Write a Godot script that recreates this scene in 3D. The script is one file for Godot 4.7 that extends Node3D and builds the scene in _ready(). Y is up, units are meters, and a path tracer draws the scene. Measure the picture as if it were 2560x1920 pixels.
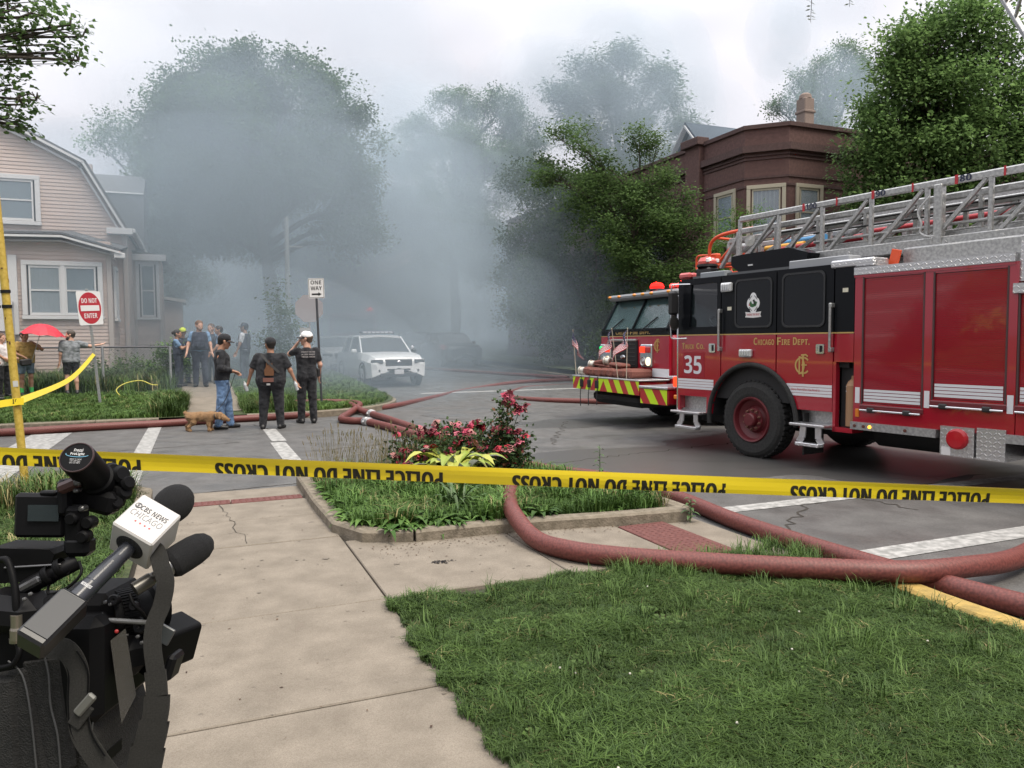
extends Node3D
# A street corner during a fire: world axes are the street grid. -Z runs up the sidewalk, +X runs along the cross street.
const UP := Vector3.UP
var taken := {}
var mats := {}
var rng := RandomNumberGenerator.new()
var fonts := {}
var head_geo: Geo
var hand_geo: Geo

# ---------- geometry collector: triangles with normals and uvs ----------
class Geo:
	var v := PackedVector3Array()
	var n := PackedVector3Array()
	var t := PackedVector2Array()

	func tri(a: Vector3, b: Vector3, c: Vector3, na: Vector3, nb: Vector3, nc: Vector3, ta := Vector2.ZERO, tb := Vector2.ZERO, tc := Vector2.ZERO) -> void:
		if (b - a).cross(c - a).dot(na + nb + nc) > 0.0:
			v.append(a); v.append(c); v.append(b)
			n.append(na); n.append(nc); n.append(nb)
			t.append(ta); t.append(tc); t.append(tb)
		else:
			v.append(a); v.append(b); v.append(c)
			n.append(na); n.append(nb); n.append(nc)
			t.append(ta); t.append(tb); t.append(tc)

	func flat(a: Vector3, b: Vector3, c: Vector3, out: Vector3) -> void:
		var m := (b - a).cross(c - a).normalized()
		if m.dot(out) < 0.0:
			m = -m
		tri(a, b, c, m, m, m)

	func quad(a: Vector3, b: Vector3, c: Vector3, d: Vector3, out := Vector3.ZERO, uv := Rect2(0, 0, 1, 1)) -> void:
		var m := (b - a).cross(c - a)
		if m.length_squared() < 1e-14:
			m = (c - a).cross(d - a)
		m = m.normalized()
		if out != Vector3.ZERO and m.dot(out) < 0.0:
			m = -m
		var e := uv.end
		tri(a, b, c, m, m, m, uv.position, Vector2(e.x, uv.position.y), e)
		tri(a, c, d, m, m, m, uv.position, e, Vector2(uv.position.x, e.y))

	# a box with chamfered edges; b carries size, turn and place
	func box(at: Vector3, size: Vector3, bev := 0.0, turn := Basis()) -> void:
		var h := size / 2.0
		bev = minf(bev, minf(h.x, minf(h.y, h.z)) * 0.9)
		if bev <= 0.0:
			for ax in 3:
				for s in [-1.0, 1.0]:
					var o := Vector3.ZERO; o[ax] = s
					var p := Vector3.ZERO; p[(ax + 1) % 3] = 1.0
					var q := Vector3.ZERO; q[(ax + 2) % 3] = 1.0
					quad(at + turn * ((o + p + q) * h), at + turn * ((o - p + q) * h), at + turn * ((o - p - q) * h), at + turn * ((o + p - q) * h), turn * o)
			return
		var i := h - Vector3.ONE * bev
		for ax in 3:
			var a1 := (ax + 1) % 3
			var a2 := (ax + 2) % 3
			for s in [-1.0, 1.0]:
				var c := []
				for k in [[1, 1], [-1, 1], [-1, -1], [1, -1]]:
					var p := Vector3.ZERO
					p[ax] = h[ax] * s; p[a1] = i[a1] * k[0]; p[a2] = i[a2] * k[1]
					c.append(at + turn * p)
				var o := Vector3.ZERO; o[ax] = s
				quad(c[0], c[1], c[2], c[3], turn * o)
				for s2 in [-1.0, 1.0]:
					var e := []
					for k in [[0, 1], [0, -1], [1, -1], [1, 1]]:
						var p := Vector3.ZERO
						p[ax] = (h[ax] if k[0] == 0 else i[ax]) * s
						p[a1] = (i[a1] if k[0] == 0 else h[a1]) * s2
						p[a2] = i[a2] * k[1]
						e.append(at + turn * p)
					var o2 := Vector3.ZERO; o2[ax] = s; o2[a1] = s2
					quad(e[0], e[1], e[2], e[3], turn * o2)
		for sx in [-1.0, 1.0]:
			for sy in [-1.0, 1.0]:
				for sz in [-1.0, 1.0]:
					var s := Vector3(sx, sy, sz)
					flat(at + turn * (Vector3(h.x, i.y, i.z) * s), at + turn * (Vector3(i.x, h.y, i.z) * s), at + turn * (Vector3(i.x, i.y, h.z) * s), turn * s)

	# a rod from a to b
	func rod(a: Vector3, b: Vector3, ra: float, rb := -1.0, seg := 8, caps := true) -> void:
		if rb < 0.0:
			rb = ra
		var d := (b - a).normalized()
		var x := d.cross(Vector3.UP if absf(d.y) < 0.9 else Vector3.RIGHT).normalized()
		var y := d.cross(x)
		for k in seg:
			var u := TAU * k / seg
			var w := TAU * (k + 1) / seg
			var p := x * cos(u) + y * sin(u)
			var q := x * cos(w) + y * sin(w)
			tri(a + p * ra, a + q * ra, b + q * rb, p, q, q, Vector2(k / float(seg), 0), Vector2((k + 1) / float(seg), 0), Vector2((k + 1) / float(seg), 1))
			tri(a + p * ra, b + q * rb, b + p * rb, p, q, p, Vector2(k / float(seg), 0), Vector2((k + 1) / float(seg), 1), Vector2(k / float(seg), 1))
			if caps:
				if ra > 0.0:
					tri(a, a + p * ra, a + q * ra, -d, -d, -d)
				if rb > 0.0:
					tri(b, b + p * rb, b + q * rb, d, d, d)

	# a flat bar of w x h from a to b
	func bar(a: Vector3, b: Vector3, w: float, h: float, side := Vector3.UP, bev := 0.0) -> void:
		var d := (b - a).normalized()
		var x := side.cross(d)
		if x.length() < 0.01:
			x = Vector3.RIGHT.cross(d)
		x = x.normalized()
		box((a + b) / 2.0, Vector3(w, h, a.distance_to(b)), bev, Basis(x, d.cross(x), d))

	# a tube along points
	func tube(p: Array, r, seg := 8, caps := true, uvlen := 1.0) -> void:
		var m := p.size()
		var x := Vector3.ZERO
		var rings := []
		var run := 0.0
		for i in m:
			var d: Vector3 = ((p[mini(i + 1, m - 1)] as Vector3) - (p[maxi(i - 1, 0)] as Vector3)).normalized()
			if i == 0:
				x = d.cross(Vector3.UP if absf(d.y) < 0.9 else Vector3.RIGHT).normalized()
			else:
				x = (x - d * x.dot(d)).normalized()
				run += (p[i] as Vector3).distance_to(p[i - 1])
			var y := d.cross(x)
			var rad: float = r[i] if r is Array else r
			var ring := []
			for k in seg + 1:
				var nn := x * cos(TAU * k / seg) + y * sin(TAU * k / seg)
				ring.append([(p[i] as Vector3) + nn * rad, nn, Vector2(k / float(seg), run / uvlen)])
			rings.append(ring)
			if caps and (i == 0 or i == m - 1):
				var cd := -d if i == 0 else d
				for k in seg:
					tri(p[i], ring[k][0], ring[k + 1][0], cd, cd, cd)
		for i in m - 1:
			for k in seg:
				var a: Array = rings[i][k]
				var b: Array = rings[i][k + 1]
				var c: Array = rings[i + 1][k + 1]
				var e: Array = rings[i + 1][k]
				tri(a[0], b[0], c[0], a[1], b[1], c[1], a[2], b[2], c[2])
				tri(a[0], c[0], e[0], a[1], c[1], e[1], a[2], c[2], e[2])

	# a strip of width w lying along points, with its face towards up[i]
	func ribbon(p: Array, w: float, up, thick := 0.002) -> void:
		var m := p.size()
		var L := []
		for i in m:
			var d: Vector3 = ((p[mini(i + 1, m - 1)] as Vector3) - (p[maxi(i - 1, 0)] as Vector3)).normalized()
			var nn: Vector3 = up[i] if up is Array else up
			var s := d.cross(nn).normalized()
			nn = s.cross(d).normalized()
			L.append([(p[i] as Vector3) - s * w / 2.0, (p[i] as Vector3) + s * w / 2.0, nn, s])
		for i in m - 1:
			var a: Array = L[i]
			var b: Array = L[i + 1]
			var ha: Vector3 = a[2] * thick / 2.0
			var hb: Vector3 = b[2] * thick / 2.0
			for q in [1.0, -1.0]:
				tri(a[0] + ha * q, a[1] + ha * q, b[1] + hb * q, a[2] * q, a[2] * q, b[2] * q, Vector2(0, i), Vector2(1, i), Vector2(1, i + 1))
				tri(a[0] + ha * q, b[1] + hb * q, b[0] + hb * q, a[2] * q, b[2] * q, b[2] * q, Vector2(0, i), Vector2(1, i + 1), Vector2(0, i + 1))
			quad(a[0] - ha, a[0] + ha, b[0] + hb, b[0] - hb, -a[3])
			quad(a[1] - ha, a[1] + ha, b[1] + hb, b[1] - hb, a[3])

	# profile of [radius, along] turned about an axis
	func lathe(at: Vector3, axis: Vector3, prof: Array, seg := 20) -> void:
		var d := axis.normalized()
		var x := d.cross(Vector3.UP if absf(d.y) < 0.9 else Vector3.RIGHT).normalized()
		var y := d.cross(x)
		for i in prof.size() - 1:
			var p: Array = prof[i]
			var q: Array = prof[i + 1]
			var dr: float = q[0] - p[0]
			var dl: float = q[1] - p[1]
			var sn := Vector2(dl, -dr).normalized()
			for k in seg:
				var u := TAU * k / seg
				var w := TAU * (k + 1) / seg
				var a := x * cos(u) + y * sin(u)
				var b := x * cos(w) + y * sin(w)
				var na := (a * sn.x + d * sn.y)
				var nb := (b * sn.x + d * sn.y)
				tri(at + a * p[0] + d * p[1], at + b * p[0] + d * p[1], at + b * q[0] + d * q[1], na, nb, nb)
				tri(at + a * p[0] + d * p[1], at + b * q[0] + d * q[1], at + a * q[0] + d * q[1], na, nb, na)

	func ball(at: Vector3, r: Vector3, seg := 12, turn := Basis()) -> void:
		var rows := seg / 2 + 1
		var pt := func(i: int, k: int) -> Vector3:
			var th := PI * i / rows
			var ph := TAU * k / seg
			return Vector3(sin(th) * cos(ph), cos(th), sin(th) * sin(ph))
		for i in rows:
			for k in seg:
				var c := [pt.call(i, k), pt.call(i, k + 1), pt.call(i + 1, k + 1), pt.call(i + 1, k)]
				var nn := []
				for q in c:
					nn.append((turn * ((q as Vector3) / r)).normalized())
				tri(at + turn * (c[0] * r), at + turn * (c[1] * r), at + turn * (c[2] * r), nn[0], nn[1], nn[2])
				tri(at + turn * (c[0] * r), at + turn * (c[2] * r), at + turn * (c[3] * r), nn[0], nn[2], nn[3])

	# an outline (x, y) pushed along z from z0 to z1, placed by tf
	func prism(poly: PackedVector2Array, z0: float, z1: float, tf := Transform3D(), smooth := false) -> void:
		var idx := Geometry2D.triangulate_polygon(poly)
		var f := func(p: Vector2, z: float) -> Vector3: return tf * Vector3(p.x, p.y, z)
		for i in range(0, idx.size(), 3):
			for z in [z0, z1]:
				var o: Vector3 = tf.basis * Vector3(0, 0, 1.0 if z == maxf(z0, z1) else -1.0)
				flat(f.call(poly[idx[i]], z), f.call(poly[idx[i + 1]], z), f.call(poly[idx[i + 2]], z), o)
		var m := poly.size()
		var ccw := not Geometry2D.is_polygon_clockwise(poly)
		var en := []
		for i in m:
			var e := (poly[(i + 1) % m] - poly[i]).normalized()
			var o := Vector2(e.y, -e.x) if ccw else Vector2(-e.y, e.x)
			en.append(o)
		for i in m:
			var a := poly[i]
			var b := poly[(i + 1) % m]
			var n0: Vector2 = en[i]
			var n1: Vector2 = en[i]
			if smooth:
				if en[i].dot(en[(i + m - 1) % m]) > 0.7: n0 = (en[i] + en[(i + m - 1) % m]).normalized()
				if en[i].dot(en[(i + 1) % m]) > 0.7: n1 = (en[i] + en[(i + 1) % m]).normalized()
			var w0 := (tf.basis * Vector3(n0.x, n0.y, 0)).normalized()
			var w1 := (tf.basis * Vector3(n1.x, n1.y, 0)).normalized()
			tri(f.call(a, z0), f.call(b, z0), f.call(b, z1), w0, w1, w1)
			tri(f.call(a, z0), f.call(b, z1), f.call(a, z1), w0, w1, w0)

	func merged_box(tf: Transform3D, w: float, h: float) -> Geo:
		box(tf * Vector3(w / 2, h / 2, 0.001), Vector3(w, h, 0.006), 0.0, tf.basis)
		return self

	func merged_bar(a: Vector3, b: Vector3, w: float, h: float) -> Geo:
		bar(a, b, w, h, Vector3.RIGHT, 0.006)
		return self

	func append(o: Geo, tf := Transform3D()) -> void:
		var nb := tf.basis.inverse().transposed()
		var flip := tf.basis.determinant() < 0.0
		for j in o.v.size():
			var i := j
			if flip and j % 3 > 0: i = j + 1 if j % 3 == 1 else j - 1
			v.append(tf * o.v[i])
			n.append((nb * o.n[i]).normalized())
			t.append(o.t[i])

	func mesh() -> ArrayMesh:
		var a := []
		a.resize(Mesh.ARRAY_MAX)
		a[Mesh.ARRAY_VERTEX] = v
		a[Mesh.ARRAY_NORMAL] = n
		a[Mesh.ARRAY_TEX_UV] = t
		var m := ArrayMesh.new()
		m.add_surface_from_arrays(Mesh.PRIMITIVE_TRIANGLES, a)
		return m

# ---------- naming ----------
func numbered(called: String) -> String:
	if not taken.has(called):
		taken[called] = 0
		return called
	taken[called] += 1
	return "%s_%03d" % [called, taken[called]]

func tag(o: Node3D, label := "", category := "", group := "", kind := "") -> Node3D:
	if label: o.set_meta("label", label)
	if category: o.set_meta("category", category)
	if group: o.set_meta("group", group)
	if kind: o.set_meta("kind", kind)
	return o

func thing(called: String, label: String, category: String, at := Vector3.ZERO, turn := 0.0, group := "") -> Node3D:
	var o := Node3D.new()
	o.name = numbered(called)
	add_child(o)
	o.position = at
	o.rotation.y = turn
	tag(o, label, category, group)
	return o

func part(called: String, g, m: Material, parent: Node3D, label := "") -> MeshInstance3D:
	var o := MeshInstance3D.new()
	o.mesh = g.mesh() if g is Geo else g
	o.material_override = m
	o.name = called
	parent.add_child(o, true)
	if label: o.set_meta("label", label)
	return o

func solo(called: String, g, m: Material, label: String, category: String, group := "", kind := "") -> MeshInstance3D:
	var o := MeshInstance3D.new()
	o.mesh = g.mesh() if g is Geo else g
	o.material_override = m
	o.name = numbered(called)
	add_child(o)
	tag(o, label, category, group, kind)
	return o

func setting(called: String, g, m: Material, label := "") -> Node3D:
	if g is Geo and g.v.is_empty():   # only holds its pieces
		var o := Node3D.new()
		o.name = numbered(called)
		add_child(o)
		return tag(o, label, "", "", "structure")
	return solo(called, g, m, label, "", "", "structure")

func bx(at: Vector3, size: Vector3, bev := 0.0, turn := Basis()) -> Geo:
	var g := Geo.new()
	g.box(at, size, bev, turn)
	return g

func copy_of(o: Node3D, at: Vector3, turn: float, label := "") -> Node3D:
	var c: Node3D = o.duplicate()
	c.name = numbered(String(o.name).rstrip("0123456789").rstrip("_"))
	add_child(c)
	c.position = at
	c.rotation.y = turn
	if label: c.set_meta("label", label)
	return c

# ---------- materials; colours are linear base colours ----------
func lin(r: float, g: float, b: float, a := 1.0) -> Color:
	return Color(r, g, b, a).linear_to_srgb()

func mat(r: float, g: float, b: float, rough := 0.6, metal := 0.0) -> StandardMaterial3D:
	var key := "%.4f %.4f %.4f %.2f %.2f" % [r, g, b, rough, metal]
	if mats.has(key): return mats[key]
	var m := StandardMaterial3D.new()
	m.albedo_color = lin(r, g, b)
	m.roughness = rough
	m.metallic = metal
	mats[key] = m
	return m

func noise_tex(freq: float, c0: Color, c1: Color, octaves := 4, size := 512, kind := FastNoiseLite.TYPE_SIMPLEX_SMOOTH, mid := 0.5, sd := 1) -> NoiseTexture2D:
	var f := FastNoiseLite.new()
	f.noise_type = kind
	f.frequency = freq
	f.fractal_octaves = octaves
	f.seed = sd
	var t := NoiseTexture2D.new()
	t.width = size; t.height = size
	t.seamless = true
	t.noise = f
	var ramp := Gradient.new()
	ramp.offsets = PackedFloat32Array([clampf(mid - 0.38, 0, 1), clampf(mid + 0.38, 0, 1)])
	ramp.colors = PackedColorArray([c0, c1])
	t.color_ramp = ramp
	return t

# a surface whose colour wanders between two base colours, with fine relief
func rough_mat(a: Color, b: Color, scale: float, rough := 0.8, bump := 0.0, octaves := 4, world := true, freq := 0.02, metal := 0.0, sd := 1, bumpscale := 0.0) -> StandardMaterial3D:
	var m := StandardMaterial3D.new()
	m.albedo_texture = noise_tex(freq, a.linear_to_srgb(), b.linear_to_srgb(), octaves, 512, FastNoiseLite.TYPE_SIMPLEX_SMOOTH, 0.5, sd)
	m.roughness = rough
	m.metallic = metal
	m.uv1_triplanar = true
	m.uv1_world_triplanar = world
	m.uv1_scale = Vector3.ONE * scale
	if bump > 0.0:
		m.heightmap_enabled = true
		m.heightmap_texture = noise_tex(0.08, Color.BLACK, Color.WHITE, 3, 512, FastNoiseLite.TYPE_SIMPLEX_SMOOTH, 0.5, sd + 7)
		m.heightmap_scale = bump
	return m

func glow(r: float, g: float, b: float, e: float) -> StandardMaterial3D:
	var m := StandardMaterial3D.new()
	m.albedo_color = lin(r, g, b)
	m.emission_enabled = true
	m.emission = lin(r, g, b)
	m.emission_energy_multiplier = e
	return m

func glass(tint: Color, alpha: float, rough := 0.03) -> StandardMaterial3D:
	var m := StandardMaterial3D.new()
	m.transparency = BaseMaterial3D.TRANSPARENCY_ALPHA
	m.albedo_color = Color(tint.r, tint.g, tint.b, alpha)
	m.roughness = rough
	return m

# ---------- lettering ----------
func font(bold := true) -> SystemFont:
	if not fonts.has(bold):
		var f := SystemFont.new()
		f.font_names = PackedStringArray(["Droid Sans"])
		f.font_weight = 700 if bold else 400
		fonts[bold] = f
	return fonts[bold]

# triangles of a line of text, height 1 from baseline to capital top, starting at x = 0
func text_tris(s: String, bold := true, fnt: Font = null) -> PackedVector2Array:
	var m := TextMesh.new()
	m.font = fnt if fnt else font(bold)
	m.font_size = 64
	m.pixel_size = 1.0 / 64.0
	m.depth = 0.0
	m.curve_step = 2.0
	m.text = s
	var a := m.get_mesh_arrays()
	var v: PackedVector3Array = a[Mesh.ARRAY_VERTEX]
	var ix: PackedInt32Array = a[Mesh.ARRAY_INDEX] if a[Mesh.ARRAY_INDEX] != null else PackedInt32Array(range(v.size()))
	var out := PackedVector2Array()
	var lo := Vector2(1e9, 1e9)
	var hi := -lo
	for i in range(0, ix.size() - 2, 3):
		var p := [v[ix[i]], v[ix[i + 1]], v[ix[i + 2]]]
		var q := [Vector2(p[0].x, p[0].y), Vector2(p[1].x, p[1].y), Vector2(p[2].x, p[2].y)]
		if absf((q[1] - q[0]).cross(q[2] - q[0])) < 1e-9: continue
		for w in q:
			out.append(w)
			lo = lo.min(w); hi = hi.max(w)
	for i in out.size():
		out[i] = (out[i] - lo) / maxf(hi.y - lo.y, 1e-6)
	return out

# text laid in a frame: at = lower left, x and y axes carry width and height
func letters(g: Geo, s: String, at: Vector3, ex: Vector3, ey: Vector3, width: float, height: float, bold := true) -> void:
	var t := text_tris(s, bold)
	var w := 0.0
	for p in t: w = maxf(w, p.x)
	var nn := ex.cross(ey).normalized()
	for i in range(0, t.size(), 3):
		var q := []
		for k in 3:
			q.append(at + ex * (t[i + k].x / w * width) + ey * (t[i + k].y * height))
		g.tri(q[0], q[1], q[2], nn, nn, nn)

func smooth_path(p: Array, step := 6) -> Array:
	var out := []
	for i in p.size() - 1:
		var a: Vector3 = p[maxi(i - 1, 0)]
		var b: Vector3 = p[i]
		var c: Vector3 = p[i + 1]
		var d: Vector3 = p[mini(i + 2, p.size() - 1)]
		for k in step:
			var u := k / float(step)
			out.append(b.cubic_interpolate(c, a, d, u))
	out.append(p[-1])
	return out

func v3(l: Array, y: float) -> Array:
	var out := []
	for p in l:
		out.append(Vector3(p[0], p[2] if p.size() > 2 else y, p[1]))
	return out

# height of the road north of the crossing and of the yards: the street climbs gently
func road_h(z: float) -> float:
	return maxf(0.0, -z - 17.0) * 0.019

func yard_h(z: float) -> float:
	return road_h(z) + 0.13 + clampf((-z - 17.3) * 0.02, 0.0, 0.2)

func _ready() -> void:
	rng.seed = 35
	# camera, sky, light and exposure
	var cam := Camera3D.new()
	cam.name = "camera"
	add_child(cam)
	cam.position = Vector3(0, 1.65, 0)
	cam.rotation_order = EULER_ORDER_YXZ
	cam.rotation_degrees = Vector3(-3.2, -22.5, -0.4)
	cam.fov = 53.66
	cam.near = 0.05
	cam.far = 1200.0
	cam.current = true
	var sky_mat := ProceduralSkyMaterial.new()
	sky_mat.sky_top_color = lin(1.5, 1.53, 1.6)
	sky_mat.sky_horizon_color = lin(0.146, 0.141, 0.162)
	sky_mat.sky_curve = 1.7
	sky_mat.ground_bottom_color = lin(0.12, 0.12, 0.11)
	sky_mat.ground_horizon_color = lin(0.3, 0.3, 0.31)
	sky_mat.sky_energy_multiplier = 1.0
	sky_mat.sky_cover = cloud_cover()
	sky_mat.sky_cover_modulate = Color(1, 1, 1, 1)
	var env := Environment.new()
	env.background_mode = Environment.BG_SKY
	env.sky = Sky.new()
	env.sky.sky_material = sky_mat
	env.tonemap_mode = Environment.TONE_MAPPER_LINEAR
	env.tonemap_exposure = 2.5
	env.sdfgi_enabled = true
	env.ssao_enabled = true
	env.ssil_enabled = true
	env.volumetric_fog_enabled = true
	env.volumetric_fog_density = 0.0
	var we := WorldEnvironment.new()
	we.name = "world"
	we.environment = env
	add_child(we)
	var sun := DirectionalLight3D.new()
	sun.name = "sun"
	sun.rotation_degrees = Vector3(-62, 25, 0)
	sun.light_energy = 0.5
	sun.light_angular_distance = 24.0
	sun.light_color = Color(1.0, 0.965, 0.91)
	sun.shadow_enabled = true
	add_child(sun)
	build_ground()
	build_houses()
	build_trees()
	build_plants()
	build_ladder_truck()
	build_engine()
	build_far_vehicles()
	build_hoses()
	build_signs()
	build_people()
	build_tv_camera()
	build_smoke()

func cloud_cover() -> ImageTexture:
	var w := 512
	var h := 256
	var f := FastNoiseLite.new()
	f.noise_type = FastNoiseLite.TYPE_SIMPLEX_SMOOTH
	f.seed = 11
	f.frequency = 1.15
	f.fractal_octaves = 4
	var im := Image.create(w, h, false, Image.FORMAT_RGBAF)
	for y in h:
		var el := PI / 2 - PI * (y + 0.5) / h
		if el < -0.1:
			continue
		for x in w:
			var az := TAU * x / w
			var d := Vector3(cos(el) * cos(az), sin(el) * 2.2, cos(el) * sin(az)) * 1.6
			var c := f.get_noise_3dv(d)
			var e := f.get_noise_3dv(d * 2.3 + Vector3(7, 3, 1))
			var b := clampf(0.5 + 1.0 * c + 0.4 * e, 0.0, 1.0)
			b = b * b * (3 - 2 * b)
			im.set_pixel(x, y, Color(0.145 * b, 0.135 * b, 0.134 * b, 1))
	return ImageTexture.create_from_image(im)

# ---------- the setting ----------
func sheet(poly: PackedVector2Array, hf: Callable) -> Geo:
	var g := Geo.new()
	var ix := Geometry2D.triangulate_polygon(poly)
	for i in range(0, ix.size(), 3):
		var q := []
		for k in 3:
			var p := poly[ix[i + k]]
			q.append(Vector3(p.x, hf.call(p), p.y))
		g.flat(q[0], q[1], q[2], UP)
	return g

func strip_sheet(x0: float, x1: float, z0: float, z1: float, hf: Callable, nx := 1, nz := 12) -> Geo:
	var g := Geo.new()
	for i in nx:
		for k in nz:
			var a := lerpf(x0, x1, i / float(nx))
			var b := lerpf(x0, x1, (i + 1) / float(nx))
			var c := lerpf(z0, z1, k / float(nz))
			var d := lerpf(z0, z1, (k + 1) / float(nz))
			g.quad(Vector3(a, hf.call(Vector2(a, c)), c), Vector3(b, hf.call(Vector2(b, c)), c), Vector3(b, hf.call(Vector2(b, d)), d), Vector3(a, hf.call(Vector2(a, d)), d), UP)
	return g

# a kerb stone run: a profile 0.15 wide and high pushed along a line on the ground
func kerb(g: Geo, p: Array, w := 0.15, top := 0.13, hf = null) -> void:
	var m := p.size()
	var L := []
	for i in m:
		var d: Vector2 = (p[mini(i + 1, m - 1)] - p[maxi(i - 1, 0)]).normalized()
		var s := Vector2(-d.y, d.x)
		var b: float = hf.call(p[i]) if hf != null else 0.0
		var ring := []
		for q in [[-0.5, -0.2], [-0.5, top - 0.02], [-0.38, top], [0.38, top], [0.5, top - 0.02], [0.5, -0.2]]:
			var e: Vector2 = p[i] + s * w * q[0]
			ring.append(Vector3(e.x, b + q[1], e.y))
		L.append([ring, Vector3(s.x, 0, s.y)])
	for i in m - 1:
		var outs := [-L[i][1], -L[i][1] + UP, UP, L[i][1] + UP, L[i][1]]
		for k in 5:
			g.quad(L[i][0][k], L[i][0][k + 1], L[i + 1][0][k + 1], L[i + 1][0][k], outs[k])
	for e in [0, m - 1]:
		var r: Array = L[e][0]
		for k in [1, 2, 3, 4]:
			g.flat(r[0], r[k], r[k + 1], Vector3(p[e].x - p[1 if e == 0 else m - 2].x, 0, p[e].y - p[1 if e == 0 else m - 2].y))

func wander(a: Vector2, b: Vector2, amp: float, n: int) -> Array:
	var out := []
	var s := Vector2(-(b - a).y, (b - a).x).normalized()
	for i in n + 1:
		out.append(a.lerp(b, i / float(n)) + s * rng.randf_range(-amp, amp))
	return out

func crack(p: Array, w: float, y: float, m: Material, parent: Node3D) -> void:
	var g := Geo.new()
	for i in p.size() - 1:
		var a: Vector2 = p[i]
		var b: Vector2 = p[i + 1]
		var s := Vector2(-(b - a).y, (b - a).x).normalized() * w * rng.randf_range(0.35, 0.65)
		g.quad(Vector3(a.x - s.x, y + road_h(a.y), a.y - s.y), Vector3(a.x + s.x, y + road_h(a.y), a.y + s.y), Vector3(b.x + s.x, y + road_h(b.y), b.y + s.y), Vector3(b.x - s.x, y + road_h(b.y), b.y - s.y), UP)
	part("crack", g, m, parent)

func arc(c: Vector2, r: float, a0: float, a1: float, n: int) -> Array:
	var out := []
	for i in n + 1:
		var a := deg_to_rad(lerpf(a0, a1, i / float(n)))
		out.append(c + Vector2(cos(a), sin(a)) * r)
	return out

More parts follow.
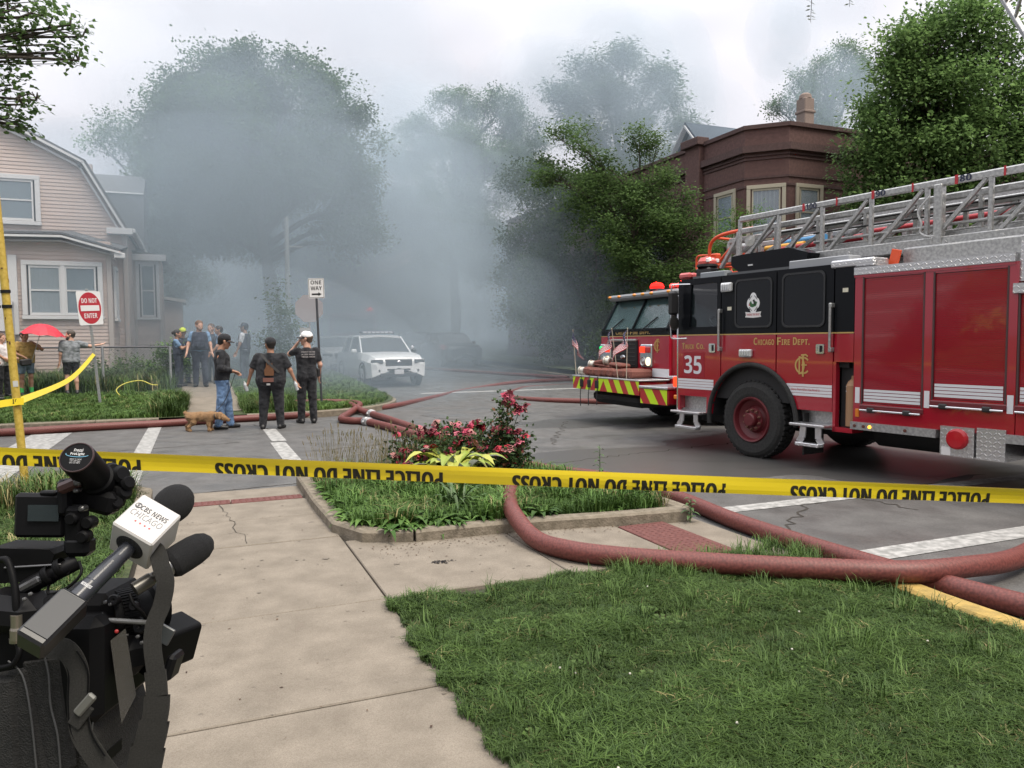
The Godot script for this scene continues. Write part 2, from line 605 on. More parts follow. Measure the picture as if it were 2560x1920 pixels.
var soil: StandardMaterial3D
var concrete: StandardMaterial3D
func build_ground() -> void:
	var asphalt := StandardMaterial3D.new()
	asphalt.albedo_texture = noise_tex(0.012, lin(0.092, 0.089, 0.086), lin(0.14, 0.136, 0.131), 6, 1024, FastNoiseLite.TYPE_SIMPLEX_SMOOTH, 0.5, 4)
	asphalt.uv1_triplanar = true
	asphalt.uv1_world_triplanar = true
	asphalt.uv1_scale = Vector3.ONE * 0.17
	asphalt.roughness_texture = noise_tex(0.009, Color(0.32, 0.32, 0.32), Color(0.85, 0.85, 0.85), 3, 512, FastNoiseLite.TYPE_SIMPLEX_SMOOTH, 0.42, 9)
	asphalt.roughness = 1.0
	asphalt.detail_enabled = true
	asphalt.detail_albedo = noise_tex(0.22, lin(0.5, 0.5, 0.5), lin(1, 1, 1), 3, 1024, FastNoiseLite.TYPE_VALUE, 0.5, 21)
	asphalt.detail_blend_mode = BaseMaterial3D.BLEND_MODE_MUL
	asphalt.detail_uv_layer = BaseMaterial3D.DETAIL_UV_2
	asphalt.uv2_triplanar = true
	asphalt.uv2_world_triplanar = true
	asphalt.uv2_scale = Vector3.ONE * 0.8
	asphalt.heightmap_enabled = true
	asphalt.heightmap_texture = noise_tex(0.35, Color.BLACK, Color.WHITE, 2, 512, FastNoiseLite.TYPE_SIMPLEX, 0.5, 5)
	asphalt.heightmap_scale = 0.25
	concrete = StandardMaterial3D.new()
	concrete.albedo_texture = noise_tex(0.01, lin(0.172, 0.147, 0.116), lin(0.235, 0.203, 0.163), 6, 1024, FastNoiseLite.TYPE_SIMPLEX_SMOOTH, 0.5, 6)
	concrete.uv1_triplanar = true
	concrete.uv1_world_triplanar = true
	concrete.uv1_scale = Vector3.ONE * 0.31
	concrete.roughness = 0.88
	concrete.detail_enabled = true
	concrete.detail_albedo = noise_tex(0.25, lin(0.62, 0.6, 0.58), lin(1, 1, 1), 2, 1024, FastNoiseLite.TYPE_VALUE, 0.34, 23)
	concrete.detail_blend_mode = BaseMaterial3D.BLEND_MODE_MUL
	concrete.detail_uv_layer = BaseMaterial3D.DETAIL_UV_2
	concrete.uv2_triplanar = true
	concrete.uv2_world_triplanar = true
	concrete.uv2_scale = Vector3.ONE * 1.3
	concrete.heightmap_enabled = true
	concrete.heightmap_texture = noise_tex(0.3, Color.BLACK, Color.WHITE, 3, 512, FastNoiseLite.TYPE_SIMPLEX, 0.5, 8)
	concrete.heightmap_scale = 0.12
	var kerb_mat := rough_mat(Color(0.13, 0.11, 0.08), Color(0.23, 0.195, 0.15), 0.9, 0.9, 0.3, 5)
	soil = rough_mat(Color(0.045, 0.035, 0.022), Color(0.085, 0.065, 0.04), 1.2, 0.95, 0.6, 5)
	var turf := rough_mat(Color(0.03, 0.045, 0.014), Color(0.06, 0.075, 0.025), 1.0, 0.95, 0.6, 5)
	var paint := rough_mat(Color(0.18, 0.18, 0.173), Color(0.4, 0.395, 0.385), 0.55, 0.75, 0.0, 6, true, 0.03)
	var gap := mat(0.035, 0.03, 0.024, 0.95)
	var flat0 := func(_p: Vector2) -> float: return 0.0
	var rh := func(p: Vector2) -> float: return road_h(p.y)
	setting("ground", strip_sheet(-500, 500, 300, -900, func(p: Vector2) -> float: return minf(road_h(p.y), 3.0) - 0.25, 1, 60), turf)
	var road := setting("road", strip_sheet(-70, 110, 22, -140, rh, 1, 54), asphalt, "grey asphalt street crossing with patches of damp")
	for c in [[Vector2(-0.45, -8.95), Vector2(1.1, -9.15), 0.012, 14], [Vector2(3.2, -9.0), Vector2(8.2, -9.9), 0.07, 26], [Vector2(4.6, -16.6), Vector2(5.2, -14.6), 0.05, 12], [Vector2(1.0, -16.2), Vector2(1.35, -14.9), 0.02, 8],
			[Vector2(4.4, -5.0), Vector2(6.8, -6.6), 0.1, 18], [Vector2(-4.0, -12.6), Vector2(0.6, -13.4), 0.06, 20], [Vector2(6.4, -5.2), Vector2(6.1, -6.8), 0.08, 10], [Vector2(1.6, -11.8), Vector2(4.4, -12.6), 0.06, 14], [Vector2(5.2, -10.9), Vector2(7.0, -14.0), 0.08, 16]]:
		crack(wander(c[0], c[1], c[2], c[3] * 2), 0.02, 0.004, gap, road)
	var wet := mat(0.062, 0.06, 0.058, 0.4)
	for w in [[Vector2(8.6, -8.6), 4.2, 2.3, 0.002], [Vector2(9.4, -8.2), 3.0, 1.5, 0.004], [Vector2(7.4, -13.6), 1.7, 0.7, 0.002], [Vector2(9.5, -5.6), 2.6, 0.6, 0.002]]:
		var pg := PackedVector2Array()
		for i in 60:
			var an := TAU * i / 60
			var rr := 1.0 + 0.16 * sin(an * 3 + w[1]) + 0.1 * sin(an * 7 + 1) + 0.07 * sin(an * 13 + w[2]) + 0.05 * rng.randf()
			pg.append(w[0] + Vector2(cos(an) * w[1], sin(an) * w[2]) * rr)
		part("damp_patch", sheet(pg, func(_p: Vector2) -> float: return w[3]), wet, road)
	var pm := setting("road_markings", Geo.new(), paint, "worn white crosswalk and stop lines")
	for s in [[-0.93, -0.69, -9.35, -16.5], [1.08, 1.32, -9.3, -13.1], [1.12, 1.36, -13.25, -15.2], [-2.85, -2.2, -9.4, -16.2], [6.2, 13.4, -22.0, -22.35]]:
		part("painted_line", strip_sheet(s[0], s[1], s[2], s[3], func(p: Vector2) -> float: return 0.005 + road_h(p.y), 1, 3), paint, pm)
	for s in [[-5.83, 4.38, -6.05], [-4.1, 4.5, -4.36]]:
		part("painted_line", strip_sheet(s[1], 13.2, s[0], s[2], func(_p: Vector2) -> float: return 0.005, 1, 1), paint, pm)
	# our corner: the bed of earth under the pavement, then slabs
	var near := setting("pavement", sheet(PackedVector2Array([Vector2(-30, 6), Vector2(-30, -9.1), Vector2(-0.6, -9.1), Vector2(-0.45, -8.75), Vector2(1.05, -8.85), Vector2(1.2, -9.0), Vector2(2.4, -8.9), Vector2(3.5, -8.0), Vector2(4.0, -6.6), Vector2(4.0, 6)]), func(_p: Vector2) -> float: return 0.006), gap, "buff concrete pavement of square slabs")
	var zs := [-8.1, -7.28, -6.35, -4.66, -3.36, -2.05, -0.75, 0.55, 1.85]
	for i in zs.size() - 1:
		part("slab", bx(Vector3(0.305, 0.0 + (0.003 if i % 2 else 0.0), (zs[i] + zs[i + 1]) / 2), Vector3(1.515, 0.07, zs[i + 1] - zs[i] - 0.012), 0.006, Basis(Vector3.RIGHT, rng.randf_range(-0.002, 0.002))), concrete, near)
	part("slab", bx(Vector3(1.72, 0.001, -5.42), Vector3(1.29, 0.07, 1.5), 0.006), concrete, near)
	part("slab", bx(Vector3(2.855, -0.001, -5.42), Vector3(0.95, 0.07, 1.5), 0.006), concrete, near)
	part("slab", bx(Vector3(4.0, -0.025, -5.3), Vector3(0.36, 0.08, 1.6), 0.008), concrete, near)
	part("slab", bx(Vector3(0.3, -0.022, -8.62), Vector3(1.5, 0.075, 0.62), 0.006), concrete, near)
	crack(wander(Vector2(0.16, -8.05), Vector2(0.34, -6.4), 0.03, 16), 0.006, 0.042, gap, near)
	var tactile := rough_mat(Color(0.085, 0.026, 0.022), Color(0.14, 0.05, 0.042), 1.5, 0.8, 0.0, 5)
	for pd in [[Vector3(3.565, 0.006, -5.42), Vector3(0.46, 0.07, 0.5)], [Vector3(3.565, 0.006, -4.91), Vector3(0.46, 0.07, 0.5)], [Vector3(-0.08, 0.006, -8.2), Vector3(0.7, 0.07, 0.19)], [Vector3(0.63, 0.006, -8.19), Vector3(0.7, 0.07, 0.19)]]:
		var pl := part("tactile_plate", bx(pd[0], pd[1], 0.005), tactile, near)
		var dm := Geo.new()
		var nx := int(pd[1].x / 0.058)
		var nz := int(pd[1].z / 0.058)
		for i in nx:
			for k in nz:
				dm.lathe(pd[0] + Vector3((i - nx / 2.0 + 0.5) * 0.058, 0.035, (k - nz / 2.0 + 0.5) * 0.058), UP, [[0.0125, 0.0], [0.009, 0.005], [0.0, 0.006]], 8)
		tag(part("domes", dm, tactile, pl), "", "", "", "stuff")
	# old gum and drip stains trodden into the slabs
	var spots := Geo.new()
	for i in 150:
		var c := Vector3(rng.randf_range(-0.4, 1.02), 0.0392, rng.randf_range(-8.0, -1.8)) if i < 110 else Vector3(rng.randf_range(1.1, 3.2), 0.0392, rng.randf_range(-6.0, -4.7))
		var r := rng.randf_range(0.004, 0.016) * (1.0 if i % 12 else 2.2)
		for k in 9:
			var a := TAU * k / 9
			var b := TAU * (k + 1) / 9
			spots.flat(c, c + Vector3(cos(a), 0, sin(a) * 0.8) * r * (0.8 + 0.3 * sin(a * 3 + i)), c + Vector3(cos(b), 0, sin(b) * 0.8) * r * (0.8 + 0.3 * sin(b * 3 + i)), UP)
	tag(part("stains", spots, mat(0.13, 0.11, 0.088, 0.85), near), "", "", "", "stuff")
	var kerbs := setting("kerb", Geo.new(), kerb_mat, "concrete kerbs round the corner flower bed and the lawns")
	var bed_kerb := [[Vector2(1.1, -9.0), Vector2(1.08, -7.5), Vector2(1.1, -6.5), Vector2(1.25, -6.12), Vector2(1.6, -5.98)], [Vector2(1.6, -5.98), Vector2(2.42, -5.95)], [Vector2(2.43, -5.95), Vector2(3.4, -5.8), Vector2(4.08, -5.74)], [Vector2(4.08, -5.74), Vector2(4.1, -6.5), Vector2(3.75, -7.8), Vector2(2.8, -8.85), Vector2(1.8, -9.05), Vector2(1.1, -9.0)]]
	for k in bed_kerb:
		var g := Geo.new()
		kerb(g, k, 0.16, 0.13)
		part("kerb_stone", g, kerb_mat, kerbs)
	setting("bed_soil", sheet(PackedVector2Array([Vector2(1.12, -9.0), Vector2(1.12, -6.4), Vector2(1.6, -6.0), Vector2(2.43, -5.97), Vector2(4.05, -5.77), Vector2(4.08, -6.5), Vector2(3.72, -7.8), Vector2(2.78, -8.82), Vector2(1.8, -9.02)]), func(_p: Vector2) -> float: return 0.105), soil)
	var yk := Geo.new()
	kerb(yk, [Vector2(4.2, -3.95), Vector2(4.13, -3.2), Vector2(4.1, -2.0), Vector2(4.1, 5)], 0.17, 0.09)
	part("yellow_kerb", yk, rough_mat(Color(0.24, 0.17, 0.05), Color(0.42, 0.28, 0.075), 0.8, 0.8, 0.3, 5), kerbs, "worn yellow painted kerb")
	for k in [[Vector2(-30, -9.12), Vector2(-3.0, -9.12), Vector2(-0.75, -9.1), Vector2(-0.55, -8.8), Vector2(-0.53, -7.7)]]:
		var g := Geo.new()
		kerb(g, k, 0.15, 0.13)
		part("kerb_stone", g, kerb_mat, kerbs)
	setting("lawn_soil", sheet(PackedVector2Array([Vector2(1.07, 6), Vector2(1.07, -4.42), Vector2(1.25, -4.5), Vector2(3.6, -4.38), Vector2(4.1, -4.1), Vector2(4.1, 6)]), func(_p: Vector2) -> float: return 0.045), soil)
	setting("verge_soil", sheet(PackedVector2Array([Vector2(-30, 6), Vector2(-30, -9.06), Vector2(-0.8, -9.04), Vector2(-0.55, -8.75), Vector2(-0.47, -7.6), Vector2(-0.47, 6)]), func(_p: Vector2) -> float: return 0.08), turf)
	# the block across the street
	var yh := func(p: Vector2) -> float: return yard_h(p.y)
	var corner := arc(Vector2(1.9, -20.0), 2.85, 90, 0, 8)
	for i in corner.size(): corner[i] = Vector2(corner[i].x, corner[i].y)
	var nw := Geo.new()
	nw.append(strip_sheet(-60, -0.5, -17.15, -60, yh, 1, 22))
	nw.append(strip_sheet(-0.5, 1.9, -17.15, -60, yh, 1, 22))
	nw.append(strip_sheet(1.9, 4.75, -20.0, -90, yh, 1, 22))
	var cf := PackedVector2Array([Vector2(1.9, -20.0)])
	for p in corner: cf.append(p)
	nw.append(sheet(cf, yh))
	setting("yard", nw, turf, "grassy yard and verge across the street")
	var fk := Geo.new()
	for sg in [[-60.0, -30.0], [-30.0, -10.0], [-10.0, -4.4], [-4.4, -1.9], [-1.9, -0.75]]:
		var g := Geo.new()
		kerb(g, [Vector2(sg[0], -17.12), Vector2(sg[1] - 0.012, -17.12)], 0.16, 0.14)
		part("kerb_stone", g, kerb_mat, kerbs)
	kerb(fk, [Vector2(0.95, -17.12), Vector2(1.9, -17.12)] + corner + [Vector2(4.75, -23), Vector2(4.75, -40), Vector2(4.75, -90)], 0.16, 0.14, rh)
	part("kerb_stone", fk, kerb_mat, kerbs)
	var walk := setting("far_pavement", Geo.new(), concrete, "concrete pavement running up the far block into the smoke")
	for i in 14:
		var z := -17.75 - i * 1.55
		part("slab", strip_sheet(-0.42, 0.92, z, z - 1.535, func(p: Vector2) -> float: return yard_h(p.y) + 0.02, 1, 1), concrete, walk)
	part("ramp", strip_sheet(-0.7, 0.95, -17.0, -17.74, func(p: Vector2) -> float: return lerpf(0.02, 0.15, clampf((-p.y - 17.0) / 0.7, 0, 1)), 1, 2), concrete, walk)
	# blocks east of the street
	var ne := Geo.new()
	ne.append(strip_sheet(13.7, 100, -17.2, -90, yh, 1, 22))
	ne.append(strip_sheet(13.7, 100, 20, -9.0, func(_p: Vector2) -> float: return 0.12, 1, 4))
	setting("far_yard", ne, turf, "grassy ground east of the street")
	var ek := Geo.new()
	kerb(ek, [Vector2(100, -17.15), Vector2(15, -17.15), Vector2(13.9, -17.9), Vector2(13.65, -19), Vector2(13.65, -90)], 0.16, 0.14, rh)
	kerb(ek, [Vector2(100, -9.05), Vector2(14.5, -9.05), Vector2(13.65, -8.2), Vector2(13.65, 20)], 0.16, 0.13)
	part("kerb_stone", ek, kerb_mat, kerbs)
	build_grass()

# ---------- grass ----------
func tuft_mesh(blades: int, h: float, spread: float, w: float, lean: float) -> ArrayMesh:
	var g := Geo.new()
	for i in blades:
		var a := rng.randf() * TAU
		var d := Vector3(cos(a), 0, sin(a))
		var s := Vector3(-d.z, 0, d.x)
		var b := d * sqrt(rng.randf()) * spread
		b = Vector3(b.x, 0, b.z).rotated(UP, rng.randf() * TAU)
		var hh := h * rng.randf_range(0.55, 1.15)
		var le := hh * rng.randf_range(0.15, 1.0) * lean
		var ww := w * rng.randf_range(0.7, 1.2)
		var m := b + d * le * 0.35 + UP * hh * 0.6
		var e := b + d * le + UP * hh * (1.0 - 0.25 * lean)
		var nn := (UP * 0.6 - d * 0.5).normalized()
		g.tri(b - s * ww / 2, b + s * ww / 2, m + s * ww * 0.42, nn, nn, nn)
		g.tri(b - s * ww / 2, m + s * ww * 0.42, m - s * ww * 0.42, nn, nn, nn)
		g.tri(m - s * ww * 0.42, m + s * ww * 0.42, e, nn, nn, nn)
	return g.mesh()

func leaf_mat(rough := 0.55, back := 0.5) -> StandardMaterial3D:
	var m := StandardMaterial3D.new()
	m.vertex_color_use_as_albedo = true
	m.roughness = rough
	m.metallic_specular = 0.3
	m.backlight_enabled = true
	m.backlight = Color(back, back, back)
	return m

func scatter(called: String, mesh: Mesh, m: Material, xf: Array, cols: PackedColorArray, parent: Node = null) -> MultiMeshInstance3D:
	var mm := MultiMesh.new()
	mm.transform_format = MultiMesh.TRANSFORM_3D
	mm.use_colors = true
	mm.mesh = mesh
	mm.instance_count = xf.size()
	for i in xf.size():
		mm.set_instance_transform(i, xf[i])
		mm.set_instance_color(i, cols[i])
	var o := MultiMeshInstance3D.new()
	o.multimesh = mm
	o.material_override = m
	o.name = numbered(called) if parent == null else called
	(self if parent == null else parent).add_child(o, true)
	o.set_meta("kind", "stuff")
	return o

func green(dark: Color, light: Color, straw := 0.0) -> Color:
	var c := dark.lerp(light, rng.randf())
	if rng.randf() < straw:
		c = Color(0.3, 0.25, 0.12).lerp(c, rng.randf() * 0.5)
	return c

func field(n: int, x0: float, x1: float, z0: float, z1: float, ok: Callable, hf: Callable, s0: float, s1: float, dark: Color, light: Color, straw: float, xf: Array, cols: PackedColorArray) -> void:
	var f := FastNoiseLite.new()
	f.frequency = 0.9
	f.seed = 5
	for i in n:
		var p := Vector2(rng.randf_range(x0, x1), rng.randf_range(z0, z1))
		if not ok.call(p): continue
		var k := f.get_noise_2dv(p * 1.4)
		var bare := f.get_noise_2dv(p * 2.1 + Vector2(40, 9))
		if bare > 0.42 and rng.randf() < 0.75: continue
		var b := Basis(UP, rng.randf() * TAU).scaled(Vector3.ONE * rng.randf_range(s0, s1) * (1.0 + 0.5 * k))
		xf.append(Transform3D(b, Vector3(p.x, hf.call(p), p.y)))
		var c := green(dark, light, straw)
		c = c * (1.0 + 0.35 * k)
		c.a = 1.0
		cols.append(c)

func build_grass() -> void:
	var lm := leaf_mat()
	var dark := Color(0.027, 0.054, 0.013)
	var light := Color(0.08, 0.136, 0.032)
	var short := tuft_mesh(18, 0.062, 0.036, 0.0042, 1.4)
	var tall := tuft_mesh(18, 0.3, 0.09, 0.009, 0.9)
	var xf := []
	var cols := PackedColorArray()
	var edge := func(p: Vector2) -> bool:
		var e := 1.05 + 0.02 * sin(p.y * 7.0) + 0.02 * sin(p.y * 23.0)
		var n := -4.52 + 0.07 * sin(p.x * 5.0) + 0.04 * sin(p.x * 13.0)
		if p.x > 3.3: n = maxf(n, -4.42 - (p.x - 3.3) * 0.25) + clampf((p.x - 3.6) * 0.6, 0, 0.4)
		if p.y > -3.4: e = 1.04 + 0.02 * sin(p.y * 19.0)
		return p.x > e and p.y > n and p.x < 4.04
	field(30000, 1.0, 4.05, -4.65, -1.2, edge, func(_p: Vector2) -> float: return 0.04, 0.75, 1.25, dark, light, 0.015, xf, cols)
	field(9000, 1.0, 4.05, -1.2, 2.5, edge, func(_p: Vector2) -> float: return 0.04, 0.75, 1.25, dark, light, 0.05, xf, cols)
	var lawn := scatter("lawn_grass", short, lm, xf, cols)
	tag(lawn, "mown grass of the lawn beside the yellow kerb", "grass")
	var wl := Geo.new()
	for i in 7:
		var a := TAU * i / 7
		wl.flat(Vector3(cos(a), 0.1, sin(a)) * 0.01, Vector3(cos(a + 0.3), 0.55, sin(a + 0.3)) * 0.045, Vector3(cos(a - 0.3), 0.5, sin(a - 0.3)) * 0.05, UP)
	xf = []; cols = PackedColorArray()
	field(900, 1.05, 4.0, -4.4, -1.4, edge, func(_p: Vector2) -> float: return 0.055, 0.6, 1.3, dark * 0.9, light * 1.1, 0.0, xf, cols)
	tag(scatter("lawn_clover", wl.mesh(), lm, xf, cols), "clover and plantain leaves among the lawn grass", "clover")
	xf = []; cols = PackedColorArray()
	for i in 700:
		xf.append(Transform3D(Basis(UP, rng.randf() * TAU) * Basis(Vector3.RIGHT, 1.3), Vector3(rng.randf_range(1.1, 4.0), 0.06 + rng.randf() * 0.02, rng.randf_range(-4.3, -1.6))))
		cols.append(Color(0.16, 0.13, 0.06).lerp(Color(0.1, 0.09, 0.04), rng.randf()))
	tag(scatter("dead_blades", tuft_mesh(2, 0.09, 0.02, 0.004, 0.6), lm, xf, cols), "dry clippings lying in the lawn", "clippings")
	# a few longer stalks at the edges of the lawn
	xf = []; cols = PackedColorArray()
	for i in 300:
		var p := Vector2(rng.randf_range(1.05, 4.05), rng.randf_range(-4.55, -2.4))
		if i % 2: p = Vector2(rng.randf_range(2.6, 4.25), rng.randf_range(-4.6, -4.05))
		if not edge.call(p) and i % 2 == 0: continue
		xf.append(Transform3D(Basis(UP, rng.randf() * TAU).scaled(Vector3.ONE * rng.randf_range(0.3, 0.6)), Vector3(p.x, 0.04, p.y)))
		cols.append(green(dark * 1.1, light * 1.2, 0.0))
	tag(scatter("long_grass", tall, lm, xf, cols), "longer grass along the edge of the lawn", "grass")
	xf = []; cols = PackedColorArray()
	field(9000, -6.5, -0.5, -9.1, -5.2, func(p: Vector2) -> bool: return p.x < -0.6 - 0.05 * sin(p.y * 9), func(_p: Vector2) -> float: return 0.08, 1.1, 2.0, dark, light, 0.06, xf, cols)
	tag(scatter("verge_grass", short, lm, xf, cols), "grass of the verge round the yellow pole", "grass")
	xf = []; cols = PackedColorArray()
	field(700, -5.0, -0.7, -9.1, -8.2, func(_p: Vector2) -> bool: return true, func(_p: Vector2) -> float: return 0.08, 0.7, 1.5, dark * 1.3, light, 0.25, xf, cols)
	tag(scatter("verge_weeds", tall, lm, xf, cols), "tall weeds at the kerb beside the yellow pole", "grass")
	# yard across the street
	xf = []; cols = PackedColorArray()
	var yh := func(p: Vector2) -> float: return yard_h(p.y)
	var yard_ok := func(p: Vector2) -> bool: return not (p.x > -0.5 - 0.15 * sin(p.y * 3) and p.x < 0.95) and not (p.x > 1.9 and Vector2(p.x - 1.9, p.y + 20).length() > 2.7 and p.y > -20)
	field(24000, -12, 4.65, -17.3, -22.5, yard_ok, yh, 1.3, 2.2, dark * 1.5, light * 1.5, 0.03, xf, cols)
	field(5000, 0.9, 4.65, -22.5, -40, yard_ok, yh, 1.6, 2.6, dark * 1.3, light * 1.3, 0.02, xf, cols)
	tag(scatter("yard_grass", short, lm, xf, cols), "thick grass of the yard across the street", "grass")
	xf = []; cols = PackedColorArray()
	field(2000, -9, -0.65, -22.9, -26.0, func(p: Vector2) -> bool: return true, yh, 0.8, 2.3, dark * 1.2, light * 1.3, 0.08, xf, cols)
	field(500, 0.9, 2.0, -17.4, -19.2, func(p: Vector2) -> bool: return true, yh, 0.7, 1.2, dark, light, 0.05, xf, cols)
	field(500, -0.9, -0.3, -17.3, -19.8, func(p: Vector2) -> bool: return true, yh, 0.8, 1.5, dark, light, 0.05, xf, cols)
	tag(scatter("yard_weeds", tall, lm, xf, cols), "tall weeds growing along the wire fence", "weeds")

# ---------- houses ----------
var pane_mat: StandardMaterial3D
# a sash window facing +z in its own axes: o = lower left outer corner of the glass opening
func window(parent: Node3D, tf: Transform3D, w: float, h: float, cols: int, frame_m: Material, trim := 0.12, curtain := 0, rail := true) -> void:
	var g := Geo.new()
	g.box(tf * Vector3(w / 2, h + trim / 2, 0.02), Vector3(w + trim * 2, trim, 0.07), 0.006, tf.basis)
	g.box(tf * Vector3(w / 2, -trim / 2, 0.035), Vector3(w + trim * 2.2, trim * 0.8, 0.1), 0.006, tf.basis)
	for s in [-trim / 2, w + trim / 2]:
		g.box(tf * Vector3(s, h / 2, 0.02), Vector3(trim, h - 0.004, 0.066), 0.006, tf.basis)
	var fr := part("window", g, frame_m, parent)
	var cw := w / cols
	for c in cols:
		var sash := Geo.new()
		var x0 := c * cw
		if c > 0:
			sash.box(tf * Vector3(x0, h / 2, 0.022), Vector3(0.12, h, 0.05), 0.005, tf.basis)
		for e in [0.075, cw - 0.075]:
			sash.box(tf * Vector3(x0 + e, h / 2, 0.005), Vector3(0.045, h, 0.034), 0.0, tf.basis)
		sash.box(tf * Vector3(x0 + cw / 2, h - 0.04, 0.005), Vector3(cw - 0.2, 0.07, 0.034), 0.0, tf.basis)
		sash.box(tf * Vector3(x0 + cw / 2, 0.04, 0.005), Vector3(cw - 0.2, 0.07, 0.034), 0.0, tf.basis)
		if rail:
			sash.box(tf * Vector3(x0 + cw / 2, h * 0.5, 0.008), Vector3(cw - 0.2, 0.045, 0.034), 0.0, tf.basis)
		part("sash", sash, frame_m, fr)
		for r in 2:
			part("pane", bx(tf * Vector3(x0 + cw / 2, h * (0.25 + 0.5 * r), 0.002), Vector3(cw - 0.14, h * 0.5 - 0.02, 0.006), 0.0, tf.basis * Basis(Vector3.UP, rng.randf_range(-0.004, 0.004)) * Basis(Vector3.RIGHT, rng.randf_range(-0.006, 0.006))), glass(Color(0.6, 0.66, 0.7), 0.42), fr)
		if curtain & (1 << c):
			var cg := Geo.new()
			var n := 22
			for i in n:
				var a := x0 + 0.06 + (cw - 0.12) * i / n
				var b := x0 + 0.06 + (cw - 0.12) * (i + 1) / n
				var za := -0.009 + 0.004 * sin(i * 1.9)
				var zb := -0.009 + 0.004 * sin((i + 1) * 1.9)
				cg.quad(tf * Vector3(a, 0, za), tf * Vector3(b, 0, zb), tf * Vector3(b, h, zb), tf * Vector3(a, h, za), tf.basis.z)
			part("curtain", cg, mat(0.5, 0.46, 0.42, 0.9), fr)
	part("unlit_room_sheet", bx(tf * Vector3(w / 2, h / 2, -0.019), Vector3(w - 0.01, h - 0.01, 0.008), 0.0, tf.basis), mat(0.045, 0.047, 0.052, 0.9), fr)  # thin backing sheet, its dark colour standing in for the unlit room

# overlapping boards on a wall facing +z of tf, between y0 and y1; edge(y) gives [x0, x1]
func siding(parent: Node3D, tf: Transform3D, y0: float, y1: float, step: float, edge: Callable, ms: Array) -> void:
	var y := y0
	while y < y1 - 0.01:
		var yt := minf(y + step, y1)
		var e: Array = edge.call(y)
		var f: Array = edge.call(yt)
		if e[1] - e[0] > 0.05:
			var g := Geo.new()
			var a := tf * Vector3(e[0], y, 0.022)
			var b := tf * Vector3(e[1], y, 0.022)
			var c := tf * Vector3(f[1], yt, 0.004)
			var d := tf * Vector3(f[0], yt, 0.004)
			var a0 := tf * Vector3(e[0], y, -0.02)
			var b0 := tf * Vector3(e[1], y, -0.02)
			g.quad(a, b, c, d, tf.basis.z)
			g.quad(a, b, b0, a0, -tf.basis.y)
			g.quad(b, c, tf * Vector3(f[1], yt, -0.02), b0, tf.basis.x)
			g.quad(a, d, tf * Vector3(f[0], yt, -0.02), a0, -tf.basis.x)
			part("siding_board", g, ms[rng.randi() % ms.size()], parent)
		y += step

func slab3(a: Vector3, b: Vector3, c: Vector3, d: Vector3, th: float) -> Geo:
	var g := Geo.new()
	var nn := (b - a).cross(d - a).normalized()
	if nn.y < 0.0: nn = -nn
	var o := nn * -th
	g.quad(a, b, c, d, nn)
	g.quad(a + o, b + o, c + o, d + o, -nn)
	var m := (a + b + c + d) / 4
	for e in [[a, b], [b, c], [c, d], [d, a]]:
		g.quad(e[0], e[1], e[1] + o, e[0] + o, (e[0] + e[1]) / 2 - m)
	return g

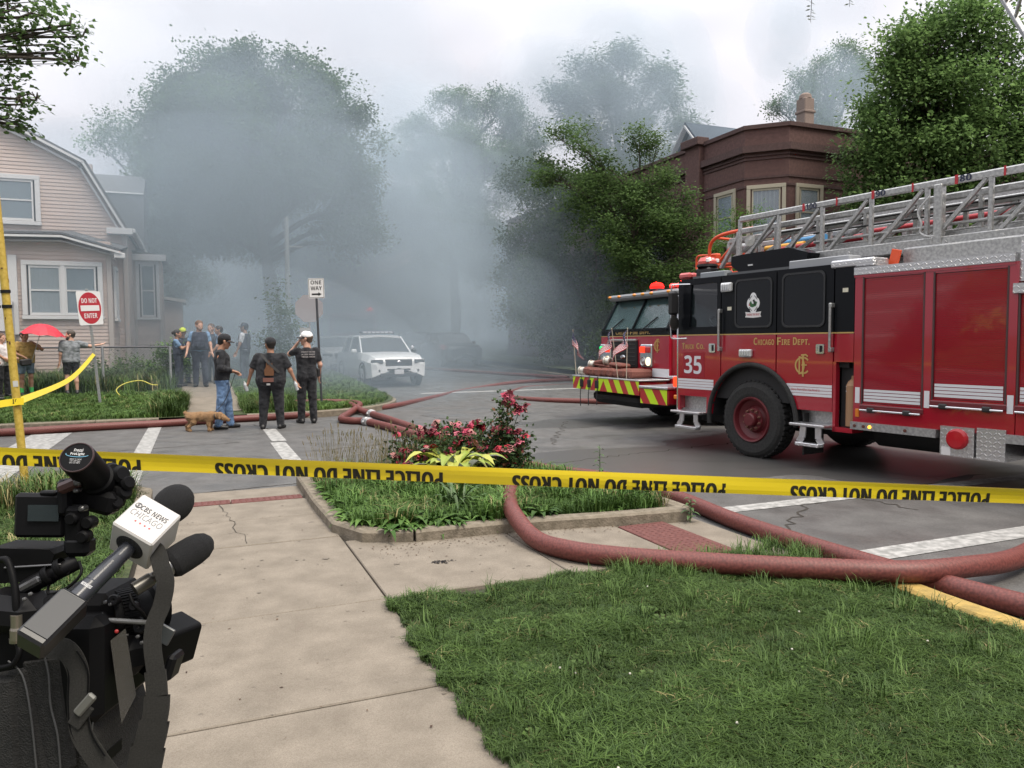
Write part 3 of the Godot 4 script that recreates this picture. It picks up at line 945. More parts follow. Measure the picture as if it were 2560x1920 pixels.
func build_houses() -> void:
	var pink := [mat(0.52, 0.42, 0.375, 0.75), mat(0.55, 0.445, 0.4, 0.75), mat(0.5, 0.405, 0.365, 0.75)]
	var white := mat(0.6, 0.595, 0.6, 0.6)
	var shingle := rough_mat(Color(0.085, 0.09, 0.1), Color(0.15, 0.155, 0.165), 1.2, 0.9, 0.5, 5)
	var dark_shingle := rough_mat(Color(0.05, 0.055, 0.062), Color(0.085, 0.09, 0.1), 1.2, 0.9, 0.5, 5)
	var H := thing("gambrel_house", "pinkish beige clapboard house with barn shaped white trimmed gable and closed porch", "house", Vector3(-5, 0.3, -28))
	var F := func(p: Vector3) -> Vector3: return p - Vector3(-5, 0.3, -28)
	var T0 := Transform3D(Basis(), F.call(Vector3.ZERO))
	# main gable wall
	var xm := -6.35
	var prof := [[0.35, 4.33], [5.3, 4.33], [7.44, 3.13], [9.05, 0.0]]
	var half := func(y: float) -> float:
		for i in prof.size() - 1:
			if y <= prof[i + 1][0]:
				return lerpf(prof[i][1], prof[i + 1][1], (y - prof[i][0]) / (prof[i + 1][0] - prof[i][0]))
		return 0.0
	var core := PackedVector2Array()
	for p in prof: core.append(Vector2(xm + p[1] - 0.02, p[0] + (-0.06 if p[1] == 0.0 else 0.0)))
	for i in range(prof.size() - 2, -1, -1): core.append(Vector2(xm - prof[i][1] + 0.02, prof[i][0]))
	var wg := Geo.new()
	wg.prism(core, -28.03, -37.0, T0)
	part("wall", wg, pink[0], H)
	siding(H, T0 * Transform3D(Basis(), Vector3(0, 0, -28)), 4.5, 9.0, 0.114, func(y: float) -> Array: return [xm - half.call(y) + 0.05, xm + half.call(y) - 0.05], pink)
	siding(H, T0 * Transform3D(Basis(), Vector3(0, 0, -28)), 0.5, 4.5, 0.114, func(_y: float) -> Array: return [-2.32, -2.14], pink)
	part("corner_board", bx(F.call(Vector3(-2.08, 2.9, -27.97)), Vector3(0.14, 4.9, 0.1), 0.01), mat(0.42, 0.37, 0.345, 0.7), H)
	# rakes and roof
	for s in [1.0, -1.0]:
		for i in [1, 2]:
			var a := Vector3(xm + s * (prof[i][1] + 0.12), prof[i][0] + (0.0 if i == 1 else 0.06), -27.75)
			var b := Vector3(xm + s * (prof[i + 1][1] + (0.12 if i == 1 else 0.0)), prof[i + 1][0] + (0.06 if i == 1 else 0.12), -27.75)
			part("roof", slab3(F.call(a), F.call(b), F.call(b + Vector3(0, 0, -9.3)), F.call(a + Vector3(0, 0, -9.3)), 0.07), shingle, H)
			var rk := Geo.new()
			var dn := Vector3((b - a).y, -(b - a).x, 0).normalized() * 0.11
			if dn.y > 0: dn = -dn
			rk.bar(F.call(a + dn + Vector3(0, 0, -0.03)), F.call(b + dn + Vector3(0, 0, -0.03)), 0.07, 0.2, Vector3(0, 0, 1).cross(Vector3.UP) if false else Vector3(0, 0, -1))
			rk.bar(F.call(a + dn * 2.4 + Vector3(0, 0, -0.15)), F.call(b + dn * 2.4 + Vector3(0, 0, -0.15)), 0.06, 0.12, Vector3(0, 0, -1))
			part("rake_board", rk, white, H)
	part("eave_return", bx(F.call(Vector3(-2.2, 5.3, -27.82)), Vector3(0.75, 0.2, 0.3), 0.01), white, H)
	part("gutter", bx(F.call(Vector3(-1.83, 5.34, -32)), Vector3(0.16, 0.14, 8.4), 0.02), white, H)
	window(H, T0 * Transform3D(Basis(), Vector3(-6.95, 5.52, -27.96)), 2.4, 1.28, 2, white, 0.14, 0)
	# porch
	siding(H, T0 * Transform3D(Basis(), Vector3(0, 0, -26)), 0.5, 4.72, 0.108, func(y: float) -> Array: return [-9.0, -2.42], pink)
	part("porch_wall", bx(F.call(Vector3(-5.7, 2.6, -27.0)), Vector3(6.72, 4.3, 1.98)), pink[0], H)
	part("corner_board", bx(F.call(Vector3(-2.38, 2.5, -25.98)), Vector3(0.13, 4.1, 0.12), 0.01), mat(0.42, 0.37, 0.345, 0.7), H)
	siding(H, T0 * Transform3D(Basis(Vector3.UP, PI / 2), Vector3(-2.33, 0, -28)), 0.5, 4.4, 0.108, func(_y: float) -> Array: return [-1.92, 0.0], pink)
	window(H, T0 * Transform3D(Basis(Vector3.UP, PI / 2), Vector3(-2.29, 2.45, -26.35)), 0.75, 1.5, 1, white, 0.1, 0)
	window(H, T0 * Transform3D(Basis(), Vector3(-4.52, 2.52, -25.95)), 1.83, 1.46, 2, white, 0.13, 1)
	var pf := [Vector2(-9.2, 4.8), Vector2(-3.55, 4.93), Vector2(-2.0, 4.5)]
	for i in 2:
		var a := Vector3(pf[i].x, pf[i].y, -25.65)
		var b := Vector3(pf[i + 1].x, pf[i + 1].y, -25.65)
		var up := Vector3(0, 0.35, -2.4)
		part("porch_roof", slab3(F.call(a), F.call(b), F.call(b + up), F.call(a + up), 0.06), shingle, H)
		var g := Geo.new()
		g.bar(F.call(a + Vector3(0, -0.13, 0)), F.call(b + Vector3(0, -0.13, 0)), 0.06, 0.2, Vector3(0, 0, -1))
		part("fascia", g, white, H)
		part("soffit", slab3(F.call(a + Vector3(0, -0.24, -0.02)), F.call(b + Vector3(0, -0.24, -0.02)), F.call(b + Vector3(0, -0.24, -0.4)), F.call(a + Vector3(0, -0.24, -0.4)), 0.02), mat(0.42, 0.4, 0.4, 0.8), H)
	part("gutter_end", bx(F.call(Vector3(-2.06, 4.3, -25.66)), Vector3(0.3, 0.16, 0.14), 0.02), white, H)
	var door := part("door", bx(F.call(Vector3(-5.55, 3.1, -25.94)), Vector3(0.95, 2.1, 0.06), 0.01), white, H)
	part("door_trim", bx(F.call(Vector3(-4.86, 3.1, -25.92)), Vector3(0.22, 2.3, 0.1), 0.01), white, door)
	part("pane", bx(F.call(Vector3(-5.55, 3.4, -25.9)), Vector3(0.6, 1.2, 0.02)), glass(Color(0.5, 0.55, 0.6), 0.6), door)
	for i in 6:
		part("stair_step", bx(F.call(Vector3(-5.7, 1.85 - i * 0.2, -25.7 + i * 0.26)), Vector3(1.5, 0.2, 0.3), 0.01), mat(0.3, 0.29, 0.29, 0.8), H)
	var rl := Geo.new()
	rl.bar(F.call(Vector3(-4.9, 2.9, -25.85)), F.call(Vector3(-4.75, 1.5, -24.2)), 0.05, 0.09)
	rl.bar(F.call(Vector3(-4.9, 2.9, -25.85)), F.call(Vector3(-4.9, 1.5, -25.85)), 0.09, 0.09)
	rl.bar(F.call(Vector3(-4.75, 1.6, -24.2)), F.call(Vector3(-4.75, 0.4, -24.2)), 0.09, 0.09)
	part("stair_rail", rl, mat(0.33, 0.33, 0.34, 0.7), H)
	# bay on the side wall and the low lean-to behind it
	part("bay_wall", bx(F.call(Vector3(-1.7, 2.55, -31.5)), Vector3(1.16, 4.3, 2.0)), pink[1], H)
	siding(H, T0 * Transform3D(Basis(), Vector3(0, 0, -30.48)), 0.5, 4.6, 0.114, func(_y: float) -> Array: return [-2.1, -1.13], pink)
	for x in [-2.0, -1.17]:
		part("corner_board", bx(F.call(Vector3(x, 2.6, -30.44)), Vector3(0.1, 4.2, 0.09), 0.01), mat(0.42, 0.37, 0.345, 0.7), H)
	window(H, T0 * Transform3D(Basis(), Vector3(-1.85, 2.62, -30.43)), 0.56, 1.9, 1, white, 0.1, 0)
	part("bay_roof", slab3(F.call(Vector3(-2.1, 5.0, -30.2)), F.call(Vector3(-0.95, 4.82, -30.2)), F.call(Vector3(-0.95, 4.82, -33)), F.call(Vector3(-2.1, 5.0, -33)), 0.06), shingle, H)
	part("fascia", bx(F.call(Vector3(-1.52, 4.74, -30.2)), Vector3(1.16, 0.22, 0.06), 0.005), white, H)
	part("lean_to", bx(F.call(Vector3(-1.0, 1.75, -34.5)), Vector3(1.0, 3.2, 2.0)), pink[0], H)
	part("lean_to_roof", slab3(F.call(Vector3(-1.7, 3.62, -33.3)), F.call(Vector3(-0.35, 3.42, -33.3)), F.call(Vector3(-0.35, 3.42, -35.7)), F.call(Vector3(-1.7, 3.62, -35.7)), 0.12), mat(0.5, 0.47, 0.44, 0.7), H)
	# cross wing with its own broken roof
	part("wing_wall", bx(F.call(Vector3(-5.0, 2.8, -35.2)), Vector3(6.1, 5.0, 5.4)), pink[2], H)
	for q in [[5.15, -32.2, 7.45, -33.1, dark_shingle], [7.45, -33.1, 8.5, -35.0, shingle], [8.5, -35.0, 7.45, -36.9, shingle], [7.45, -36.9, 5.15, -37.8, dark_shingle]]:
		part("wing_roof", slab3(F.call(Vector3(-8.2, q[0], q[1])), F.call(Vector3(-1.75, q[0], q[1])), F.call(Vector3(-1.75, q[2], q[3])), F.call(Vector3(-8.2, q[2], q[3])), 0.08), q[4], H)
	part("roof_flashing", bx(F.call(Vector3(-4.6, 7.47, -33.06)), Vector3(5.7, 0.05, 0.08)), mat(0.75, 0.75, 0.77, 0.5), H)
	var wgab := Geo.new()
	wgab.prism(PackedVector2Array([Vector2(32.3, 5.1), Vector2(33.2, 7.3), Vector2(35, 8.35), Vector2(36.8, 7.3), Vector2(37.7, 5.1)]), 0, 0.06, Transform3D(Basis(Vector3(0, 0, -1), Vector3.UP, Vector3(1, 0, 0)), F.call(Vector3(-1.87, 0, 0))))
	part("wing_gable", wgab, mat(0.12, 0.12, 0.14, 0.8), H)
	var pipe := Geo.new()
	pipe.rod(F.call(Vector3(-3.8, 8.3, -35.0)), F.call(Vector3(-3.8, 8.85, -35.0)), 0.14, 0.14, 14)
	part("roof_vent", pipe, mat(0.4, 0.33, 0.31, 0.6), H)
	# brick corner building
	var brick := rough_mat(Color(0.085, 0.045, 0.04), Color(0.125, 0.068, 0.06), 0.7, 0.85, 0.4, 5)
	var stone := rough_mat(Color(0.06, 0.034, 0.032), Color(0.1, 0.06, 0.055), 0.9, 0.85, 0.2, 4)
	var cream := mat(0.38, 0.35, 0.27, 0.7)
	var B := thing("brick_building", "dark red brick corner building with angled front and cream framed windows", "building", Vector3(18, 0, -21.9))
	var G := func(p: Vector3) -> Vector3: return p - Vector3(18, 0, -21.9)
	var foot := func(o: float) -> PackedVector2Array:
		return PackedVector2Array([Vector2(18 - o, -44), Vector2(18 - o, -21.9 + o * 0.42), Vector2(19.04 - o * 0.42, -20.86 + o), Vector2(24, -20.86 + o), Vector2(24, -21.4 + o), Vector2(40, -21.4 + o), Vector2(40, -44)])
	var layer := func(called: String, y0: float, y1: float, o: float, m: Material) -> void:
		var g := Geo.new()
		var pg: PackedVector2Array = foot.call(o)
		for i in pg.size(): pg[i] = pg[i] - Vector2(18, -21.9)
		g.prism(pg, -y0, -y1, Transform3D(Basis(Vector3.RIGHT, Vector3(0, 0, 1), Vector3(0, -1, 0)), Vector3.ZERO))
		part(called, g, m, B)
	layer.call("wall", 0.2, 9.0, 0.0, brick)
	for l in [[9.0, 9.14, 0.08, stone], [8.18, 8.42, 0.16, stone], [8.05, 8.11, 0.05, stone], [7.93, 7.98, 0.04, stone], [7.28, 7.35, 0.035, stone], [6.98, 7.06, 0.03, stone], [5.0, 5.2, 0.08, stone], [0.2, 1.2, 0.12, stone]]:
		layer.call("stone_band", l[0], l[1], l[2], l[3])
	part("pilaster", bx(G.call(Vector3(17.94, 4.9, -24.7)), Vector3(0.3, 8.7, 0.9), 0.02), brick, B)
	part("parapet_block", bx(G.call(Vector3(17.9, 9.18, -24.7)), Vector3(0.55, 0.3, 1.1), 0.02), stone, B)
	var d45 := Basis(Vector3.UP, -PI / 4)
	window(B, Transform3D(d45, G.call(Vector3(18.14, 5.25, -21.75))), 1.05, 1.68, 1, cream, 0.13, 1, false)
	window(B, Transform3D(Basis(), G.call(Vector3(19.45, 5.25, -20.83))), 0.95, 1.68, 1, cream, 0.13, 1, true)
	for z in [-22.85, -27.5, -31.0]:
		window(B, Transform3D(Basis(Vector3.UP, -PI / 2), G.call(Vector3(17.97, 5.25, z - 0.55))), 0.95, 1.68, 1, cream, 0.13, 0, true)
		window(B, Transform3D(Basis(Vector3.UP, -PI / 2), G.call(Vector3(17.97, 1.6, z - 0.55))), 0.95, 1.8, 1, cream, 0.13, 0, true)
	# gabled house behind it
	var Q := thing("gabled_house", "blue grey shingled gable roof and pale siding rising behind the brick building", "house", Vector3(24, 0, -33.4))
	var K := func(p: Vector3) -> Vector3: return p - Vector3(24, 0, -33.4)
	var slate := rough_mat(Color(0.055, 0.075, 0.1), Color(0.085, 0.11, 0.14), 1.1, 0.9, 0.4, 5)
	var pale := [mat(0.42, 0.47, 0.5, 0.8), mat(0.4, 0.45, 0.49, 0.8)]
	part("wall", bx(K.call(Vector3(31, 4.6, -33.4)), Vector3(13.8, 9.0, 6.8)), pale[0], Q)
	var gb := Geo.new()
	gb.prism(PackedVector2Array([Vector2(29.95, 9.1), Vector2(33.4, 12.75), Vector2(36.85, 9.1)]), 0, 13.8, Transform3D(Basis(Vector3(0, 0, -1), Vector3.UP, Vector3(1, 0, 0)), K.call(Vector3(24.1, 0, 0))))
	part("gable_wall", gb, pale[0], Q)
	siding(Q, Transform3D(Basis(Vector3.UP, -PI / 2), K.call(Vector3(24.1, 0, -33.4))), 8.0, 12.6, 0.2, func(y: float) -> Array: return [-minf(3.4, (12.75 - y) * 0.94), minf(3.4, (12.75 - y) * 0.94)], pale)
	for s in [1.0, -1.0]:
		part("roof", slab3(K.call(Vector3(23.6, 12.9, -33.4)), K.call(Vector3(38.6, 12.9, -33.4)), K.call(Vector3(38.6, 8.9, -33.4 + s * 3.8)), K.call(Vector3(23.6, 8.9, -33.4 + s * 3.8)), 0.1), slate, Q)
		var g := Geo.new()
		g.bar(K.call(Vector3(23.66, 12.7, -33.4)), K.call(Vector3(23.66, 8.75, -33.4 + s * 3.75)), 0.08, 0.28, Vector3(1, 0, 0))
		part("rake_board", g, white, Q)
	part("skylight", bx(K.call(Vector3(28.4, 11.9, -32.3)), Vector3(0.75, 0.9, 0.12), 0.02, Basis(Vector3.RIGHT, -0.8)), mat(0.55, 0.6, 0.65, 0.2), Q)
	var ch := Geo.new()
	ch.box(K.call(Vector3(30.25, 12.9, -32.0)), Vector3(0.66, 3.0, 0.66), 0.04)
	ch.box(K.call(Vector3(30.25, 13.7, -32.0)), Vector3(0.76, 0.14, 0.76), 0.03)
	ch.lathe(K.call(Vector3(30.25, 14.4, -32.0)), UP, [[0.34, 0.0], [0.3, 0.2], [0.18, 0.3], [0.0, 0.33]], 16)
	part("chimney", ch, rough_mat(Color(0.17, 0.13, 0.11), Color(0.26, 0.2, 0.17), 1.5, 0.9, 0.3, 4), Q)
	part("chimney_flashing", bx(K.call(Vector3(30.5, 11.75, -31.6)), Vector3(1.3, 0.5, 1.0), 0.03), mat(0.72, 0.73, 0.74, 0.5), Q)
	# a frame house deep in the smoke on the far block
	var X := thing("frame_house", "dim two storey house almost lost in the smoke behind the big maple", "house", Vector3(-6, 0.6, -50))
	part("wall", bx(Vector3(0, 3.4, 0), Vector3(8, 6.8, 10)), mat(0.3, 0.3, 0.32, 0.8), X)
	var xr := Geo.new()
	xr.prism(PackedVector2Array([Vector2(-4.4, 6.6), Vector2(0, 10.2), Vector2(4.4, 6.6)]), -5.3, 5.3)
	part("roof", xr, dark_shingle, X)
	for i in 3:
		window(X, Transform3D(Basis(), Vector3(-2.9 + i * 2.2, 4.2, 5.03)), 0.9, 1.5, 1, white, 0.12, 0)

# ---------- trees ----------
func clump_mesh(leaves: int, spread: float, ln: float, wd: float, droop := 0.2) -> ArrayMesh:
	var g := Geo.new()
	for i in leaves:
		var c := Vector3(rng.randfn(), rng.randfn() * 0.7, rng.randfn()) * spread * 0.5
		var d := (Vector3(rng.randfn(), rng.randfn() * 0.5 - droop, rng.randfn()) + c / spread).normalized()
		var s := d.cross(Vector3(rng.randfn() * 0.5, 1, rng.randfn() * 0.5)).normalized()
		var up := s.cross(d)
		var l := ln * rng.randf_range(0.7, 1.2)
		var w := wd * rng.randf_range(0.7, 1.2)
		var n := up if up.y > 0 else -up
		var m := c + d * l * 0.45 + n * w * 0.12
		var n1 := (n + s * 0.35).normalized()
		var n2 := (n - s * 0.35).normalized()
		g.tri(c, m + s * w * 0.5, c + d * l, n1, n1, n)
		g.tri(c, m - s * w * 0.5, c + d * l, n2, n2, n)
	return g.mesh()

# crown lobes are [x, y, z, r] in the world; trunk from base; density = clumps per cubic metre of shell
func tree(called: String, label: String, base: Vector3, lobes: Array, trunk_r: float, clump: Mesh, lm: Material, bark: Material, dens: float, dark: Color, light: Color, group := "", squash := 0.85, holes := 0.12, limbs := true, category := "tree", trunk_to := 0.45) -> Node3D:
	var o := thing(called, label, category, base, 0.0, group)
	var f := FastNoiseLite.new()
	f.seed = rng.randi()
	f.frequency = 0.55
	f.fractal_octaves = 2
	var mid := Vector3.ZERO
	var tot := 0.0
	for l in lobes:
		mid += Vector3(l[0], l[1], l[2]) * l[3]; tot += l[3]
	mid = mid / tot - base
	var g := Geo.new()
	var fork := Vector3(lerpf(0, mid.x, 0.25), mid.y * trunk_to, lerpf(0, mid.z, 0.25))
	var top := Vector3(mid.x * 0.7, mid.y * 1.0, mid.z * 0.7)
	g.tube(smooth_path([Vector3.ZERO, fork * 0.5 + Vector3(trunk_r * 0.5, 0, 0), fork, fork.lerp(top, 0.5) + Vector3(-trunk_r, 0, trunk_r), top], 4), [trunk_r * 1.5, trunk_r * 1.15, trunk_r * 1.05, trunk_r, trunk_r, trunk_r * 0.97, trunk_r * 0.93, trunk_r * 0.9, trunk_r * 0.85, trunk_r * 0.72, trunk_r * 0.64, trunk_r * 0.58, trunk_r * 0.5, trunk_r * 0.42, trunk_r * 0.34, trunk_r * 0.26, trunk_r * 0.2], 9)
	part("trunk", g, bark, o)
	if limbs:
		for l in lobes:
			var e := Vector3(l[0], l[1], l[2]) - base
			var lg := Geo.new()
			var start := fork.lerp(top, clampf((e.y - fork.y) / maxf(top.y - fork.y, 0.1) * 0.5, 0.0, 0.8))
			var r0: float = trunk_r * clampf(0.25 + 0.14 * l[3], 0.25, 0.5)
			var bend := start.lerp(e, 0.5) + Vector3(rng.randfn() * 0.15, 0.12 * start.distance_to(e), rng.randfn() * 0.15)
			var pts := smooth_path([start, bend, e], 4)
			var rs := []
			for i in pts.size(): rs.append(lerpf(r0, r0 * 0.3, i / float(pts.size() - 1)))
			lg.tube(pts, rs, 6)
			for k in 6:
				var d := Vector3(rng.randfn(), rng.randfn() * 0.6 + 0.3, rng.randfn()).normalized() * float(l[3]) * 0.85
				var s: Vector3 = pts[rng.randi_range(3, pts.size() - 1)]
				lg.tube([s, s + (e + d - s) * 0.5 + Vector3(0, 0.1, 0), e + d], [r0 * 0.35, r0 * 0.22, r0 * 0.08], 5)
			part("branch", lg, bark, o)
	var xf := []
	var cols := PackedColorArray()
	for l in lobes:
		var r: float = l[3]
		var n := int(dens * 8.0 * pow(r, 2.4))
		var tone := rng.randf_range(0.82, 1.18)
		var sprays := []
		for i in int(9 + 5 * r):
			var d := Vector3(rng.randfn(), rng.randfn() + 0.25, rng.randfn()).normalized()
			sprays.append([Vector3(l[0], l[1], l[2]) + d * Vector3(1, squash, 1) * r * rng.randf_range(0.45, 0.98), r * rng.randf_range(0.17, 0.34), rng.randf_range(0.78, 1.25)])
		for i in n:
			var sp: Array = sprays[i % sprays.size()]
			var d: Vector3 = Vector3(rng.randfn(), rng.randfn() * 0.55, rng.randfn()) * sp[1] * 0.75
			d.y -= d.length() * 0.25
			var p: Vector3 = sp[0] + d
			if f.get_noise_3dv(p * 1.6) > 0.4 - holes: continue
			var b := Basis(UP, rng.randf() * TAU) * Basis(Vector3.RIGHT, rng.randfn() * 0.35)
			xf.append(Transform3D(b.scaled(Vector3.ONE * rng.randf_range(0.75, 1.25)), p - base))
			var c: Color = dark.lerp(light, rng.randf()) * tone * sp[2]
			c.a = 1
			cols.append(c)
	scatter("crown", clump, lm, xf, cols, o)
	return o

func build_trees() -> void:
	var lm := leaf_mat(0.5, 1.0)
	var bark := rough_mat(Color(0.045, 0.036, 0.028), Color(0.09, 0.075, 0.06), 2.0, 0.95, 1.0, 5)
	var small := clump_mesh(16, 0.3, 0.11, 0.06)
	var broad := clump_mesh(20, 0.44, 0.135, 0.09)
	var coarse := clump_mesh(34, 0.62, 0.145, 0.095)
	var frond := clump_mesh(22, 0.75, 0.3, 0.075, 0.5)
	var dk := Color(0.05, 0.092, 0.03)
	var lt := Color(0.125, 0.2, 0.066)
	tree("maple_tree", "large round maple across the street veiled by smoke, trunk behind the three men", Vector3(3.05, 0.35, -34.5),
		[[0.1, 12.06, -36.4, 1.91], [2.05, 12.82, -35.6, 1.91], [4.3, 12.81, -34.7, 1.74], [-0.4, 10.5, -36.5, 1.7], [6.01, 10.8, -33.9, 1.65], [2.61, 9.95, -35.2, 2.96], [5.15, 8.72, -34.1, 1.91], [0.32, 8.41, -36.1, 2.26], [6.59, 8.71, -33.5, 1.22],
		[6.23, 7.3, -33.5, 1.4], [6.9, 6.5, -33.2, 0.95], [6.2, 5.9, -33.6, 0.9], [2.52, 7.2, -36.0, 1.91], [-0.2, 6.2, -37.6, 2.09], [1.5, 11.3, -34.2, 1.4], [3.6, 11.2, -36.6, 1.6]],
		0.34, coarse, lm, bark, 14.0, dk * 0.95, lt * 0.85, "", 0.85, 0.22)
	tree("pale_tree", "pale green tree behind the house roof, left of the maple", Vector3(-2.2, 0.6, -45.0),
		[[-4.6, 12.4, -45.9, 0.75], [-3.61, 13.03, -45.6, 0.84], [-2.86, 11.97, -45.2, 1.26], [-1.54, 10.7, -44.6, 1.48], [-0.64, 7.96, -44.0, 1.69], [-0.52, 5.22, -43.8, 1.69], [-1.7, 5.02, -44.3, 1.3], [-2.6, 9.6, -45, 1.2]], 0.2, coarse, lm, bark, 6.0, dk * 1.3, lt * 1.3, "", 0.85, 0.2)
	tree("smoky_tree", "hazy grey blue tree crown behind the thickest smoke", Vector3(16.5, 0.6, -50.5),
		[[17.1, 17.65, -50.3, 1.64], [14.53, 16.02, -51.2, 1.51], [13.21, 14.12, -51.7, 1.92], [19.63, 17.35, -49.2, 1.64], [21.11, 15.97, -48.5, 1.92], [16.5, 14.09, -50.3, 3.0], [19.01, 13.25, -49.2, 3.29], [12.61, 10.84, -51.7, 2.47], [15.62, 9.72, -50.4, 3.56], [19, 8, -50, 3.2]], 0.35, coarse, lm, bark, 7.0, dk, lt, "", 0.85, 0.12)
	tree("tall_ailanthus", "tall open tree with flat tufted crown rising above the smoke", Vector3(24.8, 0.6, -42.6),
		[[23.56, 18.76, -43.3, 1.52], [25.45, 19.5, -42.6, 1.32], [27.29, 18.22, -41.7, 1.39], [22.34, 16.87, -43.7, 1.6], [24.92, 17.1, -42.7, 1.7], [27.72, 16.83, -41.5, 1.14], [28.7, 15.0, -41.0, 1.2], [26.04, 15.33, -42.1, 1.6], [23.22, 14.84, -43.2, 1.64], [21.42, 17.38, -44.1, 0.89], [25.26, 12.56, -42.2, 2.28], [28.2, 13.2, -41.3, 1.3]], 0.26, frond, lm, bark, 10.0, dk, lt * 0.9, "", 0.55, 0.16)
	tree("street_tree", "ragged green tree with bare twigs left of the brick building", Vector3(14.6, 0.35, -23.0),
		[[12.42, 8.59, -24.0, 0.77], [11.78, 8.8, -24.3, 0.42], [11.87, 7.27, -24.2, 0.63], [11.49, 7.34, -24.3, 0.49], [11.23, 7.27, -24.4, 0.35], [14.49, 8.64, -23.2, 0.62], [15.0, 8.36, -22.9, 0.6], [13.43, 7.67, -23.5, 0.63], [13.15, 6.98, -23.6, 0.98], [14.97, 7.25, -22.9, 0.91], [14.04, 6.28, -23.2, 1.19],
		[15.58, 6.26, -22.6, 0.75], [12.49, 6.29, -23.8, 0.84], [13.1, 5.17, -23.5, 1.26], [14.65, 5.16, -22.9, 1.26], [15.96, 5.7, -22.4, 0.8], [16.3, 4.6, -22.4, 0.9], [15.6, 3.8, -22.5, 1.1], [14.2, 3.8, -22.9, 1.2]], 0.13, small, lm, bark, 28.0, dk * 0.9, lt * 1.0, "", 0.9, 0.14)
	tree("dark_thicket", "dark leafy thicket at the kerb behind the parked fire engine", Vector3(16.0, 0.4, -29.0),
		[[13.9, 3.1, -31.2, 1.1], [14.6, 5.0, -31, 1.0], [15.4, 4.3, -30.5, 1.4], [16.2, 3.4, -29.4, 1.6], [17.2, 3.6, -28.2, 1.6], [15.6, 2.4, -30.2, 1.4], [14.6, 2.2, -30.6, 1.2], [16.8, 2.2, -28.6, 1.6], [17.6, 2.6, -26.6, 1.5], [18.0, 5.0, -27.4, 1.5], [16.6, 5.6, -28.6, 1.5], [16.9, 1.2, -25.6, 1.2], [15.6, 1.2, -26.4, 1.2], [18.4, 1.6, -23.5, 1.2], [17.4, 2.9, -23.6, 1.0], [15.5, 7.4, -28.5, 1.6], [16, 8.4, -31, 1.6], [15, 6.4, -33, 1.8], [16.7, 6.4, -26.4, 1.4], [15.4, 9.4, -34.5, 1.6], [14.8, 4.2, -34, 1.8]], 0.12, broad, lm, bark, 16.0, dk * 0.6, lt * 0.55, "", 0.9, 0.02, true, "shrubs", 0.2)
	tree("ailanthus_sapling", "bright feathery green sapling between the truck ladder and brick building", Vector3(14.2, 0.15, -18.6),
		[[14.2, 3.9, -18.2, 0.45], [13.9, 3.2, -18.1, 0.55], [13.8, 2.7, -18.3, 0.45], [14.4, 5.15, -17.7, 0.34], [14.9, 5.15, -17.5, 0.3], [14.0, 4.75, -17.9, 0.3], [14.3, 3.35, -17.9, 0.45], [13.9, 4.3, -18.2, 0.28], [13.7, 1.9, -18.4, 0.6], [14.6, 2.4, -18.1, 0.6]], 0.035, clump_mesh(26, 0.34, 0.16, 0.03, 0.4), lm, bark, 24.0, Color(0.06, 0.13, 0.022), Color(0.12, 0.24, 0.04), "", 0.6, 0.0)
	tree("linden_tree", "big full green tree at the right, in front of the brick building", Vector3(22.3, 0.3, -17.8),
		[[21.6, 11.0, -17.7, 1.35], [22.9, 11.6, -17.2, 1.2], [20.6, 9.9, -18.2, 1.0], [23.5, 10.5, -16.8, 1.1], [22.1, 9.4, -17.4, 1.6], [20.3, 8.6, -18.3, 0.8], [24.0, 9.0, -16.6, 1.1], [19.5, 7.5, -18.6, 0.55], [20.4, 7.2, -18.1, 0.85], [21.4, 7.7, -17.6, 1.2], [22.7, 7.5, -17.0, 1.35], [24.1, 7.2, -16.4, 1.2],
		[19.9, 6.2, -18.3, 0.75], [20.9, 6.1, -17.7, 0.95], [22.3, 6.0, -17.1, 1.0], [23.5, 5.9, -16.6, 0.95], [24.9, 8.1, -16.1, 1.1], [25.2, 9.8, -16.1, 1.0], [20.6, 5.0, -18.0, 0.8], [22.0, 4.8, -17.3, 1.0], [23.7, 4.7, -16.5, 1.0], [25.5, 6.3, -16.2, 1.1], [22.7, 8.5, -18.4, 1.3], [21.4, 8.9, -18.9, 1.1], [25.6, 4.6, -16, 1.1]], 0.24, broad, lm, bark, 22.0, dk * 1.2, lt * 1.45, "", 0.85, 0.1)
	tree("distant_tree", "faint grey green tree behind the chimney", Vector3(40.2, 0.6, -40.9),
		[[38.66, 18.99, -41.4, 1.04], [37.35, 17.36, -41.9, 0.96], [40.2, 19.8, -40.8, 1.15], [41.49, 20.75, -40.3, 1.23], [39.12, 17.48, -41.1, 1.37], [40.92, 18.56, -40.4, 1.64], [42.46, 19.37, -39.9, 1.64], [40, 15.5, -41, 2.2]], 0.3, coarse, lm, bark, 8.0, dk, lt, "", 0.8, 0.18)
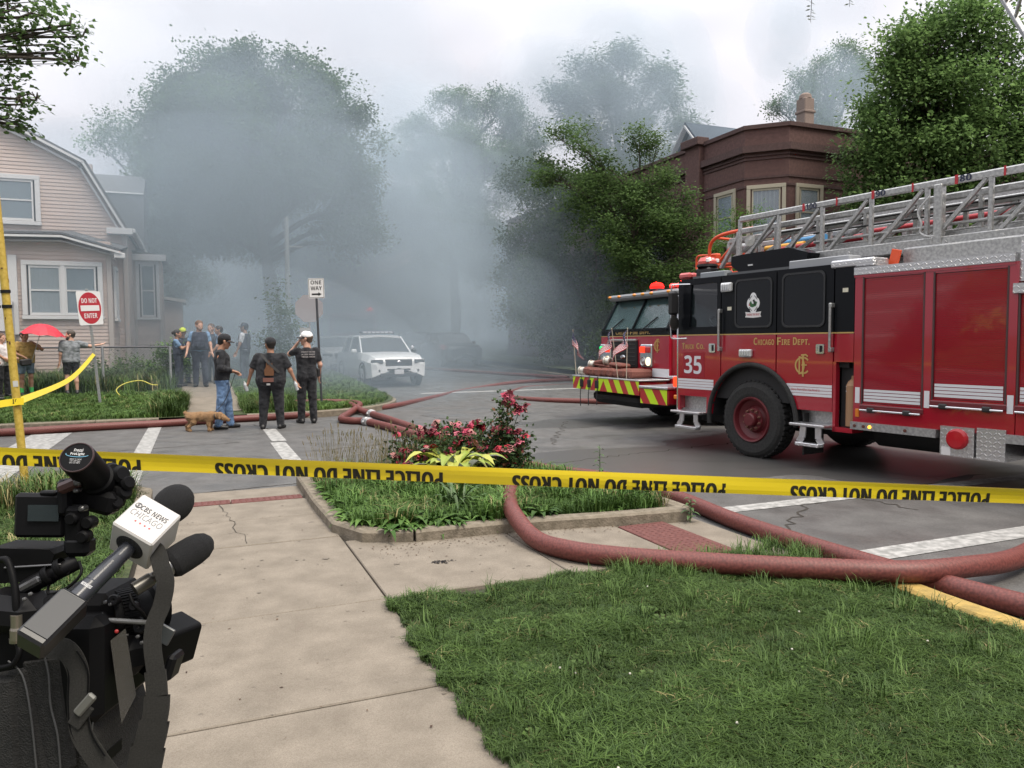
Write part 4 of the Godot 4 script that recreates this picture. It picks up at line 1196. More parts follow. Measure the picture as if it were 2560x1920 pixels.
	tree("near_maple", "leafy maple boughs hanging in at the top left corner of the view", Vector3(-5.6, 0.1, -13.6),
		[[-2.39, 6.47, -13.2, 0.34], [-1.91, 6.41, -13.0, 0.26], [-1.57, 6.29, -12.9, 0.2], [-1.41, 6.11, -12.8, 0.16], [-2.14, 6.09, -13.1, 0.26], [-1.71, 5.88, -12.9, 0.2], [-1.47, 5.77, -12.8, 0.15], [-2.41, 5.77, -13.2, 0.22], [-2.37, 5.4, -13.1, 0.19], [-2.22, 5.11, -13.0, 0.18], [-2.46, 4.91, -13.1, 0.24], [-2.05, 5.19, -13.0, 0.12], [-2.28, 4.85, -13.1, 0.15],
		[-3.2, 6.4, -13.4, 0.6], [-4.2, 6.9, -13.6, 0.9], [-5.4, 7.4, -13.8, 1.2], [-6.6, 7.0, -13.8, 1.2], [-3.1, 5.6, -13.4, 0.5], [-5.2, 8.8, -14, 1.3], [-3.6, 7.9, -13.8, 0.9]], 0.16, clump_mesh(11, 0.2, 0.085, 0.075), lm, bark, 52.0, dk, lt, "", 0.9, 0.02)
	for a in [[Vector3(7, 0.9, -71), [[7.05, 7.3, -71, 5.4], [11, 4, -69.3, 4.3], [5, 3.7, -71.8, 4.3], [8, 11, -70, 3.4]], "broad hazy tree closing the far end of the street"],
			[Vector3(17, 0.9, -67.5), [[13.7, 9, -68.5, 6], [20.3, 7.2, -65.7, 5.7], [16.9, 3.7, -66.9, 5]], "tall hazy tree behind the smoky tree and thickest smoke"],
			[Vector3(-2, 0.9, -74), [[0.44, 7.7, -73.9, 5], [-2, 4.2, -74.7, 4], [-6, 6, -72, 5]], "hazy tree behind the dim frame house"],
			[Vector3(26, 0.9, -63), [[25.2, 5, -63.5, 4.6], [29, 8, -60, 5], [33, 7, -56, 5]], "hazy tree behind the tall open tree"],
			[Vector3(-16, 0.9, -52), [[-12, 7, -52, 4.5], [-17, 8, -50, 5], [-9, 4, -54, 3.5]], "hazy tree behind the barn roofed house"]]:
		tree("far_tree", a[2], a[0], a[1], 0.4, coarse, lm, bark, 1.5, dk, lt, "trees far down the street", 0.85, 0.0, false)
	tree("young_spruce", "small dark layered sapling on the verge left of the one way sign", Vector3(2.5, 0.28, -25.6),
		[[2.51, 2.6, -25.6, 0.42], [2.45, 3.1, -25.7, 0.26], [2.62, 2.05, -25.5, 0.5], [2.25, 1.75, -25.6, 0.45], [2.78, 1.5, -25.4, 0.42], [2.4, 1.15, -25.5, 0.4], [2.5, 3.5, -25.6, 0.16]], 0.04, small, lm, bark, 34.0, dk * 0.8, lt * 0.7, "", 0.6, 0.0)
	# unseen trees added behind the viewer to darken reflections in paint and glass
	for a in [[Vector3(-9, 0, 16), 5.0, "unseen tree added for reflections behind the viewer on the left"], [Vector3(1.5, 0, 24), 6.0, "unseen tree added for reflections behind the viewer down the pavement"], [Vector3(-16, 0, 6), 5.0, "unseen tree added for reflections beside the near verge"], [Vector3(-22, 0, -8), 6.0, "unseen tree added for reflections far left of the crossing"], [Vector3(9, 0, 30), 6.5, "unseen tree added for reflections behind the viewer across the street"], [Vector3(-6, 0, 34), 7.0, "tallest unseen tree added for reflections behind the viewer"]]:
		var r: float = a[1]
		tree("added_reflection_tree", a[2], a[0], [[a[0].x, r + 3, a[0].z, r * 0.62], [a[0].x - r * 0.5, r + 1.6, a[0].z, r * 0.5], [a[0].x + r * 0.5, r + 1.8, a[0].z, r * 0.5], [a[0].x, r + 0.5, a[0].z - r * 0.4, r * 0.5], [a[0].x, r + 5.2, a[0].z, r * 0.45], [a[0].x, r - 1.2, a[0].z, r * 0.45]], 0.3, coarse, lm, bark, 2.2, dk, lt, "unseen trees added for reflections", 0.9, 0.0, false)
	# twigs hanging from a bough overhead
	for a in [[Vector3(3.494, 3.69, -3.662), "drooping twig of paired small leaves against the sky above the truck", 9], [Vector3(3.56, 3.72, -3.642), "short leafy twig tip at the top edge of the view", 3], [Vector3(3.71, 3.7, -3.572), "twig tip with a broad leaf pair above the linden", 5]]:
		var o := thing("hanging_twig", a[1], "twig", a[0])
		var g := Geo.new()
		var lg := Geo.new()
		g.tube([Vector3(0.05, 0.35, 0), Vector3(0.01, 0.12, 0), Vector3(0, -0.02 * a[2] + 0.06, 0)], [0.004, 0.003, 0.0012], 5)
		for i in a[2]:
			var y: float = 0.06 - i * 0.02
			for s in [-1.0, 1.0]:
				var d := Vector3(s, -0.3, rng.randfn() * 0.5).normalized()
				var sd := d.cross(Vector3(0.3, 0.6, 1)).normalized()
				var c := Vector3(0, y, 0)
				var n := sd.cross(d)
				lg.tri(c, c + d * 0.016 + sd * 0.0075, c + d * 0.034, n, n, n)
				lg.tri(c, c + d * 0.016 - sd * 0.0075, c + d * 0.034, n, n, n)
		part("stem", g, bark, o)
		part("leaves", lg, mat(0.03, 0.05, 0.02, 0.6), o)

# ---------- flower bed ----------
func blade_leaf(g: Geo, at: Vector3, dir: Vector3, ln: float, wd: float, arch: float) -> void:
	# a broad leaf that rises and bends over
	var d := Vector3(dir.x, 0, dir.z).normalized()
	var s := Vector3(-d.z, 0, d.x)
	var prev := []
	for i in 6:
		var t := i / 5.0
		var p := at + d * ln * (t * 0.9) + UP * ln * (dir.y * t - arch * t * t)
		var w: float = wd * [0.18, 0.75, 1.0, 0.85, 0.5, 0.02][i] / 2
		var row := [p - s * w + UP * w * 0.35, p, p + s * w + UP * w * 0.35]
		if i:
			for k in 2:
				var n: Vector3 = ((row[k] - prev[k]) as Vector3).cross(prev[k + 1] - prev[k]).normalized()
				if n.y < 0: n = -n
				g.tri(prev[k], prev[k + 1], row[k + 1], n, n, n)
				g.tri(prev[k], row[k + 1], row[k], n, n, n)
		prev = row

func build_plants() -> void:
	var lm := leaf_mat()
	var dark := Color(0.03, 0.068, 0.014)
	var light := Color(0.095, 0.17, 0.04)
	var in_bed := func(p: Vector2) -> bool: return Geometry2D.is_point_in_polygon(p, PackedVector2Array([Vector2(1.2, -8.9), Vector2(1.2, -6.3), Vector2(1.65, -6.1), Vector2(2.43, -6.05), Vector2(4.0, -5.88), Vector2(4.02, -6.5), Vector2(3.65, -7.8), Vector2(2.75, -8.75)]))
	var bh := func(_p: Vector2) -> float: return 0.1
	var tall := tuft_mesh(20, 0.2, 0.07, 0.008, 1.3)
	var xf := []
	var cols := PackedColorArray()
	field(2900, 1.15, 4.05, -8.9, -5.85, in_bed, bh, 0.5, 1.3, dark * 1.1, light * 1.3, 0.05, xf, cols)
	tag(scatter("bed_grass", tall, lm, xf, cols), "long grass filling the corner flower bed", "grass")
	var wg := Geo.new()
	for i in 9:
		var a := TAU * i / 9 + rng.randf() * 0.4
		blade_leaf(wg, Vector3.ZERO, Vector3(cos(a), rng.randf_range(0.5, 1.1), sin(a)), rng.randf_range(0.12, 0.22), 0.05, rng.randf_range(0.5, 1.0))
	xf = []; cols = PackedColorArray()
	field(640, 1.1, 2.9, -8.5, -5.95, in_bed, bh, 0.5, 1.4, dark * 0.9, light * 1.35, 0.0, xf, cols)
	for i in 44:
		var q := Vector2(1.14 + rng.randf() * 0.1, rng.randf_range(-8.4, -6.3)) if i < 26 else Vector2(rng.randf_range(1.3, 2.0), -6.0 + rng.randf_range(-0.1, 0.03))
		xf.append(Transform3D(Basis(UP, rng.randf() * TAU).scaled(Vector3.ONE * rng.randf_range(0.4, 0.85)), Vector3(q.x, 0.11, q.y)))
		cols.append(green(dark * 1.4, light * 1.3))
	field(900, 2.3, 4.05, -7.6, -5.8, in_bed, bh, 0.2, 0.6, dark * 0.9, light * 1.0, 0.0, xf, cols)
	tag(scatter("bed_weeds", wg.mesh(), lm, xf, cols), "broad leaved weeds spilling over the kerb of the flower bed", "weeds")
	# a weed grown out of the kerb joint at the right end, and the tall one by the road
	for a in [[Vector3(4.05, 0.02, -5.62), 0.22, "leafy weed rooted in the gutter at the end of the flower bed kerb", 13], [Vector3(3.75, 0.1, -6.75), 0.5, "single tall weed standing behind the tape at the right of the bed", 15]]:
		var o := thing("weed", a[2], "weed", a[0])
		var g := Geo.new()
		var st := Geo.new()
		st.tube([Vector3.ZERO, Vector3(0.01, a[1] * 0.5, 0), Vector3(0, a[1], 0.01)], [0.006, 0.005, 0.002], 5)
		for i in a[3]:
			var an: float = i * 2.4
			blade_leaf(g, Vector3(0, a[1] * (0.15 + 0.85 * i / float(a[3])), 0), Vector3(cos(an), 0.6, sin(an)), 0.12 - 0.004 * i, 0.035, 0.7)
		part("stem", st, mat(0.06, 0.1, 0.03, 0.7), o)
		part("leaves", g, mat(0.045, 0.095, 0.022, 0.6), o)
	# hosta
	var H := thing("hosta", "clump of yellow green hosta leaves before the roses", "plant", Vector3(2.42, 0.1, -7.35))
	var hm := mat(0.22, 0.28, 0.03, 0.5)
	hm.backlight_enabled = true
	hm.backlight = Color(0.5, 0.5, 0.5)
	var hm2 := mat(0.32, 0.33, 0.05, 0.5)
	for i in 34:
		var a := i * 2.4
		var r := 0.04 + 0.012 * i
		var g := Geo.new()
		blade_leaf(g, Vector3(cos(a) * r * 0.6, 0.24 + rng.randf() * 0.12, sin(a) * r * 0.6), Vector3(cos(a), rng.randf_range(0.6, 1.1), sin(a)), rng.randf_range(0.26, 0.4), rng.randf_range(0.1, 0.15), rng.randf_range(0.6, 1.1))
		part("leaf", g, hm if i % 3 else hm2, H)
	var H2 := thing("daylily", "dark green strap leaved plant below the hosta", "plant", Vector3(2.15, 0.1, -6.55))
	var sg := Geo.new()
	for i in 46:
		var a := i * 2.4
		blade_leaf(sg, Vector3(rng.randfn() * 0.07, 0, rng.randfn() * 0.07), Vector3(cos(a), rng.randf_range(1.0, 2.2), sin(a)), rng.randf_range(0.2, 0.34), 0.028, rng.randf_range(0.8, 1.6))
	var dlm := mat(0.05, 0.1, 0.025, 0.5)
	tag(part("leaves", sg, dlm, H2), "", "", "", "stuff")
	# roses
	var R := thing("rose_bush", "rose bush with crimson and fading pink blooms behind the yellow tape", "rose bush", Vector3(2.72, 0.1, -8.0))
	var rx := []
	var rc := PackedColorArray()
	var sm := Geo.new()
	var blooms := []
	for i in 84:
		var b := Vector3(rng.randf_range(-0.66, 0.62), 0, rng.randf_range(-0.4, 0.4))
		var top := b * 1.15 + Vector3(0, rng.randf_range(0.25, 0.62) - 0.14 * absf(b.x), 0)
		if i < 5: top = Vector3(0.5 + 0.035 * i, 0.93 - 0.04 * i, -0.02 + 0.03 * i)
		sm.tube([b * 0.6, b.lerp(top, 0.5) + Vector3(0, 0.1, 0), top], [0.008, 0.006, 0.003], 5)
		for k in 20:
			var t := rng.randf_range(0.1, 1.0)
			rx.append(Transform3D(Basis(UP, rng.randf() * TAU) * Basis(Vector3.RIGHT, rng.randfn() * 0.5), b.lerp(top, t) + Vector3(rng.randfn(), rng.randfn() * 0.7, rng.randfn()) * 0.05))
			var c := Color(0.018, 0.04, 0.014).lerp(Color(0.05, 0.085, 0.028), rng.randf())
			if rng.randf() < 0.12: c = Color(0.13, 0.06, 0.03)
			rc.append(c)
		if i < 74: blooms.append(top)
	part("stems", sm, mat(0.04, 0.06, 0.025, 0.7), R)
	scatter("foliage", clump_mesh(7, 0.09, 0.055, 0.034), lm, rx, rc, R)
	var flower := Geo.new()
	for ringn in 3:
		for k in 6:
			var a := TAU * k / 6 + ringn * 0.5
			var d := Vector3(cos(a), 0, sin(a))
			var s := Vector3(-d.z, 0, d.x)
			var r := 0.012 + 0.013 * ringn
			var up := 0.022 - 0.007 * ringn
			var c0 := Vector3(0, -0.012, 0)
			var e := d * r + UP * up
			var n := (d * 0.5 + UP).normalized()
			flower.tri(c0, e - s * 0.017, e + s * 0.017, n, n, n)
			flower.tri(e - s * 0.017, e + s * 0.017, e + d * 0.012 + UP * (0.004 - 0.008 * ringn), n, n, n)
	var fm := flower.mesh()
	var reds := [mat(0.33, 0.02, 0.06, 0.7), mat(0.42, 0.02, 0.04, 0.7), mat(0.42, 0.1, 0.14, 0.75), mat(0.14, 0.01, 0.022, 0.8), mat(0.34, 0.15, 0.14, 0.8)]
	for p in blooms:
		for k in 3:
			var o := part("bloom", fm, reds[rng.randi() % 5], R)
			o.position = p + Vector3(rng.randfn(), rng.randfn() * 0.6, rng.randfn()) * (0.0 if k == 0 else 0.038)
			o.rotation = Vector3(rng.randfn() * 0.6 + 0.35, rng.randf() * TAU, rng.randfn() * 0.5)
			o.scale = Vector3.ONE * rng.randf_range(0.9, 1.4)
	# dry flowering grass left of the roses
	var gg := Geo.new()
	for i in 11:
		var a := rng.randf() * TAU
		var h := rng.randf_range(0.25, 0.55)
		var d := Vector3(cos(a), 0, sin(a)) * rng.randf_range(0.02, 0.14)
		var b := Vector3(rng.randfn(), 0, rng.randfn()) * 0.05
		gg.tube([b, b + d * 0.4 + UP * h * 0.6, b + d + UP * h], [0.0022, 0.0018, 0.0012], 3, false)
		gg.rod(b + d + UP * h, b + d * 1.15 + UP * (h + 0.05), 0.0055, 0.002, 4)
	xf = []; cols = PackedColorArray()
	for i in 42:
		var p := Vector2(rng.randf_range(1.2, 2.5), rng.randf_range(-8.9, -7.6))
		xf.append(Transform3D(Basis(UP, rng.randf() * TAU).scaled(Vector3.ONE * rng.randf_range(0.6, 1.1)), Vector3(p.x, 0.1, p.y)))
		cols.append(Color(0.16, 0.15, 0.07).lerp(Color(0.26, 0.21, 0.12), rng.randf()))
	tag(scatter("seeding_grass", gg.mesh(), lm, xf, cols), "pale seeding grass stalks left of the roses", "grass")
	# shrubs grown through the wire fence
	var sc := clump_mesh(14, 0.2, 0.08, 0.05)
	var bk := mat(0.05, 0.04, 0.03, 0.9)
	for a in [[Vector3(-1.95, 0.35, -24.2), 0.5, "loose green shrub behind the fence right of the pointing man"], [Vector3(-0.95, 0.35, -24.5), 0.62, "taller pale green shrub behind the fence by its end post"], [Vector3(-2.75, 0.35, -24.6), 0.4, "low shrub at the foot of the porch corner"], [Vector3(-4.6, 0.3, -23.9), 0.35, "low dark shrub behind the onlookers"]]:
		var p: Vector3 = a[0]
		var r: float = a[1]
		tree("fence_shrub", a[2], p, [[p.x, p.y + r * 0.9, p.z, r], [p.x - r * 0.7, p.y + r * 0.6, p.z + 0.1, r * 0.7], [p.x + r * 0.7, p.y + r * 0.7, p.z - 0.1, r * 0.7], [p.x + 0.1, p.y + r * 1.7, p.z, r * 0.6]], 0.02, sc, lm, bk, 60.0, dark * 1.2, light * 1.2, "shrubs along the wire fence", 0.9, 0.05, false, "shrub", 0.2)
	# litter on the pavement
	var lx := []
	var lc := PackedColorArray()
	var bit := Geo.new()
	bit.quad(Vector3(-0.012, 0, 0), Vector3(0, 0.003, 0.006), Vector3(0.014, 0.001, 0), Vector3(0, 0.004, -0.007), UP)
	for i in 420:
		var p := Vector2(rng.randf_range(-0.4, 3.3), rng.randf_range(-8.0, -2.4))
		if i < 330: p = Vector2(rng.randf_range(1.2, 3.9), -5.86 + absf(rng.randfn()) * 0.13 + (0.2 if rng.randf() < 0.1 else 0.0) - maxf(0, 1.5 - p.x) * 0.0)
		lx.append(Transform3D(Basis(UP, rng.randf() * TAU).scaled(Vector3.ONE * rng.randf_range(0.3, 1.0)), Vector3(p.x, 0.04, p.y)))
		lc.append(Color(0.05, 0.03, 0.025).lerp(Color(0.16, 0.1, 0.06), rng.randf()))
	for i in 46:
		lx.append(Transform3D(Basis(UP, rng.randf() * TAU).scaled(Vector3(1, 1, 1) * rng.randf_range(0.5, 1.4)), Vector3(1.62 + rng.randfn() * 0.05, 0.039, -5.28 + rng.randfn() * 0.018)))
		lc.append(Color(0.02, 0.018, 0.02))
	tag(scatter("leaf_litter", bit.mesh(), lm, lx, lc), "dark petals and crumbs swept along the kerb", "litter")
	# clover heads in the lawn
	var cg := Geo.new()
	cg.ball(Vector3.ZERO, Vector3(0.0065, 0.006, 0.0065), 6)
	lx = []; lc = PackedColorArray()
	for i in 9:
		lx.append(Transform3D(Basis(), Vector3(rng.randf_range(1.2, 3.9), 0.1, rng.randf_range(-4.3, -2.2))))
		lc.append(Color(0.5, 0.48, 0.42))
	tag(scatter("clover_flowers", cg.mesh(), lm, lx, lc), "small white clover heads in the lawn", "clover")

# ---------- fire trucks ----------
var red_paint: StandardMaterial3D
var black_paint: StandardMaterial3D
var alu: StandardMaterial3D
var plate_mat: StandardMaterial3D
var chrome: StandardMaterial3D
var rubber: StandardMaterial3D
var gold: StandardMaterial3D
var dark_pane: StandardMaterial3D
var white_tape: StandardMaterial3D

func paint_set() -> void:
	red_paint = mat(0.31, 0.008, 0.022, 0.16)
	red_paint.clearcoat_enabled = true
	red_paint.clearcoat = 1.0
	red_paint.clearcoat_roughness = 0.04
	black_paint = mat(0.008, 0.009, 0.011, 0.22)
	black_paint.metallic_specular = 0.28
	alu = rough_mat(Color(0.3, 0.3, 0.3), Color(0.5, 0.5, 0.49), 1.4, 0.42, 0.0, 5, false, 0.03, 0.75, 12)
	plate_mat = StandardMaterial3D.new()
	plate_mat.albedo_color = lin(0.62, 0.62, 0.63)
	plate_mat.metallic = 0.9
	plate_mat.roughness = 0.3
	plate_mat.heightmap_enabled = true
	plate_mat.heightmap_texture = tread_plate()
	plate_mat.heightmap_scale = 0.5
	plate_mat.uv1_triplanar = true
	plate_mat.uv1_scale = Vector3.ONE * 11.0
	chrome = mat(0.7, 0.7, 0.72, 0.12, 1.0)
	rubber = rough_mat(Color(0.012, 0.012, 0.012), Color(0.03, 0.029, 0.027), 2.0, 0.85, 0.2, 4, false)
	gold = mat(0.5, 0.33, 0.11, 0.4, 0.2)
	dark_pane = mat(0.006, 0.008, 0.009, 0.05)
	dark_pane.metallic_specular = 0.4
	white_tape = mat(0.62, 0.62, 0.64, 0.35)

# raised bars of diamond plate, alternating in direction
func tread_plate() -> ImageTexture:
	var n := 256
	var im := Image.create(n, n, false, Image.FORMAT_L8)
	for y in n:
		for x in n:
			var h := 0.0
			for c in [[0.25, 0.25, 1.0], [0.75, 0.75, 1.0], [0.75, 0.25, -1.0], [0.25, 0.75, -1.0]]:
				var d := Vector2(fposmod(x / float(n) - c[0] + 0.5, 1.0) - 0.5, fposmod(y / float(n) - c[1] + 0.5, 1.0) - 0.5).rotated(c[2] * PI / 4)
				var e := Vector2(d.x / 0.23, d.y / 0.075).length()
				h = maxf(h, clampf((1.0 - e) * 3.0, 0.0, 1.0))
			im.set_pixel(x, y, Color(h, h, h))
	return ImageTexture.create_from_image(im)

# outline in (s forward, height) on the left side (side = -1) or the right; pushed from x0 to x1 outwards
func side_tf(side := -1.0) -> Transform3D:
	return Transform3D(Basis(Vector3(0, 0, -1), Vector3.UP, Vector3(side, 0, 0)), Vector3.ZERO)

func rect(a: float, b: float, c: float, d: float) -> PackedVector2Array:
	return PackedVector2Array([Vector2(minf(a, c), minf(b, d)), Vector2(maxf(a, c), minf(b, d)), Vector2(maxf(a, c), maxf(b, d)), Vector2(minf(a, c), maxf(b, d))])

func rrect(a: float, b: float, c: float, d: float, r: float, n := 4) -> PackedVector2Array:
	var lo := Vector2(minf(a, c), minf(b, d))
	var hi := Vector2(maxf(a, c), maxf(b, d))
	var out := PackedVector2Array()
	for q in [[Vector2(hi.x - r, hi.y - r), 0], [Vector2(lo.x + r, hi.y - r), 90], [Vector2(lo.x + r, lo.y + r), 180], [Vector2(hi.x - r, lo.y + r), 270]]:
		for p in arc(q[0], r, q[1], q[1] + 90, n): out.append(p)
	return out

func ring_frame(g: Geo, outer: PackedVector2Array, inner: PackedVector2Array, z0: float, z1: float, tf: Transform3D) -> void:
	var m := outer.size()
	for i in m:
		var j := (i + 1) % m
		var P := func(p: Vector2, z: float) -> Vector3: return tf * Vector3(p.x, p.y, z)
		g.quad(P.call(outer[i], z1), P.call(outer[j], z1), P.call(inner[j], z1), P.call(inner[i], z1), tf.basis.z)
		var o2 := (outer[i] + outer[j]) / 2 - (inner[i] + inner[j]) / 2
		g.quad(P.call(outer[i], z0), P.call(outer[j], z0), P.call(outer[j], z1), P.call(outer[i], z1), tf.basis * Vector3(o2.x, o2.y, 0))
		g.quad(P.call(inner[i], z0), P.call(inner[j], z0), P.call(inner[j], z1), P.call(inner[i], z1), tf.basis * Vector3(-o2.x, -o2.y, 0))

func minus(p: PackedVector2Array, cuts: Array) -> Array:
	var left := [p]
	for c in cuts:
		var nxt := []
		for q in left:
			for r in Geometry2D.clip_polygons(q, c):
				if not Geometry2D.is_polygon_clockwise(r): nxt.append(r)
		left = nxt
	return left

func truck_wheel(parent: Node3D, at: Vector3, side: float, r: float, w: float, rim_m: Material, deep := 0.1) -> void:
	var wh := Node3D.new()
	wh.name = "wheel"
	parent.add_child(wh, true)
	wh.position = at
	var ax := Vector3(side, 0, 0)
	var t := Geo.new()
	var k := r / 0.535
	t.lathe(Vector3.ZERO, ax, [[0.3 * k, 0.0], [0.32 * k, -0.012], [0.36 * k, 0.0], [0.46 * k, 0.006], [0.5 * k, -0.012], [0.52 * k, -0.035], [r, -0.05], [r, -w + 0.05], [0.5 * k, -w], [0.3 * k, -w]], 40)
	for i in 44:
		var a := TAU * i / 44
		for q in [0, 1]:
			var b := Basis(Vector3.RIGHT, a + (0.07 if q else 0.0))
			t.box(b * Vector3(-side * (0.085 + 0.13 * q) * 1.0, r + 0.004, 0), Vector3(0.085, 0.022, 0.05 * k), 0.006, b)
	part("tyre", t, rubber, wh)
	var m := Geo.new()
	m.lathe(Vector3.ZERO, ax, [[0.325 * k, -0.02], [0.31 * k, 0.012], [0.29 * k, 0.004], [0.27 * k, -deep * 0.6], [0.19 * k, -deep], [0.16 * k, -deep + 0.03], [0.16 * k, -deep + 0.055]], 40)
	part("rim", m, rim_m, wh)
	var h := Geo.new()
	h.lathe(Vector3.ZERO, ax, [[0.17 * k, -deep + 0.04], [0.16 * k, -deep + 0.06], [0.1 * k, -deep + 0.065], [0.095 * k, -deep + 0.13], [0.08 * k, -deep + 0.15], [0.0, -deep + 0.152]], 24)
	part("hub", h, rim_m, wh)
	for i in 10:
		var a := TAU * i / 10
		var n := Geo.new()
		n.lathe(Vector3(side * (-deep + 0.055), cos(a) * 0.135 * k, sin(a) * 0.135 * k), ax, [[0.019, 0.0], [0.018, 0.03], [0.011, 0.034], [0.011, 0.05], [0.0, 0.052]], 6)
		part("lug_nut", n, mat(0.2, 0.1, 0.07, 0.5, 0.6), wh)

func chevrons(parent: Node3D, tf: Transform3D, w: float, h: float, stripe: float, dir: float, base: Material, alt: Material, phase := 0.0) -> void:
	# slanted stripes across a w x h panel in the xy plane of tf
	part("chevron_panel", Geo.new().merged_box(tf, w, h), base, parent)
	var x := -h * 1.2 + phase
	while x < w + h * 1.2:
		var q := PackedVector2Array([Vector2(x, 0), Vector2(x + stripe, 0), Vector2(x + stripe + dir * h, h), Vector2(x + dir * h, h)])
		for r in Geometry2D.intersect_polygons(q, rect(0, 0, w, h)):
			var g := Geo.new()
			g.prism(r, 0.004, 0.0065, tf)
			part("chevron_stripe", g, alt, parent)
		x += stripe * 2

func caps_text(g: Geo, words: Array, at: Vector3, ex: Vector3, width: float, hc: float, hs: float) -> void:
	# small capitals: the first letter of each word taller
	var units := 0.0
	for w in words: units += 1.25 + (String(w).length() - 1) * 0.8 + 0.7
	units -= 0.7
	var k := width / units
	var x := 0.0
	for w in words:
		letters(g, String(w).substr(0, 1), at + ex * x, ex, UP, k * 1.05, hc)
		x += k * 1.25
		if String(w).length() > 1:
			var rest := String(w).substr(1)
			letters(g, rest, at + ex * x, ex, UP, k * (rest.length() * 0.8 - 0.12), hs)
			x += k * rest.length() * 0.8
		x += k * 0.7

func monogram(tf: Transform3D, h: float) -> Geo:
	# interlaced C, F and D as raised strokes
	var g := Geo.new()
	var w := h * 0.8
	var C := []
	for i in 19: C.append(tf * Vector3(w * 0.5 + cos(deg_to_rad(40 + i * 15.5)) * w * 0.47, h * 0.5 + sin(deg_to_rad(40 + i * 15.5)) * h * 0.36, 0))
	g.ribbon(C, h * 0.075, tf.basis.z, 0.003)
	var D := [tf * Vector3(w * 0.3, h * 0.1, 0.003), tf * Vector3(w * 0.3, h * 0.9, 0.003)]
	g.ribbon(D, h * 0.075, tf.basis.z, 0.003)
	var D2 := []
	for i in 13: D2.append(tf * Vector3(w * 0.3 + cos(deg_to_rad(-90 + i * 15.0)) * w * 0.32, h * 0.5 + sin(deg_to_rad(-90 + i * 15.0)) * h * 0.37, 0.002))
	g.ribbon(D2, h * 0.07, tf.basis.z, 0.003)
	g.ribbon([tf * Vector3(w * 0.55, 0, 0.005), tf * Vector3(w * 0.55, h, 0.005)], h * 0.085, tf.basis.z, 0.003)
	g.ribbon([tf * Vector3(w * 0.42, h * 0.96, 0.006), tf * Vector3(w * 0.72, h * 0.98, 0.006), tf * Vector3(w * 0.86, h * 0.9, 0.006)], h * 0.07, tf.basis.z, 0.003)
	g.ribbon([tf * Vector3(w * 0.46, h * 0.52, 0.006), tf * Vector3(w * 0.8, h * 0.52, 0.006)], h * 0.06, tf.basis.z, 0.003)
	return g

func beacon_lamp(parent: Node3D, at: Vector3, lit: bool, size := 1.0) -> void:
	var b := Geo.new()
	b.lathe(at, UP, [[0.16 * size, 0.0], [0.16 * size, 0.03], [0.13 * size, 0.04]], 16)
	part("beacon_base", b, mat(0.02, 0.02, 0.02, 0.5), parent)
	var d := Geo.new()
	d.lathe(at + Vector3(0, 0.04 * size, 0), UP, [[0.14 * size, 0.0], [0.145 * size, 0.04 * size], [0.11 * size, 0.1 * size], [0.0, 0.125 * size]], 14)
	part("beacon_light", d, glow(1.0, 0.012, 0.008, 0.9) if lit else mat(0.6, 0.12, 0.11, 0.15), parent)
	if not lit:
		for k in 3:
			part("beacon_lens", bx(at + Vector3(-0.1 + 0.1 * k, 0.09 * size, 0.11 * size), Vector3(0.06, 0.06, 0.04), 0.01), mat(0.75, 0.7, 0.7, 0.1), parent)
	else:
		var l := OmniLight3D.new()
		l.name = "beacon_glow_light"
		l.light_color = Color(1, 0.15, 0.08)
		l.light_energy = 0.5
		l.light_size = 0.1
		l.omni_range = 30
		l.omni_attenuation = 2
		l.shadow_enabled = true
		parent.add_child(l, true)
		l.position = at + Vector3(0, 0.24 * size, 0)

func step_plate(parent: Node3D, s0: float, s1: float, h: float, low: float, out: float) -> void:
	var g := Geo.new()
	g.box(Vector3(-1.22 - out / 2 + 0.06, h, -(s0 + s1) / 2), Vector3(out + 0.12, 0.035, absf(s1 - s0)), 0.008)
	part("step", g, plate_mat, parent)
	var l := Geo.new()
	var a := minf(s0, s1) + 0.09
	var b := maxf(s0, s1) - 0.09
	l.box(Vector3(-1.22 - out * 0.55, low, -(a + b) / 2), Vector3(out * 0.8, 0.045, b - a), 0.008)
	for s in [a, b]:
		l.bar(Vector3(-1.22 - out * 0.35, h - 0.03, -lerpf(s, (a + b) / 2, 0.35)), Vector3(-1.22 - out * 0.4, low + 0.08, -lerpf(s, (a + b) / 2, 0.3)), 0.09, 0.02, Vector3.RIGHT)
		l.bar(Vector3(-1.22 - out * 0.4, low + 0.09, -lerpf(s, (a + b) / 2, 0.3)), Vector3(-1.22 - out * 0.4, low + 0.01, -s), 0.09, 0.02, Vector3.RIGHT)
	part("lower_step", l, plate_mat, parent)

